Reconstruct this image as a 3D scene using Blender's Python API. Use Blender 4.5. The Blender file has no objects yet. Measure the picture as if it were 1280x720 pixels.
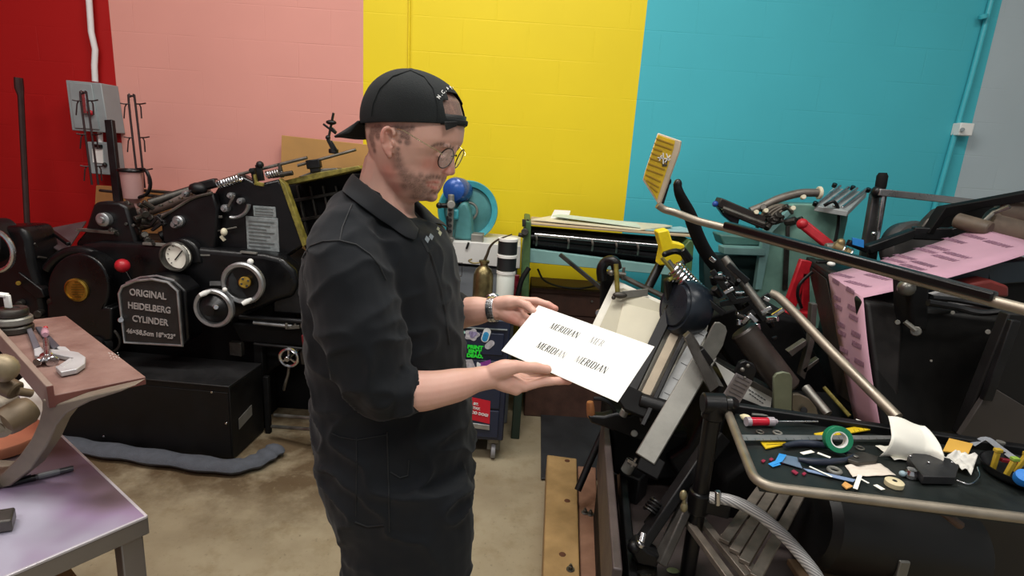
import bpy, bmesh, math, random
from mathutils import Vector, Matrix, noise
V = Vector
random.seed(7)
PI = math.pi
SC = bpy.context.scene
COL = SC.collection
# ---------------------------------------------------------------- camera
FPX = 700.0
PITCH = math.radians(13.4); ROLL = math.radians(3.75); CAMZ = 1.65
CAM = V((0, 0, CAMZ))
_R = V((1, 0, 0)); _U = V((0, math.sin(PITCH), math.cos(PITCH))); CF = V((0, math.cos(PITCH), -math.sin(PITCH)))
CR = _R * math.cos(ROLL) + _U * math.sin(ROLL)
CU = -_R * math.sin(ROLL) + _U * math.cos(ROLL)
def ray(px, py): return CF * FPX + CR * (px - 640) + CU * (360 - py)
def PP(px, py, o, n):
    d = ray(px, py); n = V(n); return CAM + d * ((V(o) - CAM).dot(n) / d.dot(n))
def PY(px, py, Y): return PP(px, py, (0, Y, 0), (0, 1, 0))
def PZ(px, py, Z): return PP(px, py, (0, 0, Z), (0, 0, 1))
def PX_(px, py, X): return PP(px, py, (X, 0, 0), (1, 0, 0))
cam_d = bpy.data.cameras.new('camera'); cam_d.sensor_width = 36; cam_d.lens = FPX / 1280 * 36; cam_d.clip_start = .02
cam_o = bpy.data.objects.new('camera', cam_d); COL.objects.link(cam_o)
_m = Matrix((CR, CU, -CF)).transposed().to_4x4(); _m.translation = CAM; cam_o.matrix_world = _m
SC.camera = cam_o
SC.view_settings.view_transform = 'Standard'; SC.view_settings.look = 'None'; SC.view_settings.gamma = 1; SC.view_settings.use_curve_mapping = False

# ---------------------------------------------------------------- materials
def lin(h):
    if isinstance(h, str):
        h = h.lstrip('#'); c = [int(h[i:i+2], 16) / 255 for i in (0, 2, 4)]
    else: c = list(h)
    return [(x / 12.92 if x <= .04045 else ((x + .055) / 1.055) ** 2.4) for x in c]
_M = {}
def mat(name, col, rough=.5, metal=0., var=.12, scale=8., bump=.0, bscale=60., spec=.5, col2=None, trans=0., alpha=1., coat=0.):
    """procedural material: a base colour broken up by noise, noise-driven roughness and an optional bump"""
    if name in _M: return _M[name]
    m = bpy.data.materials.new(name); m.use_nodes = True; nt = m.node_tree; N = nt.nodes; L = nt.links
    b = N['Principled BSDF']; tc = N.new('ShaderNodeTexCoord')
    nz = N.new('ShaderNodeTexNoise'); nz.inputs['Scale'].default_value = scale; nz.inputs['Detail'].default_value = 5; nz.inputs['Roughness'].default_value = .6
    L.new(tc.outputs['Object'], nz.inputs['Vector'])
    c = lin(col); c2 = lin(col2) if col2 else [x * (1 - var * 1.6) for x in c]; c1 = c if col2 else [min(1, x * (1 + var)) for x in c]
    r = N.new('ShaderNodeValToRGB'); r.color_ramp.elements[0].position = .32; r.color_ramp.elements[1].position = .68
    r.color_ramp.elements[0].color = (*c2, 1); r.color_ramp.elements[1].color = (*c1, 1)
    L.new(nz.outputs['Fac'], r.inputs['Fac']); L.new(r.outputs['Color'], b.inputs['Base Color'])
    mr = N.new('ShaderNodeMapRange'); mr.inputs['From Min'].default_value = .3; mr.inputs['From Max'].default_value = .7
    mr.inputs['To Min'].default_value = max(.02, rough - .1); mr.inputs['To Max'].default_value = min(1, rough + .12)
    L.new(nz.outputs['Fac'], mr.inputs['Value']); L.new(mr.outputs['Result'], b.inputs['Roughness'])
    b.inputs['Metallic'].default_value = metal; b.inputs['Specular IOR Level'].default_value = spec
    if trans: b.inputs['Transmission Weight'].default_value = trans
    if coat: b.inputs['Coat Weight'].default_value = coat; b.inputs['Coat Roughness'].default_value = .15
    if alpha < 1: b.inputs['Alpha'].default_value = alpha
    if bump:
        n2 = N.new('ShaderNodeTexNoise'); n2.inputs['Scale'].default_value = bscale; n2.inputs['Detail'].default_value = 4
        L.new(tc.outputs['Object'], n2.inputs['Vector'])
        bp = N.new('ShaderNodeBump'); bp.inputs['Strength'].default_value = bump; bp.inputs['Distance'].default_value = .004
        L.new(n2.outputs['Fac'], bp.inputs['Height']); L.new(bp.outputs['Normal'], b.inputs['Normal'])
    _M[name] = m; return m
BLK = mat('black_enamel', '#0d0d0f', .33, 0, .3, 5, .15, 30, .38)
BLK2 = mat('black_machined_steel', '#141416', .42, .3, .35, 9, .2, 50)
BLK3 = mat('dull_black_paint', '#0a0a0b', .66, 0, .35, 7, .25, 40, .22)
RUB = mat('black_rubber', '#0e0e0f', .7, 0, .2, 12, .2, 90, .22)
CHR = mat('chrome_steel', '#c9c9cc', .22, 1, .1, 14)
ALU = mat('brushed_aluminium', '#a9abad', .42, .85, .12, 18, .1, 120)
STL = mat('worn_steel', '#77756f', .42, .8, .25, 14, .2, 60)
DST = mat('dark_oily_steel', '#4a4743', .45, .7, .3, 16, .25, 60)
GST = mat('grey_machined_plate', '#8b8a84', .45, .55, .15, 12, .1, 60)
BRS = mat('brass', '#b08d3c', .35, .9, .2, 20)
OLV = mat('worn_olive_paint', '#7e7433', .5, .2, .3, 30, .15, 60)
WHT = mat('white_paint', '#e6e6e2', .5, 0, .04, 6)
CRM = mat('cream_paint', '#d9d2b8', .5, 0, .07, 8)
RED = mat('red_paint', '#b01c28', .4, 0, .15, 20)
TEAL = mat('teal_green_enamel', '#7aa496', .45, 0, .12, 8, .1, 40)
TEAL2 = mat('pale_teal_enamel', '#7aa3a0', .45, 0, .08, 8, .1, 40)
YEL = mat('yellow_plastic', '#e8cf10', .5, 0, .08, 12)
WOODR = mat('dark_reddish_wood', '#54392f', .7, 0, .2, 10, .3, 60)

# ---------------------------------------------------------------- mesh builder
def frame_of(axis):
    a = V(axis).normalized(); t = V((0, 0, 1)) if abs(a.z) < .9 else V((1, 0, 0))
    x = t.cross(a).normalized(); y = a.cross(x); return x, y, a
class MB:
    def __init__(s): s.v = []; s.f = []
    def add(s, vs, fs):
        n = len(s.v); s.v += [V(q) for q in vs]; s.f += [tuple(i + n for i in q) for q in fs]; return s
    def box(s, c, sz, R=None):
        c = V(c); hx, hy, hz = [q / 2 for q in sz]
        vs = [V((x, y, z)) for x in (-hx, hx) for y in (-hy, hy) for z in (-hz, hz)]
        if R is not None: vs = [R @ q for q in vs]
        return s.add([c + q for q in vs], [(0, 1, 3, 2), (4, 6, 7, 5), (0, 4, 5, 1), (2, 3, 7, 6), (0, 2, 6, 4), (1, 5, 7, 3)])
    def bar(s, a, b, w, h, up=(0, 0, 1)):
        """rectangular bar from a to b, w across and h along up"""
        a = V(a); b = V(b); d = (b - a); L = d.length; d.normalize(); u = V(up); x = d.cross(u)
        if x.length < 1e-4: x = d.cross(V((1, 0, 0)))
        x.normalize(); u = x.cross(d)
        return s.box((a + b) / 2, (L, w, h), Matrix((d, x, u)).transposed())
    def prism(s, pts, ext):
        pts = [V(p) for p in pts]; n = len(pts); ext = V(ext)
        vs = pts + [p + ext for p in pts]
        fs = [tuple(range(n))[::-1], tuple(range(n, 2 * n))] + [(i, (i + 1) % n, (i + 1) % n + n, i + n) for i in range(n)]
        return s.add(vs, fs)
    def tube(s, pts, r, n=12, cap=True, closed=False, flat=1.):
        pts = [V(p) for p in pts]; m = len(pts); rs = r if isinstance(r, (list, tuple)) else [r] * m
        vs = []; fs = []; x = None
        for i, p in enumerate(pts):
            if closed: t = pts[(i + 1) % m] - pts[i - 1]
            else: t = pts[min(i + 1, m - 1)] - pts[max(i - 1, 0)]
            t.normalize()
            if x is None: x, y, _ = frame_of(t)
            else:
                x = (x - t * x.dot(t)).normalized(); y = t.cross(x)
            for k in range(n):
                a = 2 * PI * k / n; vs.append(p + (x * math.cos(a) + y * math.sin(a) * flat) * rs[i])
        rr = m if closed else m - 1
        for i in range(rr):
            for k in range(n):
                j = (i + 1) % m; fs.append((i * n + k, i * n + (k + 1) % n, j * n + (k + 1) % n, j * n + k))
        if cap and not closed: fs += [tuple(range(n))[::-1], tuple((m - 1) * n + k for k in range(n))]
        return s.add(vs, fs)
    def lathe(s, prof, o, axis, n=28, closed_ring=False):
        """prof: (radius, height along axis) pairs"""
        x, y, a = frame_of(axis); o = V(o); vs = []; fs = []; m = len(prof)
        for (r, h) in prof:
            for k in range(n):
                t = 2 * PI * k / n; vs.append(o + a * h + (x * math.cos(t) + y * math.sin(t)) * max(r, 1e-5))
        for i in range(m if closed_ring else m - 1):
            j = (i + 1) % m
            for k in range(n): fs.append((i * n + k, i * n + (k + 1) % n, j * n + (k + 1) % n, j * n + k))
        if not closed_ring: fs += [tuple(range(n))[::-1], tuple((m - 1) * n + k for k in range(n))]
        return s.add(vs, fs)
    def cyl(s, a, b, r, n=20):
        a = V(a); b = V(b); L = (b - a).length; e = min(r * .15, L * .2)
        return s.lathe([(r - e, 0), (r, e), (r, L - e), (r - e, L)], a, b - a, n)
    def ring(s, o, axis, R, r, n=32, k=8):
        x, y, a = frame_of(axis); o = V(o)
        return s.tube([o + (x * math.cos(2 * PI * i / n) + y * math.sin(2 * PI * i / n)) * R for i in range(n)], r, k, closed=True)
    def ell(s, c, r, R=None, n=16):
        c = V(c); r = (r, r, r) if isinstance(r, (int, float)) else r; vs = []; fs = []
        h = n // 2
        for i in range(h + 1):
            for k in range(n):
                th = PI * (i + .0) / h; ph = 2 * PI * k / n; sth = max(math.sin(th), 1e-4)
                q = V((r[0] * sth * math.cos(ph), r[1] * sth * math.sin(ph), r[2] * math.cos(th)))
                vs.append(c + (R @ q if R is not None else q))
        for i in range(h):
            for k in range(n): fs.append((i * n + k, (i + 1) * n + k, (i + 1) * n + (k + 1) % n, i * n + (k + 1) % n))
        return s.add(vs, fs)
    def coil(s, a, b, R, r, turns, n=10, k=6):
        a = V(a); b = V(b); x, y, ax = frame_of(b - a); m = int(turns * n)
        return s.tube([a + (b - a) * (i / m) + (x * math.cos(2 * PI * i / n) + y * math.sin(2 * PI * i / n)) * R for i in range(m + 1)], r, k)
    def build(s, name, m, parent=None, bevel=0., smooth=True, kind=None, ang=40, seg=2):
        me = bpy.data.meshes.new(name)
        if parent is not None: o0 = V(parent['_o'])
        else:
            xs = [q.x for q in s.v]; ys = [q.y for q in s.v]; zs = [q.z for q in s.v]
            o0 = V(((min(xs) + max(xs)) / 2, (min(ys) + max(ys)) / 2, min(zs)))
        me.from_pydata([tuple(q - o0) for q in s.v], [], s.f); me.update()
        bm = bmesh.new(); bm.from_mesh(me); bmesh.ops.remove_doubles(bm, verts=bm.verts, dist=1e-5)
        bmesh.ops.recalc_face_normals(bm, faces=bm.faces); bm.to_mesh(me); bm.free()
        me.materials.append(m)
        o = bpy.data.objects.new(name, me); COL.objects.link(o); o['_o'] = tuple(o0)
        if parent is not None: o.parent = parent
        else: o.location = o0
        if smooth:
            for p in me.polygons: p.use_smooth = True
            me.set_sharp_from_angle(angle=math.radians(ang))
        if bevel:
            bv = o.modifiers.new('bevel', 'BEVEL'); bv.width = bevel; bv.segments = seg; bv.limit_method = 'ANGLE'; bv.angle_limit = math.radians(35); bv.harden_normals = False
        if kind: o['kind'] = kind
        return o
def build_each(b, name, m, parent=None, **k):
    """one object for each separate piece"""
    n = len(b.v); p = list(range(n))
    def f(i):
        while p[i] != i: p[i] = p[p[i]]; i = p[i]
        return i
    for q in b.f:
        for j in q[1:]: p[f(j)] = f(q[0])
    g_ = {}
    for q in b.f: g_.setdefault(f(q[0]), []).append(q)
    out = []
    for fs in g_.values():
        ids = sorted({i for q in fs for i in q}); mp = {i: j for j, i in enumerate(ids)}
        c = MB(); c.v = [b.v[i] for i in ids]; c.f = [tuple(mp[i] for i in q) for q in fs]; out.append(c.build(name, m, parent, **k))
    return out
def thing(name, label, cat, loc, group=None):
    o = bpy.data.objects.new(name, None); COL.objects.link(o); o.location = loc; o['_o'] = tuple(loc)
    o['label'] = label; o['category'] = cat; o.empty_display_size = .05
    if group: o['group'] = group
    return o
def tag(o, label, cat, group=None, kind=None):
    o['label'] = label; o['category'] = cat
    if group: o['group'] = group
    if kind: o['kind'] = kind
    return o
def plate(px, Y, th): return MB().prism([PY(x, y, Y) for x, y in px], (0, th, 0))
def pp(px, Y): return [PY(x, y, Y) for x, y in px]
def arc(cx, cy, r, a0, a1, n=10, ry=None):
    ry = ry or r
    return [(cx + r * math.cos(math.radians(a0 + (a1 - a0) * i / n)), cy - ry * math.sin(math.radians(a0 + (a1 - a0) * i / n))) for i in range(n + 1)]
def mm(px, Y):  # metres per pixel at depth Y near mid-frame
    return px * Y / FPX
def rpx(cx, cy, r, Y): return (PY(cx + r, cy, Y) - PY(cx - r, cy, Y)).length / 2
def spline(pts, n=8):
    """Catmull-Rom through 3-D points"""
    P = [V(p) for p in pts]; P = [2 * P[0] - P[1]] + P + [2 * P[-1] - P[-2]]; out = []
    for i in range(1, len(P) - 2):
        for k in range(n):
            t = k / n; a, b, c, d = P[i-1:i+3]
            out.append(.5 * ((2 * b) + (c - a) * t + (2 * a - 5 * b + 4 * c - d) * t * t + (3 * b - a - 3 * c + d) * t ** 3))
    return out + [P[-2]]
def text(name, body, size, o, ux, uy, m, parent, depth=.0006, shear=0., bold=0., align='CENTER', sx=1., space=1., lift=.0005):
    """raised lettering on the plane through o spanned by ux (reading direction) and uy (up)"""
    cu = bpy.data.curves.new(name, 'FONT'); cu.body = body; cu.size = size; cu.extrude = depth; cu.align_x = align; cu.align_y = 'CENTER'
    cu.shear = shear; cu.offset = bold; cu.space_character = space; cu.resolution_u = 3
    t = bpy.data.objects.new(name, cu); COL.objects.link(t); bpy.context.view_layer.update()
    me0 = t.evaluated_get(bpy.context.evaluated_depsgraph_get()).to_mesh()
    ux = V(ux).normalized(); uy = V(uy); uy = (uy - ux * uy.dot(ux)).normalized(); uz = ux.cross(uy)
    b = MB(); b.v = [V(o) + ux * q.co.x * sx + uy * q.co.y + uz * (q.co.z + lift + depth) for q in me0.vertices]; b.f = [tuple(p.vertices) for p in me0.polygons]
    COL.objects.unlink(t); bpy.data.objects.remove(t)
    return b.build(name, m, parent, smooth=False)
# ================================================================ the room
YW = 3.7; XL = -4.6; XR = 5.2; YB = -2.6; ZC = 4.3
def painted_wall():
    m = bpy.data.materials.new('painted_block_wall'); m.use_nodes = True; nt = m.node_tree; N = nt.nodes; L = nt.links; b = N['Principled BSDF']
    tc = N.new('ShaderNodeTexCoord'); sp = N.new('ShaderNodeSeparateXYZ'); L.new(tc.outputs['Object'], sp.inputs[0])
    mr = N.new('ShaderNodeMapRange'); mr.inputs['From Min'].default_value = -5; mr.inputs['From Max'].default_value = 5; L.new(sp.outputs['X'], mr.inputs['Value'])
    cr = N.new('ShaderNodeValToRGB'); cr.color_ramp.interpolation = 'CONSTANT'; L.new(mr.outputs['Result'], cr.inputs['Fac'])
    stops = [(0, '#a31717'), (-2.603, '#d6978c'), (-1.026, '#e5cd20'), (.675, '#48b4c2'), (2.796, '#aebcc2')]
    e = cr.color_ramp.elements
    while len(e) > 1: e.remove(e[-1])
    e[0].position = 0; e[0].color = (*lin(stops[0][1]), 1)
    for x, c in stops[1:]: q = e.new((x + 5) / 10); q.color = (*lin(c), 1)
    nz = N.new('ShaderNodeTexNoise'); nz.inputs['Scale'].default_value = 1.6; nz.inputs['Detail'].default_value = 6; L.new(tc.outputs['Object'], nz.inputs['Vector'])
    hs = N.new('ShaderNodeHueSaturation'); m2 = N.new('ShaderNodeMapRange'); m2.inputs['To Min'].default_value = .9; m2.inputs['To Max'].default_value = 1.08
    L.new(nz.outputs['Fac'], m2.inputs['Value']); L.new(m2.outputs['Result'], hs.inputs['Value']); L.new(cr.outputs['Color'], hs.inputs['Color']); L.new(hs.outputs['Color'], b.inputs['Base Color'])
    # blocks: mortar joints as bump, filled in by thick paint in places
    cb = N.new('ShaderNodeCombineXYZ'); L.new(sp.outputs['X'], cb.inputs[0]); L.new(sp.outputs['Z'], cb.inputs[1])
    br = N.new('ShaderNodeTexBrick'); br.inputs['Scale'].default_value = 1; br.inputs['Brick Width'].default_value = .406; br.inputs['Row Height'].default_value = .203
    br.inputs['Mortar Size'].default_value = .004; br.inputs['Mortar Smooth'].default_value = .6; L.new(cb.outputs[0], br.inputs['Vector'])
    n3 = N.new('ShaderNodeTexNoise'); n3.inputs['Scale'].default_value = 2.7; L.new(tc.outputs['Object'], n3.inputs['Vector'])
    rp = N.new('ShaderNodeMapRange'); rp.inputs['From Min'].default_value = .42; rp.inputs['From Max'].default_value = .66; L.new(n3.outputs['Fac'], rp.inputs['Value'])
    mu = N.new('ShaderNodeMath'); mu.operation = 'MULTIPLY'; L.new(br.outputs['Fac'], mu.inputs[0]); L.new(rp.outputs['Result'], mu.inputs[1])
    n4 = N.new('ShaderNodeTexNoise'); n4.inputs['Scale'].default_value = 45; n4.inputs['Detail'].default_value = 6; L.new(tc.outputs['Object'], n4.inputs['Vector'])
    ml = N.new('ShaderNodeMath'); ml.operation = 'MULTIPLY_ADD'; ml.inputs[1].default_value = .06; L.new(n4.outputs['Fac'], ml.inputs[0])
    iv = N.new('ShaderNodeMath'); iv.operation = 'MULTIPLY'; iv.inputs[1].default_value = -1; L.new(mu.outputs[0], iv.inputs[0]); L.new(iv.outputs[0], ml.inputs[2])
    bp = N.new('ShaderNodeBump'); bp.inputs['Strength'].default_value = .35; bp.inputs['Distance'].default_value = .004; L.new(ml.outputs[0], bp.inputs['Height']); L.new(bp.outputs['Normal'], b.inputs['Normal'])
    b.inputs['Roughness'].default_value = .5; b.inputs['Specular IOR Level'].default_value = .3
    return m
def floor_mat():
    m = bpy.data.materials.new('stained_concrete'); m.use_nodes = True; nt = m.node_tree; N = nt.nodes; L = nt.links; b = N['Principled BSDF']
    tc = N.new('ShaderNodeTexCoord')
    def nz(sc, d=6, r=.6):
        n = N.new('ShaderNodeTexNoise'); n.inputs['Scale'].default_value = sc; n.inputs['Detail'].default_value = d; n.inputs['Roughness'].default_value = r; L.new(tc.outputs['Object'], n.inputs['Vector']); return n
    def mixc(a, c, f):
        x = N.new('ShaderNodeMix'); x.data_type = 'RGBA'; L.new(f, x.inputs[0])
        for i, q in ((6, a), (7, c)):
            if isinstance(q, str): x.inputs[i].default_value = (*lin(q), 1)
            else: L.new(q, x.inputs[i])
        return x.outputs[2]
    def rng(o, a, c):
        r = N.new('ShaderNodeMapRange'); r.inputs['From Min'].default_value = a; r.inputs['From Max'].default_value = c; L.new(o, r.inputs['Value']); return r.outputs['Result']
    n1 = nz(1.7); n2 = nz(6, 8, .7); n3 = nz(40, 3)
    c = mixc('#8e8169', '#a3987f', rng(n1.outputs['Fac'], .35, .65))
    c = mixc(c, '#85765a', rng(n2.outputs['Fac'], .5, .75))
    # oil stains in the stretch of floor in front of the press
    sp = N.new('ShaderNodeSeparateXYZ'); L.new(tc.outputs['Object'], sp.inputs[0])
    ny = rng(sp.outputs['Y'], 1.9, 2.45)
    nx = rng(sp.outputs['X'], -.35, -.8)
    mu = N.new('ShaderNodeMath'); mu.operation = 'MULTIPLY'; L.new(ny, mu.inputs[0]); L.new(nx, mu.inputs[1])
    mv = N.new('ShaderNodeMath'); mv.operation = 'MULTIPLY'; L.new(mu.outputs[0], mv.inputs[0]); L.new(rng(nz(2.6, 7, .65).outputs['Fac'], .38, .56), mv.inputs[1])
    mw = N.new('ShaderNodeMath'); mw.operation = 'MULTIPLY'; mw.inputs[1].default_value = .9; L.new(mv.outputs[0], mw.inputs[0])
    c = mixc(c, '#54432f', mw.outputs[0])
    c = mixc(c, '#7d725c', rng(n3.outputs['Fac'], .62, .75))
    L.new(c, b.inputs['Base Color']); b.inputs['Roughness'].default_value = .5; b.inputs['Specular IOR Level'].default_value = .35
    bp = N.new('ShaderNodeBump'); bp.inputs['Strength'].default_value = .15; bp.inputs['Distance'].default_value = .003; L.new(n2.outputs['Fac'], bp.inputs['Height']); L.new(bp.outputs['Normal'], b.inputs['Normal'])
    return m
MW = painted_wall()
def struct(name, c, sz, m):
    o = MB().box((0, 0, 0), sz).build(name, m, None, smooth=False); me = o.data; z0 = min(v.co.z for v in me.vertices)
    for v in me.vertices: v.co.z += -z0 - sz[2] / 2
    o.location = (0, 0, 0)
    for v in me.vertices: v.co += V(c)
    o['kind'] = 'structure'; return o
struct('floor', ((XL + XR) / 2, (YW + YB) / 2, -.1), (XR - XL + .4, YW - YB + .4, .2), floor_mat())
struct('wall_back', ((XL + XR) / 2, YW + .1, ZC / 2), (XR - XL, .2, ZC), MW)
WPL = mat('white_wall_paint', '#c3cace', .6, 0, .03, 3)
struct('wall_right', (XR + .1, (YW + YB) / 2, ZC / 2), (.2, YW - YB, ZC), WPL)
struct('wall_left', (XL - .1, (YW + YB) / 2, ZC / 2), (.2, YW - YB, ZC), mat('red_wall_paint', '#a31717', .55, 0, .05, 3))
struct('ceiling', ((XL + XR) / 2, (YW + YB) / 2, ZC + .1), (XR - XL, YW - YB, .2), WPL)
# ceiling strip lights
def emis(name, col, s):
    m = bpy.data.materials.new(name); m.use_nodes = True; b = m.node_tree.nodes['Principled BSDF']; b.inputs['Emission Color'].default_value = (*lin(col), 1); b.inputs['Emission Strength'].default_value = s; b.inputs['Base Color'].default_value = (.8, .8, .8, 1); return m
EM = emis('lamp_diffuser', '#fff6ea', 3)
def lamp(x, y, p, lx=1.5, ly=.5, lab='x'):
    t = thing('ceiling_light', lab, 'ceiling light', (x, y, ZC - .13), 'strip lights on the ceiling')
    MB().box((x, y, ZC - .05), (lx + .06, ly + .06, .1)).build('housing', WHT, t, .005)
    MB().box((x, y, ZC - .11), (lx, ly, .03)).build('diffuser', EM, t, .005)
    l = bpy.data.lights.new('strip_light', 'AREA'); l.shape = 'RECTANGLE'; l.size = lx; l.size_y = ly; l.energy = p; l.color = (1, .965, .92)
    o = bpy.data.objects.new('strip_light', l); COL.objects.link(o); o.location = (x, y, ZC - .14)
for x, y, p, lab in ((-2.2, 1.5, 70, 'white strip light on the ceiling above the black cylinder press'), (-.1, 1.8, 105, 'white strip light on the ceiling in front of the yellow wall'), (2.2, 1.2, 28, 'white strip light on the ceiling above the right hand press'),
                     (-1.2, -.9, 70, 'white strip light on the ceiling behind the camera, left'), (1.3, -.9, 60, 'white strip light on the ceiling behind the camera, right')):
    lamp(x, y, p, lab=lab)
w = bpy.data.worlds.new('world'); SC.world = w; w.use_nodes = True; w.node_tree.nodes['Background'].inputs[0].default_value = (.93, .97, 1, 1); w.node_tree.nodes['Background'].inputs[1].default_value = .5
SC.view_settings.exposure = -.5
# ---- things on the wall
PIPEW = mat('white_conduit', '#d9d6d6', .5, 0, .05)
t = thing('electrical_panel', 'large grey electrical box high on the red wall, under the white conduit', 'electrical box', PY(108, 165, 3.55))
GRYE = mat('grey_enamel_box', '#8d9698', .5, .1, .06, 6)
pan = pp([(82, 100), (126, 104), (136, 166), (90, 163)], 3.55)
MB().prism(pan, (0, .15, 0)).build('enclosure', GRYE, t, .004)
MB().prism(pp([(86, 103), (114, 105), (124, 162), (93, 160)], 3.543), (0, .02, 0)).build('door', GRYE, t, .003)
a = PY(105, 114, 3.535); b = PY(107, 142, 3.535)
MB().bar(a, b, .03, .02, (0, 1, 0)).build('handle', CHR, t, .003); MB().ell(PY(113, 141, 3.53), .016).build('handle_knob', RED, t)
t = thing('disconnect_switch', 'small grey disconnect box with a white paper label below the large one', 'electrical box', PY(125, 200, 3.58))
MB().prism(pp([(107, 177), (136, 178), (141, 219), (113, 217)], 3.58), (0, .12, 0)).build('enclosure', GRYE, t, .004)
MB().prism(pp([(115, 186), (128, 187), (129, 204), (116, 203)], 3.575), (0, .006, 0)).build('paper_label', WHT, t)
MB().ell(PY(131, 206, 3.575), .014).build('knob', BLK, t); MB().bar(PY(118, 182, 3.57), PY(127, 183, 3.57), .02, .02, (0, 1, 0)).build('switch_lever', BLK, t, .002)
MB().tube([PY(x, y, 3.66) for x, y in ((100, -400), (109, -30), (112, 10), (114, 40), (119, 62), (118, 82), (119, 102))], .017).build('conduit_pipe', PIPEW)
tag(bpy.context.scene.objects['conduit_pipe'], 'white conduit pipe running down the red wall into the grey box', 'pipe')
tag(MB().tube([PY(125, 165, 3.6), PY(126, 180, 3.6)], .014).build('conduit_pipe', PIPEW), 'short conduit pipe between the two grey electrical boxes', 'pipe')
t = thing('wall_conduit', 'cyan painted conduit running up the wall beside the white painted part', 'pipe', PY(1188, 200, 3.68))
MB().tube([PY(x, y, 3.68) for x, y in ((1330, -330), (1249, -30), (1239, 2), (1228, 45), (1212, 105), (1186, 195), (1168, 260), (1140, 360))], .016).build('pipe', mat('cyan_pipe_paint', '#3fb2c0', .4, 0, .04), t)
MB().cyl(PY(1229, 18, 3.66), PY(1229, 24, 3.66), .024).build('coupling', _M['cyan_pipe_paint'], t)
t = thing('wall_outlet', 'small white outlet box where the cyan paint meets the white paint', 'outlet', PY(1203, 162, 3.66))
MB().box(PY(1203, 162, 3.665), (.085, .07, .075)).build('outlet_box', WHT, t, .005); MB().cyl(PY(1203, 162, 3.628), PY(1203, 162, 3.61), .012).build('socket', GRYE, t)
tag(MB().tube([PY(x, y, 3.685) for x, y in ((520, -400), (512, -20), (511, 60), (510, 160), (505, 420))], .006).build('wall_cable', YEL), 'thin yellow painted cable running up the yellow wall', 'cable')
# ================================================================ cylinder press on the left
def dy(o, d): return V(o) + V((0, d, 0))
YF = 2.95
P = thing('cylinder_press', 'big black cylinder printing press with nameplate, dials and handwheels in front of the pink wall', 'printing press', V((-1.75, 3.15, 0)))
# body castings
MB().prism(pp([(-160, 330), (-60, 318), (40, 330), (78, 330), (110, 306), (205, 308), (330, 322), (366, 350), (372, 440), (330, 470), (330, 545), (60, 535), (-160, 520)], YF + .1), (0, .5, 0)).build('machine_bed', BLK3, P, .02)
MB().prism(pp([(76, 336), (84, 318), (102, 305), (125, 301), (205, 305), (222, 303), (238, 309), (330, 317), (352, 322), (368, 338), (373, 356), (366, 372), (344, 378), (300, 400), (150, 400), (80, 380)], YF), (0, .12, 0)).build('upper_casing', BLK, P, .03, seg=4)
MB().prism(pp([(237, 303), (267, 242), (272, 234), (300, 218), (322, 230), (348, 224), (353, 231), (380, 306), (358, 322), (300, 318)], YF + .1), (0, .07, 0)).build('side_frame', BLK, P, .012)
MB().prism(pp([(204, 308), (200, 272), (240, 248), (266, 241), (272, 262), (268, 318)], YF + .04), (0, .05, 0)).build('side_frame', BLK, P, .01)
MB().tube([dy(q, -.004) for q in spline(pp([(201, 273), (222, 259), (243, 247), (266, 241)], YF + .04), 4)], .008, 6).build('frame_edge', STL, P)
MB().prism(pp([(94, 303), (105, 290), (116, 256), (121, 252), (148, 253), (158, 258), (170, 300), (172, 312), (96, 314)], YF + .03), (0, .08, 0)).build('side_frame', BLK, P, .015)
MB().prism(pp([(94, 286), (143, 289), (142, 293), (94, 289)], YF + .0), (0, .04, 0)).build('guide_rail', STL, P, .002)
MB().prism(pp([(348, 223), (356, 230), (383, 306), (378, 309)], YF + .09), (0, .05, 0)).build('frame_edge', OLV, P, .003)
# far frame, dark interior of the feeder and its olive top rail
MB().prism(pp([(356, 232), (440, 213), (470, 216), (470, 330), (384, 320)], YF + .42), (0, .14, 0)).build('feeder_housing', BLK3, P, .01)
MB().prism(pp([(354, 226), (400, 215), (448, 207), (452, 211), (405, 222), (358, 232)], YF + .2), (0, .3, 0)).build('top_rail', OLV, P, .004)
MB().prism(pp([(372, 221), (398, 211), (420, 210), (424, 213), (392, 222)], YF + .3), (0, .1, 0)).build('rail_cover', STL, P, .004)
sl = MB()
for x in (372, 388, 404, 420, 436): sl.bar(PY(x, 232, YF + .39), PY(x + 14, 300, YF + .39), .012, .03, (0, 1, 0))
sl.bar(PY(362, 252, YF + .38), PY(450, 236, YF + .38), .02, .02); sl.bar(PY(370, 276, YF + .38), PY(450, 262, YF + .38), .02, .02)
build_each(sl, 'feeder_bar', DST, P, bevel=.003)
# ink rollers lying back into the machine
for (a, b, r, m) in (((172, 268), (262, 236), .032, mat('brown_roller_rubber', '#57463f', .5, 0, .2, 14, .1)), ((176, 282), (258, 254), .03, _M['brown_roller_rubber']), ((186, 254), (250, 234), .024, DST), ((200, 296), (262, 272), .028, BLK2)):
    MB().cyl(PY(*a, YF + .16), PY(*b, YF + .3), r).build('ink_roller', m, P)
for a, b in (((125, 238), (240, 250)), ((150, 236), (232, 242))): MB().tube([PY(*a, YF + .5), PY(*b, YF + .3)], .009, 8).build('tie_rod', DST, P)
b = MB()
for i in range(7):
    x = 176 + i * 12.5; y = 266 - i * 4.6; b.box(PY(x, y, YF + .12), (.018, .02, .012))
build_each(b, 'roller_clip', STL, P, bevel=.002)
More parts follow.
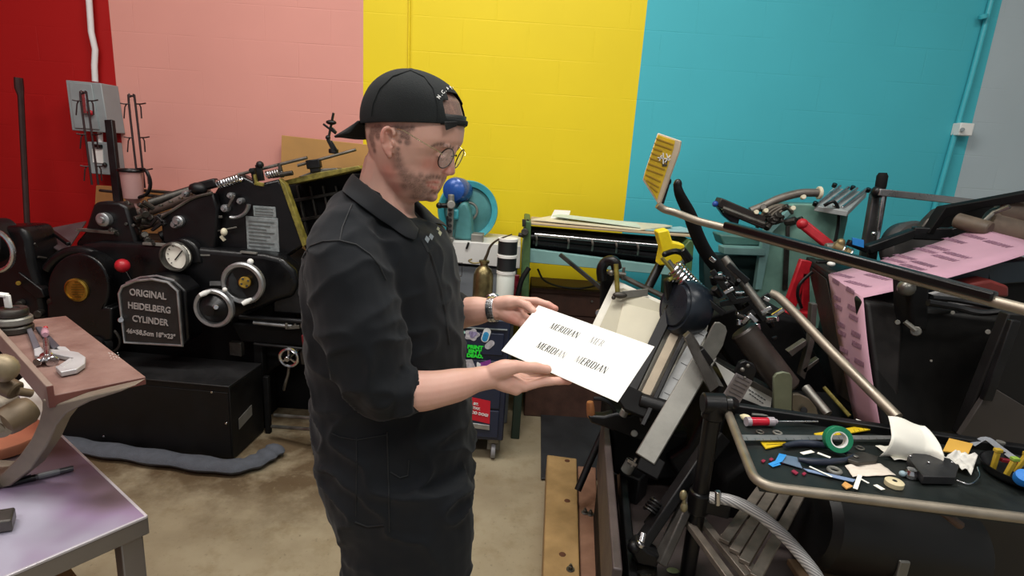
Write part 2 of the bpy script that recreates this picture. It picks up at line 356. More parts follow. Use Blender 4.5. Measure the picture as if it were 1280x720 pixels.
# greasy linkage cluster between frames
b = MB(); rr = random.Random(3)
for i in range(26):
    x = 150 + rr.random() * 48; y = 256 + rr.random() * 46; q = PY(x, y, YF + .02 + rr.random() * .1); b.cyl(q, q + V((rr.uniform(-.05, .05), -.04, rr.uniform(-.04, .04))), rr.uniform(.008, .02), 8)
b.build('linkage', DST, P, .002)
b = MB(); b.bar(PY(190, 288, YF), PY(206, 276, YF), .02, .015); b.bar(PY(196, 270, YF), PY(207, 281, YF), .02, .015); b.bar(PY(188, 282, YF), PY(200, 268, YF), .014, .015); b.build('linkage', BLK2, P, .003)
# chrome spring, feeder heads, rods
MB().coil(PY(272, 231, YF + .08), PY(300, 222, YF + .08), .02, .006, 9).build('spring', CHR, P)
MB().coil(PY(333, 219, YF + .12), PY(350, 215, YF + .12), .018, .005, 6).build('spring', CHR, P)
b = MB(); b.bar(PY(240, 236, YF + .12), PY(272, 228, YF + .12), .05, .05); b.ell(PY(248, 236, YF + .1), (.05, .04, .035)); b.build('feed_drive', BLK2, P, .01)
MB().tube([PY(295, 219, YF + .15), PY(384, 197, YF + .15)], .0085, 8).build('feed_rod', STL, P)
MB().tube([PY(372, 207, YF + .3), PY(445, 187, YF + .3)], .0085, 8).build('feed_rod', STL, P)
b = MB(); b.bar(PY(320, 229, YF + .1), PY(316, 210, YF + .1), .03, .02); b.bar(PY(327, 226, YF + .1), PY(323, 206, YF + .1), .02, .03); b.ell(PY(325, 206, YF + .1), .02); b.cyl(PY(314, 213, YF + .12), PY(314, 213, YF + .04), .012); b.build('feed_bracket', BLK2, P, .004)
b = MB(); b.bar(PY(318, 229, YF + .06), PY(330, 231, YF + .06), .012, .02); b.bar(PY(318, 218, YF + .06), PY(321, 231, YF + .06), .02, .012); b.build('feed_bracket', OLV, P, .003)
b = MB(); b.bar(PY(349, 204, YF + .15), PY(353, 222, YF + .15), .02, .015); b.cyl(PY(340, 220, YF + .12), PY(366, 216, YF + .12), .013); b.build('clamp', DST, P, .003)
b = MB(); b.bar(PY(384, 206, YF + .3), PY(401, 204, YF + .3), .04, .05); b.bar(PY(388, 212, YF + .3), PY(400, 210, YF + .3), .03, .04); b.build('clamp', BLK2, P, .005)
b = MB(); b.cyl(PY(417, 192, YF + .32), PY(417, 186, YF + .32), .028, 12); b.bar(PY(417, 188, YF + .3), PY(410, 174, YF + .3), .014, .02); b.bar(PY(421, 188, YF + .3), PY(414, 176, YF + .3), .01, .01)
b.bar(PY(410, 176, YF + .3), PY(417, 141, YF + .3), .012, .012); b.bar(PY(404, 155, YF + .3), PY(420, 167, YF + .3), .01, .012); b.ell(PY(414, 153, YF + .3), (.03, .02, .014)); b.bar(PY(415, 160, YF + .3), PY(420, 166, YF + .3), .02, .014); b.ell(PY(410, 172, YF + .3), .014)
b.build('sucker_arm', BLK2, P, .002)
# disc cover with its gold badge
ctr = PY(99, 360, YF - .13)
cov = [(112, 320)]
MB().prism(pp(arc(98, 360, 39, 205, -35, 22, 43) + [(140, 385), (140, 425), (96, 438), (60, 425), (58, 380)], YF - .1), (0, .2, 0)).build('gear_cover', BLK, P, .03, seg=4)
MB().tube(pp(arc(99, 360, 45, 150, 12, 14, 47), YF + .0), .028, 10, flat=1).build('gear_cover_rim', BLK, P)
MB().lathe([(rpx(97, 362, 14, YF), 0), (rpx(97, 362, 14, YF), .012), (rpx(97, 362, 12, YF), .016), (rpx(97, 362, 12, YF), .012), (0.001, .012)], PY(97, 362, YF - .1), (0, -1, 0), 32).build('gold_badge', BRS, P)
bd = MB()
for k in range(-3, 4): bd.bar(PY(97 - math.sqrt(100 - (k * 3) ** 2) * .8, 362 + k * 3, YF - .114), PY(97 + math.sqrt(100 - (k * 3) ** 2) * .8, 362 + k * 3.2, YF - .114), .003, .005)
bd.build('badge_relief', mat('dark_gold', '#7d6526', .5, .8, .2, 20), P)
# plate rounded casting below the badge, greasy gears
b = MB(); rr = random.Random(5)
for i in range(16):
    x = 20 + rr.random() * 110; y = 372 + rr.random() * 50; q = PY(x, y, YF + .0); b.cyl(q, q + V((rr.uniform(-.03, .03), -.08, rr.uniform(-.03, .03))), rr.uniform(.015, .035), 10)
b.build('valve_cluster', DST, P, .003)
MB().lathe([(.06, 0), (.075, .02), (.075, .06), (.05, .08), (.05, .1), (.0, .1)], PY(134, 425, YF - .02), (0, -1, 0)).build('shaft_hub', BLK2, P)
MB().ring(PY(134, 425, YF - .08), (0, -1, 0), .07, .008).build('hub_ring', DST, P)
# left end
b = MB().prism(pp([(-60, 286), (10, 283), (28, 284), (36, 300), (40, 330), (50, 360), (60, 420), (-60, 430)], YF - .05), (0, .2, 0)); b.build('delivery_casing', BLK, P, .03, seg=4)
MB().lathe([(.10, 0), (.12, .02), (.12, .12), (.1, .14), (.0, .14)], PY(14, 300, YF + .05), (-.3, -1, .1)).build('shaft_cover', BLK2, P)
MB().ring(PY(-10, 313, YF - .22), (0, -1, 0), rpx(0, 313, 26, YF - .2), .013).build('handwheel', CHR, P)
b = MB(); rr = random.Random(9)
for i in range(14):
    x = 34 + rr.random() * 26; y = 306 + rr.random() * 40; q = PY(x, y, YF + .02); b.cyl(q, q + V((rr.uniform(-.06, .06), -.04, rr.uniform(-.05, .05))), rr.uniform(.006, .015), 8)
b.build('linkage', DST, P, .002)
b = MB(); b.prism(pp([(22, 340), (36, 350), (52, 362), (56, 372), (44, 374), (24, 356)], YF - .06), (0, .05, 0)); b.build('guard_plate', BLK2, P, .005)
MB().cyl(PY(23, 354, YF - .07), PY(23, 354, YF - .09), .012).build('brass_cap', BRS, P)
MB().prism([PY(36, 290, YF + .3), PY(108, 276, YF + .45), PY(88, 306, YF + .1), PY(76, 314, YF + .05)], (0, 0, -.012)).build('delivery_board', mat('dusty_board', '#4b3d40', .6, 0, .15), P, .003)
MB().bar(PY(60, 286, YF + .2), PY(86, 305, YF + .02), .02, .02).build('board_edge', BLK2, P, .003)
# nameplate
YN = YF - .2
npx = [(149, 367), (153, 358), (170, 351), (190, 349), (210, 353), (222, 364), (228, 432), (156, 428)]
MB().prism(pp(npx, YN), (0, .03, 0)).build('nameplate', mat('nameplate_black', '#1d1b1b', .5, 0, .15, 20, .3, 80), P, .003)
MB().tube(pp(npx, YN - .002), .0075, 8, closed=True).build('nameplate_border', ALU, P)
MB().prism(pp([(160, 358), (176, 347), (196, 345), (218, 351), (232, 364), (236, 425), (228, 432), (170, 400)], YN + .03), (0, .14, 0)).build('nameplate_box', BLK, P, .01)
MB().tube(pp([(158, 354), (176, 347), (196, 345), (216, 350), (229, 362)], YN + .04), .007, 8).build('nameplate_border', ALU, P)
MB().cyl(PY(151, 400, YN), PY(151, 400, YN - .03), .014).build('latch_knob', CHR, P)
LT = mat('raised_grey_lettering', '#a8a2a0', .5, .3, .1)
for s, x, y, h in (('ORIGINAL', 185, 368, 13.5), ('HEIDELBERG', 187, 385, 13), ('CYLINDER', 188, 401, 13), ('46×58,5cm 18"×23"', 189, 417.5, 9.5)):
    o = PY(x, y, YN); ux = PY(x + 10, y + 1.3, YN) - o; uy = PY(x, y - 10, YN) - o
    text('nameplate_lettering', s, mm(h*.86, 3.0), o, ux, uy, LT, P, .0015, bold=.0009, sx=.9 if '18' in s else .82)
# gauge
def dial(cx, cy, r, Y):
    R_ = rpx(cx, cy, r, Y)
    q = MB().lathe([(R_ * .9, 0), (R_, .01), (R_, .04), (R_ * .86, .05), (R_ * .84, .04), (R_ * .84, .03), (0, .03)], PY(cx, cy, Y), (0, -1, 0), 36).build('pressure_gauge', STL, P)
    q['_o'] = P['_o']
    MB().lathe([(R_ * .82, 0), (R_ * .82, .004), (0, .004)], PY(cx, cy, Y - .03), (0, -1, 0), 36).build('dial_face', mat('dial_white', '#f1efe2', .5, 0, .03), q)
    c = PY(cx, cy, Y - .038); MB().bar(c + V((-.02, 0, -.022)), c + V((.022, 0, .03)), .004, .006, (0, 1, 0)).build('needle', BLK, q)
    tk = MB()
    for k in range(11):
        a = math.radians(225 - k * 27); tk.bar(c + V((math.cos(a), 0, math.sin(a))) * R_ * .66, c + V((math.cos(a), 0, math.sin(a))) * R_ * .76, .003, .003, (0, 1, 0))
    build_each(tk, 'dial_mark', BLK, q)
dial(223, 320, 18.5, YF - .02)
MB().prism(pp(arc(225, 322, 24, 175, 15, 10) + [(252, 330), (205, 330)], YF - .015), (0, .06, 0)).build('gauge_housing', BLK, P, .012)
# handwheels
def wheel(cx, cy, r, Y, hub, cone, kx, ky, kr=0.014):
    R_ = rpx(cx, cy, r, Y)
    q = MB().lathe([(R_ * .98, 0), (R_, .008), (R_, .028), (R_ * .93, .036), (R_ * .8, .034), (R_ * .76, .026), (R_ * .76, .0)], PY(cx, cy, Y), (0, -1, 0), 40, closed_ring=True).build('handwheel', ALU, P)
    MB().lathe([(R_ * .79, 0), (R_ * .79, .014), (R_ * .3, .014 + cone), (R_ * .28, .02 + cone), (0, .02 + cone)], PY(cx, cy, Y), (0, -1, 0), 36).build('wheel_disc', BLK2, q)
    MB().cyl(PY(cx, cy, Y - .014 - cone), PY(cx, cy, Y - .05 - cone), R_ * .27 if hub is BRS else R_ * .12).build('wheel_hub', hub, q)
    if hub is BRS:
        h = MB()
        for k in range(4): a = k * PI / 2 + .5; h.cyl(PY(cx, cy, Y - .045 - cone) + V((math.cos(a), 0, math.sin(a))) * R_ * .18, PY(cx, cy, Y - .06 - cone) + V((math.cos(a), 0, math.sin(a))) * R_ * .18, .006, 8)
        build_each(h, 'hub_bolt', DST, q)
    for (x0, y0), (x1, y1) in (kx, ky):
        if x0 is None: continue
        MB().tube([PY(x0, y0, Y - .03), PY((x0 + x1) / 2, (y0 + y1) / 2, Y - .06), PY(x1, y1, Y - .07)], [kr * .6, kr, kr * .8], 12).build('grip', WHT, q)
    return q
wheel(306, 353, 26.5, YF - .12, BRS, .0, ((314, 374), (303, 380)), ((None, 0), (0, 0)))
MB().cyl(PY(306, 353, YF - .12), PY(306, 353, YF + .02), .09).build('wheel_shaft', BLK2, P)
MB().ell(PY(313, 327, YF - .12), .016).build('white_knob', WHT, P)
wheel(270, 384, 24.5, YF - .16, CHR, .05, ((262, 364), (250, 369)), ((None, 0), (0, 0)))
MB().ell(PY(281, 362, YF - .18), .012).build('white_knob', WHT, P)
MB().cyl(PY(270, 384, YF - .16), PY(270, 384, YF + .02), .05).build('wheel_shaft', BLK2, P)
R3 = rpx(361, 447, 11, YF - .1); q = MB().ring(PY(361, 447, YF - .14), (0, -1, 0), R3, .009).build('handwheel', CHR, P)
s = MB(); c = PY(361, 447, YF - .14)
for a in (90, 215, 325): s.bar(c, c + V((math.cos(math.radians(a)), 0, math.sin(math.radians(a)))) * R3, .009, .009, (0, 1, 0))
s.cyl(c, dy(c, -.03), .014); s.cyl(c, dy(c, .2), .01); s.build('spokes', CHR, q)
MB().tube(spline([PY(361, 460, YF - .1), PY(360, 468, YF - .1), PY(357, 478, YF - .1), PY(355, 487, YF - .05)], 4), .008).build('curved_lever', STL, P)
# red knob lever
MB().tube([PY(164, 349, YF - .05), PY(155, 333, YF - .1)], .007).build('lever', CHR, P)
MB().ell(PY(153, 332, YF - .1), rpx(153, 332, 8.5, YF - .1)).build('lever_knob', RED, P)
# data plates
DP = mat('stamped_data_plate', '#9aa3a4', .45, .5, .15, 40, .3, 200)
MB().prism(pp([(316, 257), (344, 259), (345, 272), (317, 270)], YF + .095), (0, .006, 0)).build('data_plate', DP, P, .001)
MB().prism(pp([(307, 270), (347, 273), (349, 315), (309, 311)], YF + .095), (0, .006, 0)).build('data_plate', DP, P, .001)
b = MB()
for k in range(8): b.bar(PY(311, 276 + k * 4.4, YF + .092), PY(343 - (k % 3) * 5, 278.5 + k * 4.4, YF + .092), .004, .002, (0, 1, 0))
for k in range(3): b.bar(PY(319, 260 + k * 3.6, YF + .092), PY(341, 261.4 + k * 3.6, YF + .092), .003, .002, (0, 1, 0))
b.build('plate_print', mat('plate_print_grey', '#59605f', .6), P)
# quadrant levers
for (cx, cy, r, a0, a1) in ((293, 254, 18, 255, 355), (268, 268, 14, 240, 290)):
    MB().tube(pp(arc(cx, cy, r, a0, a1, 8), YF + .07), .016, 8, flat=.6).build('lever_quadrant', ALU, P)
for cx, cy, r in ((284, 260, 5), (259, 272, 5), (222, 280, 5), (226, 276, 7), (133, 274, 8.5), (251, 288, 6), (291, 244, 4), (303, 251, 4), (235, 242, 4)):
    Rk = rpx(cx, cy, r, YF); MB().lathe([(Rk, 0), (Rk, .03), (Rk * .8, .036), (Rk * .5, .036), (Rk * .45, .05), (0, .05)], PY(cx, cy, YF + (.03 if cx < 160 else .05 if cx < 232 else .1)), (0, -1, 0), 20).build('adjusting_knob', ALU, P)
b = MB(); b.bar(PY(285, 259, YF + .06), PY(293, 244, YF + .06), .014, .012, (0, 1, 0)); b.bar(PY(258, 270, YF + .06), PY(256, 265, YF + .06), .014, .012, (0, 1, 0)); b.bar(PY(296, 284, YF + .06), PY(265, 290, YF + .06), .008, .01, (0, 1, 0)); b.bar(PY(278, 271, YF + .06), PY(268, 271, YF + .06), .014, .012, (0, 1, 0)); build_each(b, 'lever_arm', STL, P, bevel=.002)
MB().ell(PY(280, 290, YF + .04), (.017, .02, .022)).build('cream_knob', CRM, P)
b = MB(); b.bar(PY(276, 295, YF + .06), PY(281, 301, YF + .06), .018, .01, (0, 1, 0)); b.build('cream_pointer', CRM, P, .002)
b = MB(); b.prism(pp([(262, 352), (278, 352), (278, 357), (262, 357)], YF - .01), (0, .01, 0)); b.build('small_data_plate', ALU, P)
b = MB(); b.prism(pp([(245, 318), (262, 318), (262, 320), (245, 320)], YF - .004), (0, .008, 0)); b.prism(pp([(178, 303), (206, 305), (206, 308), (178, 306)], YF - .004), (0, .02, 0)); b.prism(pp([(300, 314), (320, 316), (320, 318), (300, 316)], YF - .004), (0, .02, 0)); build_each(b, 'edge_strip', GST, P)
# right end: delivery side with rails, posts
MB().prism(pp([(340, 372), (352, 360), (440, 362), (440, 398), (340, 392)], YF + .02), (0, .4, 0)).build('delivery_bed', BLK2, P, .015)
for a, b_, r in (((317, 403), (365, 408), .011), ((300, 396), (380, 402), .014), ((318, 430), (378, 436), .01)): MB().tube([PY(*a, YF - .03), PY(*b_, YF - .03)], r, 10).build('slide_rail', ALU if r == .011 else BLK2, P)
b = MB(); b.cyl(PY(382, 407, YF - .03), PY(382, 407, YF - .06), .027); b.cyl(PY(369, 408, YF - .03), PY(369, 404, YF - .03), .008); b.bar(PY(358, 409, YF - .03), PY(375, 408, YF - .03), .02, .02); b.cyl(PY(358, 404, YF - .06), PY(358, 411, YF - .06), .007); b.build('rail_stop', STL, P, .002)
MB().prism(pp([(288, 404), (430, 412), (430, 436), (300, 428)], YF), (0, .3, 0)).build('delivery_rail_box', BLK3, P, .01)
MB().prism(pp([(286, 428), (301, 429), (302, 446), (287, 444)], YF - .02), (0, .04, 0)).build('steel_plate', DST, P, .003)
MB().prism(pp([(374, 440), (398, 441), (398, 458), (376, 456)], YF - .02), (0, .1, 0)).build('bearing_block', DST, P, .005)
b = MB(); b.bar(PY(381, 418, YF - .1), PY(383, 434, YF - .1), .03, .03); b.bar(PY(384, 434, YF - .1), PY(400, 433, YF - .1), .03, .03); b.bar(PY(380, 418, YF - .1), PY(398, 416, YF - .1), .01, .03); b.build('red_bracket', mat('dark_red_bracket', '#6e1820', .5, 0, .2), P, .004)
zz = 0.0
def post(x, ytop, Y, w, name='leg', m=BLK3, x1=None):
    a = PY(x, ytop, Y); b = V((a.x, Y, 0)); MB().bar(b, a, w, w, (0, 1, 0)).build(name, m, P, .005)
post(324, 420, YF + .05, .05); post(397, 430, YF - .2, .055); post(333, 470, YF - .02, .03); post(440, 400, YF + .2, .06)
for a, b_ in (((343, 519), (396, 523)), ((340, 533), (396, 537))): MB().tube([PY(*a, YF - .1), PY(*b_, YF - .2)], .01, 8).build('foot_rail', STL, P)
MB().bar(PY(336, 552, YF - .05), PY(405, 566, YF - .15), .06, .04).build('base_rail', BLK3, P, .005)
MB().prism(pp([(345, 440), (440, 444), (440, 556), (345, 548)], YF + .3), (0, .05, 0)).build('back_panel', BLK3, P)
_sp = MB(); _c = PY(381, 355, YF + .1)
_sp.ell(_c, (.05, .035, .018)).ell(_c + V((.01, 0, .012)), (.028, .025, .016))
tag(_sp.build('sponge', mat('tan_sponge', '#c9a552', .85, 0, .15, 40, .4, 200)), 'small tan sponge lying on the black bed right beside the man', 'sponge')
# cabinet
C = thing('motor_cabinet', 'low black steel cabinet standing at the foot of the cylinder press', 'cabinet', V((-1.85, 2.8, 0)))
c0 = PZ(60, 551, .01); c1 = PZ(292, 574, .01); ht = PY(292, 487, c1.y).z; dpt = .32
bx = (c1 - c0).normalized(); bk = V((-bx.y, bx.x, 0))
c0 = c1 - bx * 1.12
MB().prism([c0, c1, c1 + bk * dpt, c0 + bk * dpt], (0, 0, ht)).build('body', mat('cabinet_black', '#0b0b0c', .5, 0, .2, 6, .05, 60, .3), C, .004)
MB().prism([c0 - bk * .004 + V((0, 0, .012)), c1 - bk * .004 - bx * .008 + V((0, 0, .012)), c1 - bk * .004 - bx * .008 + V((0, 0, ht - .03)), c0 - bk * .004 + V((0, 0, ht - .03))], -bk * -.003).build('front_panel', _M['cabinet_black'], C, .001)
MB().prism([c0 - bk * .006 + V((0, 0, ht)), c1 - bk * .006 + V((0, 0, ht)), c1 + bk * dpt + V((0, 0, ht)), c0 + bk * dpt + V((0, 0, ht))], (0, 0, .008)).build('lid', mat('cabinet_lid', '#1b1b1c', .5, 0, .2, 6), C, .002)
for x, y in ((265, 490), (283, 529), (130, 545)):
    q = PP(x, y, c1 - bk * .006, bk); MB().cyl(q, q - bk * .005, .006, 10).build('screw', CHR, C)
q = PZ(255, 474, ht + .01); MB().cyl(q, q + V((0, 0, .006)), .012, 12).build('red_lamp', RED, C)
s0 = c1 + bk * .06; MB().prism([s0 + V((.002, 0, .14)), s0 + bk * .13 + V((.002, 0, .16)), s0 + bk * .13 + V((.002, 0, .22)), s0 + V((.002, 0, .2))], (.003, 0, 0)).build('vent_plate', GST, C)
# absorbent sock round the cabinet
SK = mat('grey_absorbent_fabric', '#4c5058', .9, 0, .12, 30, .5, 160)
pts = [PZ(50, 545, .035), PZ(90, 556, .035), PZ(150, 565, .035), PZ(220, 575, .035), PZ(285, 583, .035), PZ(318, 577, .035), PZ(336, 567, .035), PZ(347, 560, .035)]
o = MB().tube(spline(pts, 6), [.056 + .006 * math.sin(i * 1.3) for i in range(43)], 12, flat=.5).build('absorbent_sock', SK)
tag(o, 'grey oil absorbent sock lying on the floor along the black cabinet', 'absorbent sock')
# ---- things behind the press
BOARD = mat('brown_cardboard', '#b48950', .8, 0, .06, 5)
tag(MB().prism(pp([(352, 169), (470, 182), (480, 620), (340, 600)], 3.62), (0, .03, 0)).build('cardboard_sheet', BOARD, None, .002), 'big brown cardboard sheet leaning on the pink wall behind the press', 'cardboard')
tag(MB().prism(pp([(120, 232), (200, 238), (260, 250), (258, 570), (100, 560)], 3.6), (0, .04, 0)).build('wooden_board', mat('brown_ply', '#a87543', .7, 0, .12, 6), None, .002), 'brown wooden board standing behind the press under the wire racks', 'board')
tag(MB().tube([PY(23, 97, 3.5), PY(24, 110, 3.5), PY(26, 120, 3.5), PY(36, 320, 3.35)], [.022, .024, .016, .015], 8).build('steel_pole', mat('dark_red_brown_steel', '#3b2827', .5, .4, .2)), 'tall dark steel pole leaning against the red wall', 'pole')
def wire_rack(name, lab, xs, ys, Y, lean):
    t = thing(name, lab, 'wire rack', PY(xs, ys + 110, Y), 'wire racks behind the press')
    m = mat('dark_wire', '#3c2f30', .45, .6, .1)
    L_ = 115
    MB().tube(spline([PY(xs - 4 + lean, ys + L_, Y), PY(xs - 4, ys + 8, Y), PY(xs - 2, ys + 1, Y), PY(xs, ys, Y), PY(xs + 2, ys + 1, Y), PY(xs + 4, ys + 8, Y), PY(xs + 4 + lean, ys + L_, Y)], 4), .006, 6).build('wire_loop', m, t)
    for k, yy in enumerate((10, 52, 92)):
        for sgn in (-1, 1):
            dx = lean * yy / L_
            MB().tube([PY(xs + dx + sgn * 4, ys + yy, Y), PY(xs + dx + sgn * 11, ys + yy, Y - .02), PY(xs + dx + sgn * 16, ys + yy - 1, Y - .03)], .004, 6).build('hook', m, t)
            MB().tube([PY(xs + dx + sgn * 8, ys + yy, Y), PY(xs + dx + sgn * 10, ys + yy + 4, Y - .02), PY(xs + dx + sgn * 11, ys + yy + 18, Y - .02)], .004, 6).build('hook', m, t)
wire_rack('wire_rack', 'dark wire drying rack standing in front of the pink wall', 165, 120, 3.4, 12)
wire_rack('wire_rack', 'dark wire drying rack standing in front of the grey electrical box', 105, 116, 3.4, 14)
tag(MB().bar(PY(137, 150, 3.35), PY(148, 252, 3.3), .045, .03, (0, 1, 0)).build('upright_bar', BLK2, None, .004), 'short dark upright bar between the two wire racks', 'bar')
t = thing('feed_cup', 'cloudy plastic cup held in a black ring with a curved hose behind the press', 'cup', PY(160, 245, 3.3))
c = PY(164, 213, 3.3); MB().lathe([(.06, 0), (.052, -.16), (.02, -.19), (.02, -.24), (.015, -.24), (.015, -.19), (.048, -.155), (.056, 0)], c, (0, 0, 1), 24, closed_ring=True).build('cup', mat('cloudy_plastic', '#cfa6a2', .4, 0, .05, trans=.3, alpha=.75), t)
MB().ring(c, (0, 0, 1), .063, .009).build('holder_ring', BLK, t); MB().tube(spline([PY(172, 212, 3.3), PY(182, 213, 3.28), PY(188, 228, 3.28), PY(184, 242, 3.28), PY(170, 248, 3.28)], 5), .01, 8).build('hose', BLK, t)
# ================================================================ the man
import numpy as np
from mathutils.bvhtree import BVHTree
YM = 1.12
AH = math.radians(16); AT = math.radians(12)
def axes(a): return V((math.cos(a), -math.sin(a), 0)), V((math.sin(a), math.cos(a), 0))
HF, HS = axes(AH); TF, TS = axes(AT)
H0 = PY(515, 170, YM); T0 = PY(500, 300, YM)
def MP(px, py, off=0.): return PP(px, py, H0 - HS * off, HS)      # on a plane parallel to the head's middle, off metres nearer the viewer
def TP(px, py, off=0.): return PP(px, py, T0 - TS * off, TS)
def mirH(p): return p - HS * 2 * (p - H0).dot(HS)
def mirT(p): return p - TS * 2 * (p - T0).dot(TS)
def limb(b, pts, rs, n=14, k=5, flat=1.):
    P_ = spline(pts, k); R_ = []
    m = len(pts) - 1
    for i in range(len(P_)):
        t = i / (len(P_) - 1) * m; j = min(int(t), m - 1); u = t - j; u = u * u * (3 - 2 * u); R_.append(rs[j] * (1 - u) + rs[j + 1] * u)
    b.tube(P_, R_, n, flat=flat); b.ell(P_[0], R_[0], n=12); b.ell(P_[-1], R_[-1], n=12)
def rings(b, rs, side, n=32, ex=1.0):
    """loft of rings given as (back point, front point, half width)"""
    vs = []; fs = []
    for (pb, pf, w_) in rs:
        c = (pb + pf) / 2; f = (pf - pb) / 2
        for k in range(n):
            t = 2 * PI * k / n; ct, st = math.cos(t), math.sin(t)
            vs.append(c + f * math.copysign(abs(ct) ** ex, ct) + side * w_ * math.copysign(abs(st) ** ex, st))
    m = len(rs)
    for i in range(m - 1):
        for k in range(n): fs.append((i * n + k, i * n + (k + 1) % n, (i + 1) * n + (k + 1) % n, (i + 1) * n + k))
    fs += [tuple(range(n)), tuple((m - 1) * n + k for k in range(n))]
    b.add(vs, fs)
def remesh(b, voxel, it=3, fac=.5):
    me = bpy.data.meshes.new('t'); me.from_pydata([tuple(q) for q in b.v], [], b.f)
    bm = bmesh.new(); bm.from_mesh(me); bmesh.ops.recalc_face_normals(bm, faces=bm.faces); bm.to_mesh(me); bm.free()
    o = bpy.data.objects.new('t', me); COL.objects.link(o)
    r = o.modifiers.new('r', 'REMESH'); r.mode = 'VOXEL'; r.voxel_size = voxel
    s = o.modifiers.new('s', 'SMOOTH'); s.factor = fac; s.iterations = it
    bpy.context.view_layer.update()
    m2 = bpy.data.meshes.new_from_object(o.evaluated_get(bpy.context.evaluated_depsgraph_get()))
    bpy.data.objects.remove(o); return m2
def verts(me):
    a = np.empty(len(me.vertices) * 3); me.vertices.foreach_get('co', a); return a.reshape(-1, 3)
def setv(me, a): me.vertices.foreach_set('co', a.ravel()); me.update()
def norms(me):
    a = np.empty(len(me.vertices) * 3, dtype=np.float32); me.vertices.foreach_get('normal', a); return a.reshape(-1, 3)
def link_world(name, me, m, parent):
    a = verts(me) - np.array(parent['_o']); setv(me, a); me.materials.clear(); me.materials.append(m)
    for p in me.polygons: p.use_smooth = True
    o = bpy.data.objects.new(name, me); COL.objects.link(o); o.parent = parent; o['_o'] = parent['_o']; return o
def g(a, c, r): return np.exp(-((a - np.array(c)) ** 2).sum(1) / (r * r))

GX = PY(500, 545, YM).x
MAN = V((GX, YM, 0))
# ---- body: one continuous surface
b = MB()
skull = [(MP(486, 104), MP(546, 104), .046), (MP(474, 112), MP(560, 112), .062), (MP(467, 126), MP(570, 126), .073), (MP(464, 142), MP(575, 145), .077), (MP(464, 158), MP(576.5, 162), .077),
         (MP(465, 172), MP(574.5, 177), .076), (MP(467, 182), MP(569, 187), .075), (MP(470, 192), MP(561, 196), .072), (MP(473, 202), MP(557, 208), .068), (MP(478, 213), MP(555, 220), .066),
         (MP(484, 224), MP(551, 230), .060), (MP(492, 234), MP(546, 239), .052), (MP(500, 243), MP(541, 247), .043), (MP(508, 250), MP(536, 251), .028)]
rings(b, skull, HS, 40, .86)
U_ = (MP(515, 100) - MP(525, 200)).normalized()
limb(b, [MP(567, 184), MP(563, 196), MP(563, 212)], [.0085, .0085, .0095])
for sg in (-1, 1):
    b.ell(MP(559, 215.5, sg * .010), (.0085, .0075, .0075)); b.ell(MP(558, 183.5, sg * .026), (.009, .018, .006))
    b.ell(MP(552, 194, sg * .029), .0115)
b.ell(MP(563.5, 214.5), (.009, .0085, .008))
for q, r in (((548.5, 228), .006), ((545.5, 235), .0062)):
    b.tube([MP(q[0] - 5, q[1] + .5, .024), MP(q[0] - 1, q[1], .014), MP(q[0], q[1], 0), MP(q[0] - 1, q[1], -.014), MP(q[0] - 5, q[1] + .5, -.024)], [r * .6, r, r, r, r * .6], 10)
b.ell(MP(539, 245), (.013, .02, .012)); 
for sg in (-1, 1):       # ears
    e = [MP(487, 159, sg * .088), MP(480, 162, sg * .094), MP(477.5, 172, sg * .095), MP(480, 184, sg * .091), MP(485, 193, sg * .086), MP(489, 193, sg * .082)]
    b.tube(spline(e, 5), .0042, 8); b.ell(MP(486.5, 193, sg * .083), (.006, .006, .008))
    b.tube(spline([MP(490, 160, sg * .083), MP(493, 166, sg * .084), MP(491, 170, sg * .083)], 4), .004, 8)
    b.ell(MP(485, 176, sg * .080), (.011, .0065, .025)); b.tube(spline([MP(482, 168, sg * .088), MP(483, 178, sg * .088), MP(487, 186, sg * .085)], 4), .003, 8)
    b.ell(MP(491.5, 180, sg * .083), (.003, .004, .006))
limb(b, [MP(492, 205), MP(484, 238), TP(476, 285)], [.056, .057, .068])
b.ell(TP(478, 300), (.10, .15, .06)); b.ell(MP(508, 238), (.03, .04, .03))
# trunk and legs under the clothes
limb(b, [TP(478, 310), TP(482, 400), TP(492, 480), TP(500, 560)], [.10, .105, .10, .11], 18)
hipz = PY(500, 560, YM).z
for sg in (-1, 1):
    hp = V((GX, YM, hipz)) + TS * sg * -.09
    limb(b, [hp, hp + V((0, 0, -.4)) + TF * .01, V((hp.x, hp.y, .1)) - TF * .02], [.075, .052, .04])
    b.ell(V((hp.x, hp.y, .05)) + TF * .05, (.11, .04, .035))
# right arm (near)
SH = PY(430, 312, .985); EL = PY(476, 482, .915)
limb(b, [SH, PY(450, 395, .94), EL], [.05, .045, .04]); 
limb(b, [EL, PY(520, 489, .925), PY(563, 483, .95), PY(598, 474, .98), PY(614, 471.5, .99)], [.04, .037, .032, .0235, .0225], 18)
def J(*q): return [PY(x, y, Y) for x, y, Y in q]
def finger(pts, r0, r1):
    P_ = J(*pts); n = len(P_)
    for i in range(n - 1):
        ra = r0 + (r1 - r0) * i / (n - 1); rb = r0 + (r1 - r0) * (i + 1) / (n - 1)
        d = P_[i + 1] - P_[i]; b.tube([P_[i] + d * t for t in (0, .3, .7, 1)], [ra * 1.04, ra * .96, rb * .96, rb * 1.03], 12); b.ell(P_[i], ra * 1.04, n=12)
    b.ell(P_[-1], r1 * 1.0, n=12)
def palm(w_, mcps, r): # slabs from the wrist to each knuckle
    for q, rr_ in zip(mcps, r): limb(b, J(w_, ((w_[0] + q[0]) / 2, (w_[1] + q[1]) / 2, (w_[2] + q[2]) / 2), q), [.019, .0165, rr_], 12, 3)
RW = (613, 471, .99)
mc = [(655, 483, 1.0), (651, 477, 1.018), (647, 471, 1.036), (642, 465, 1.052)]
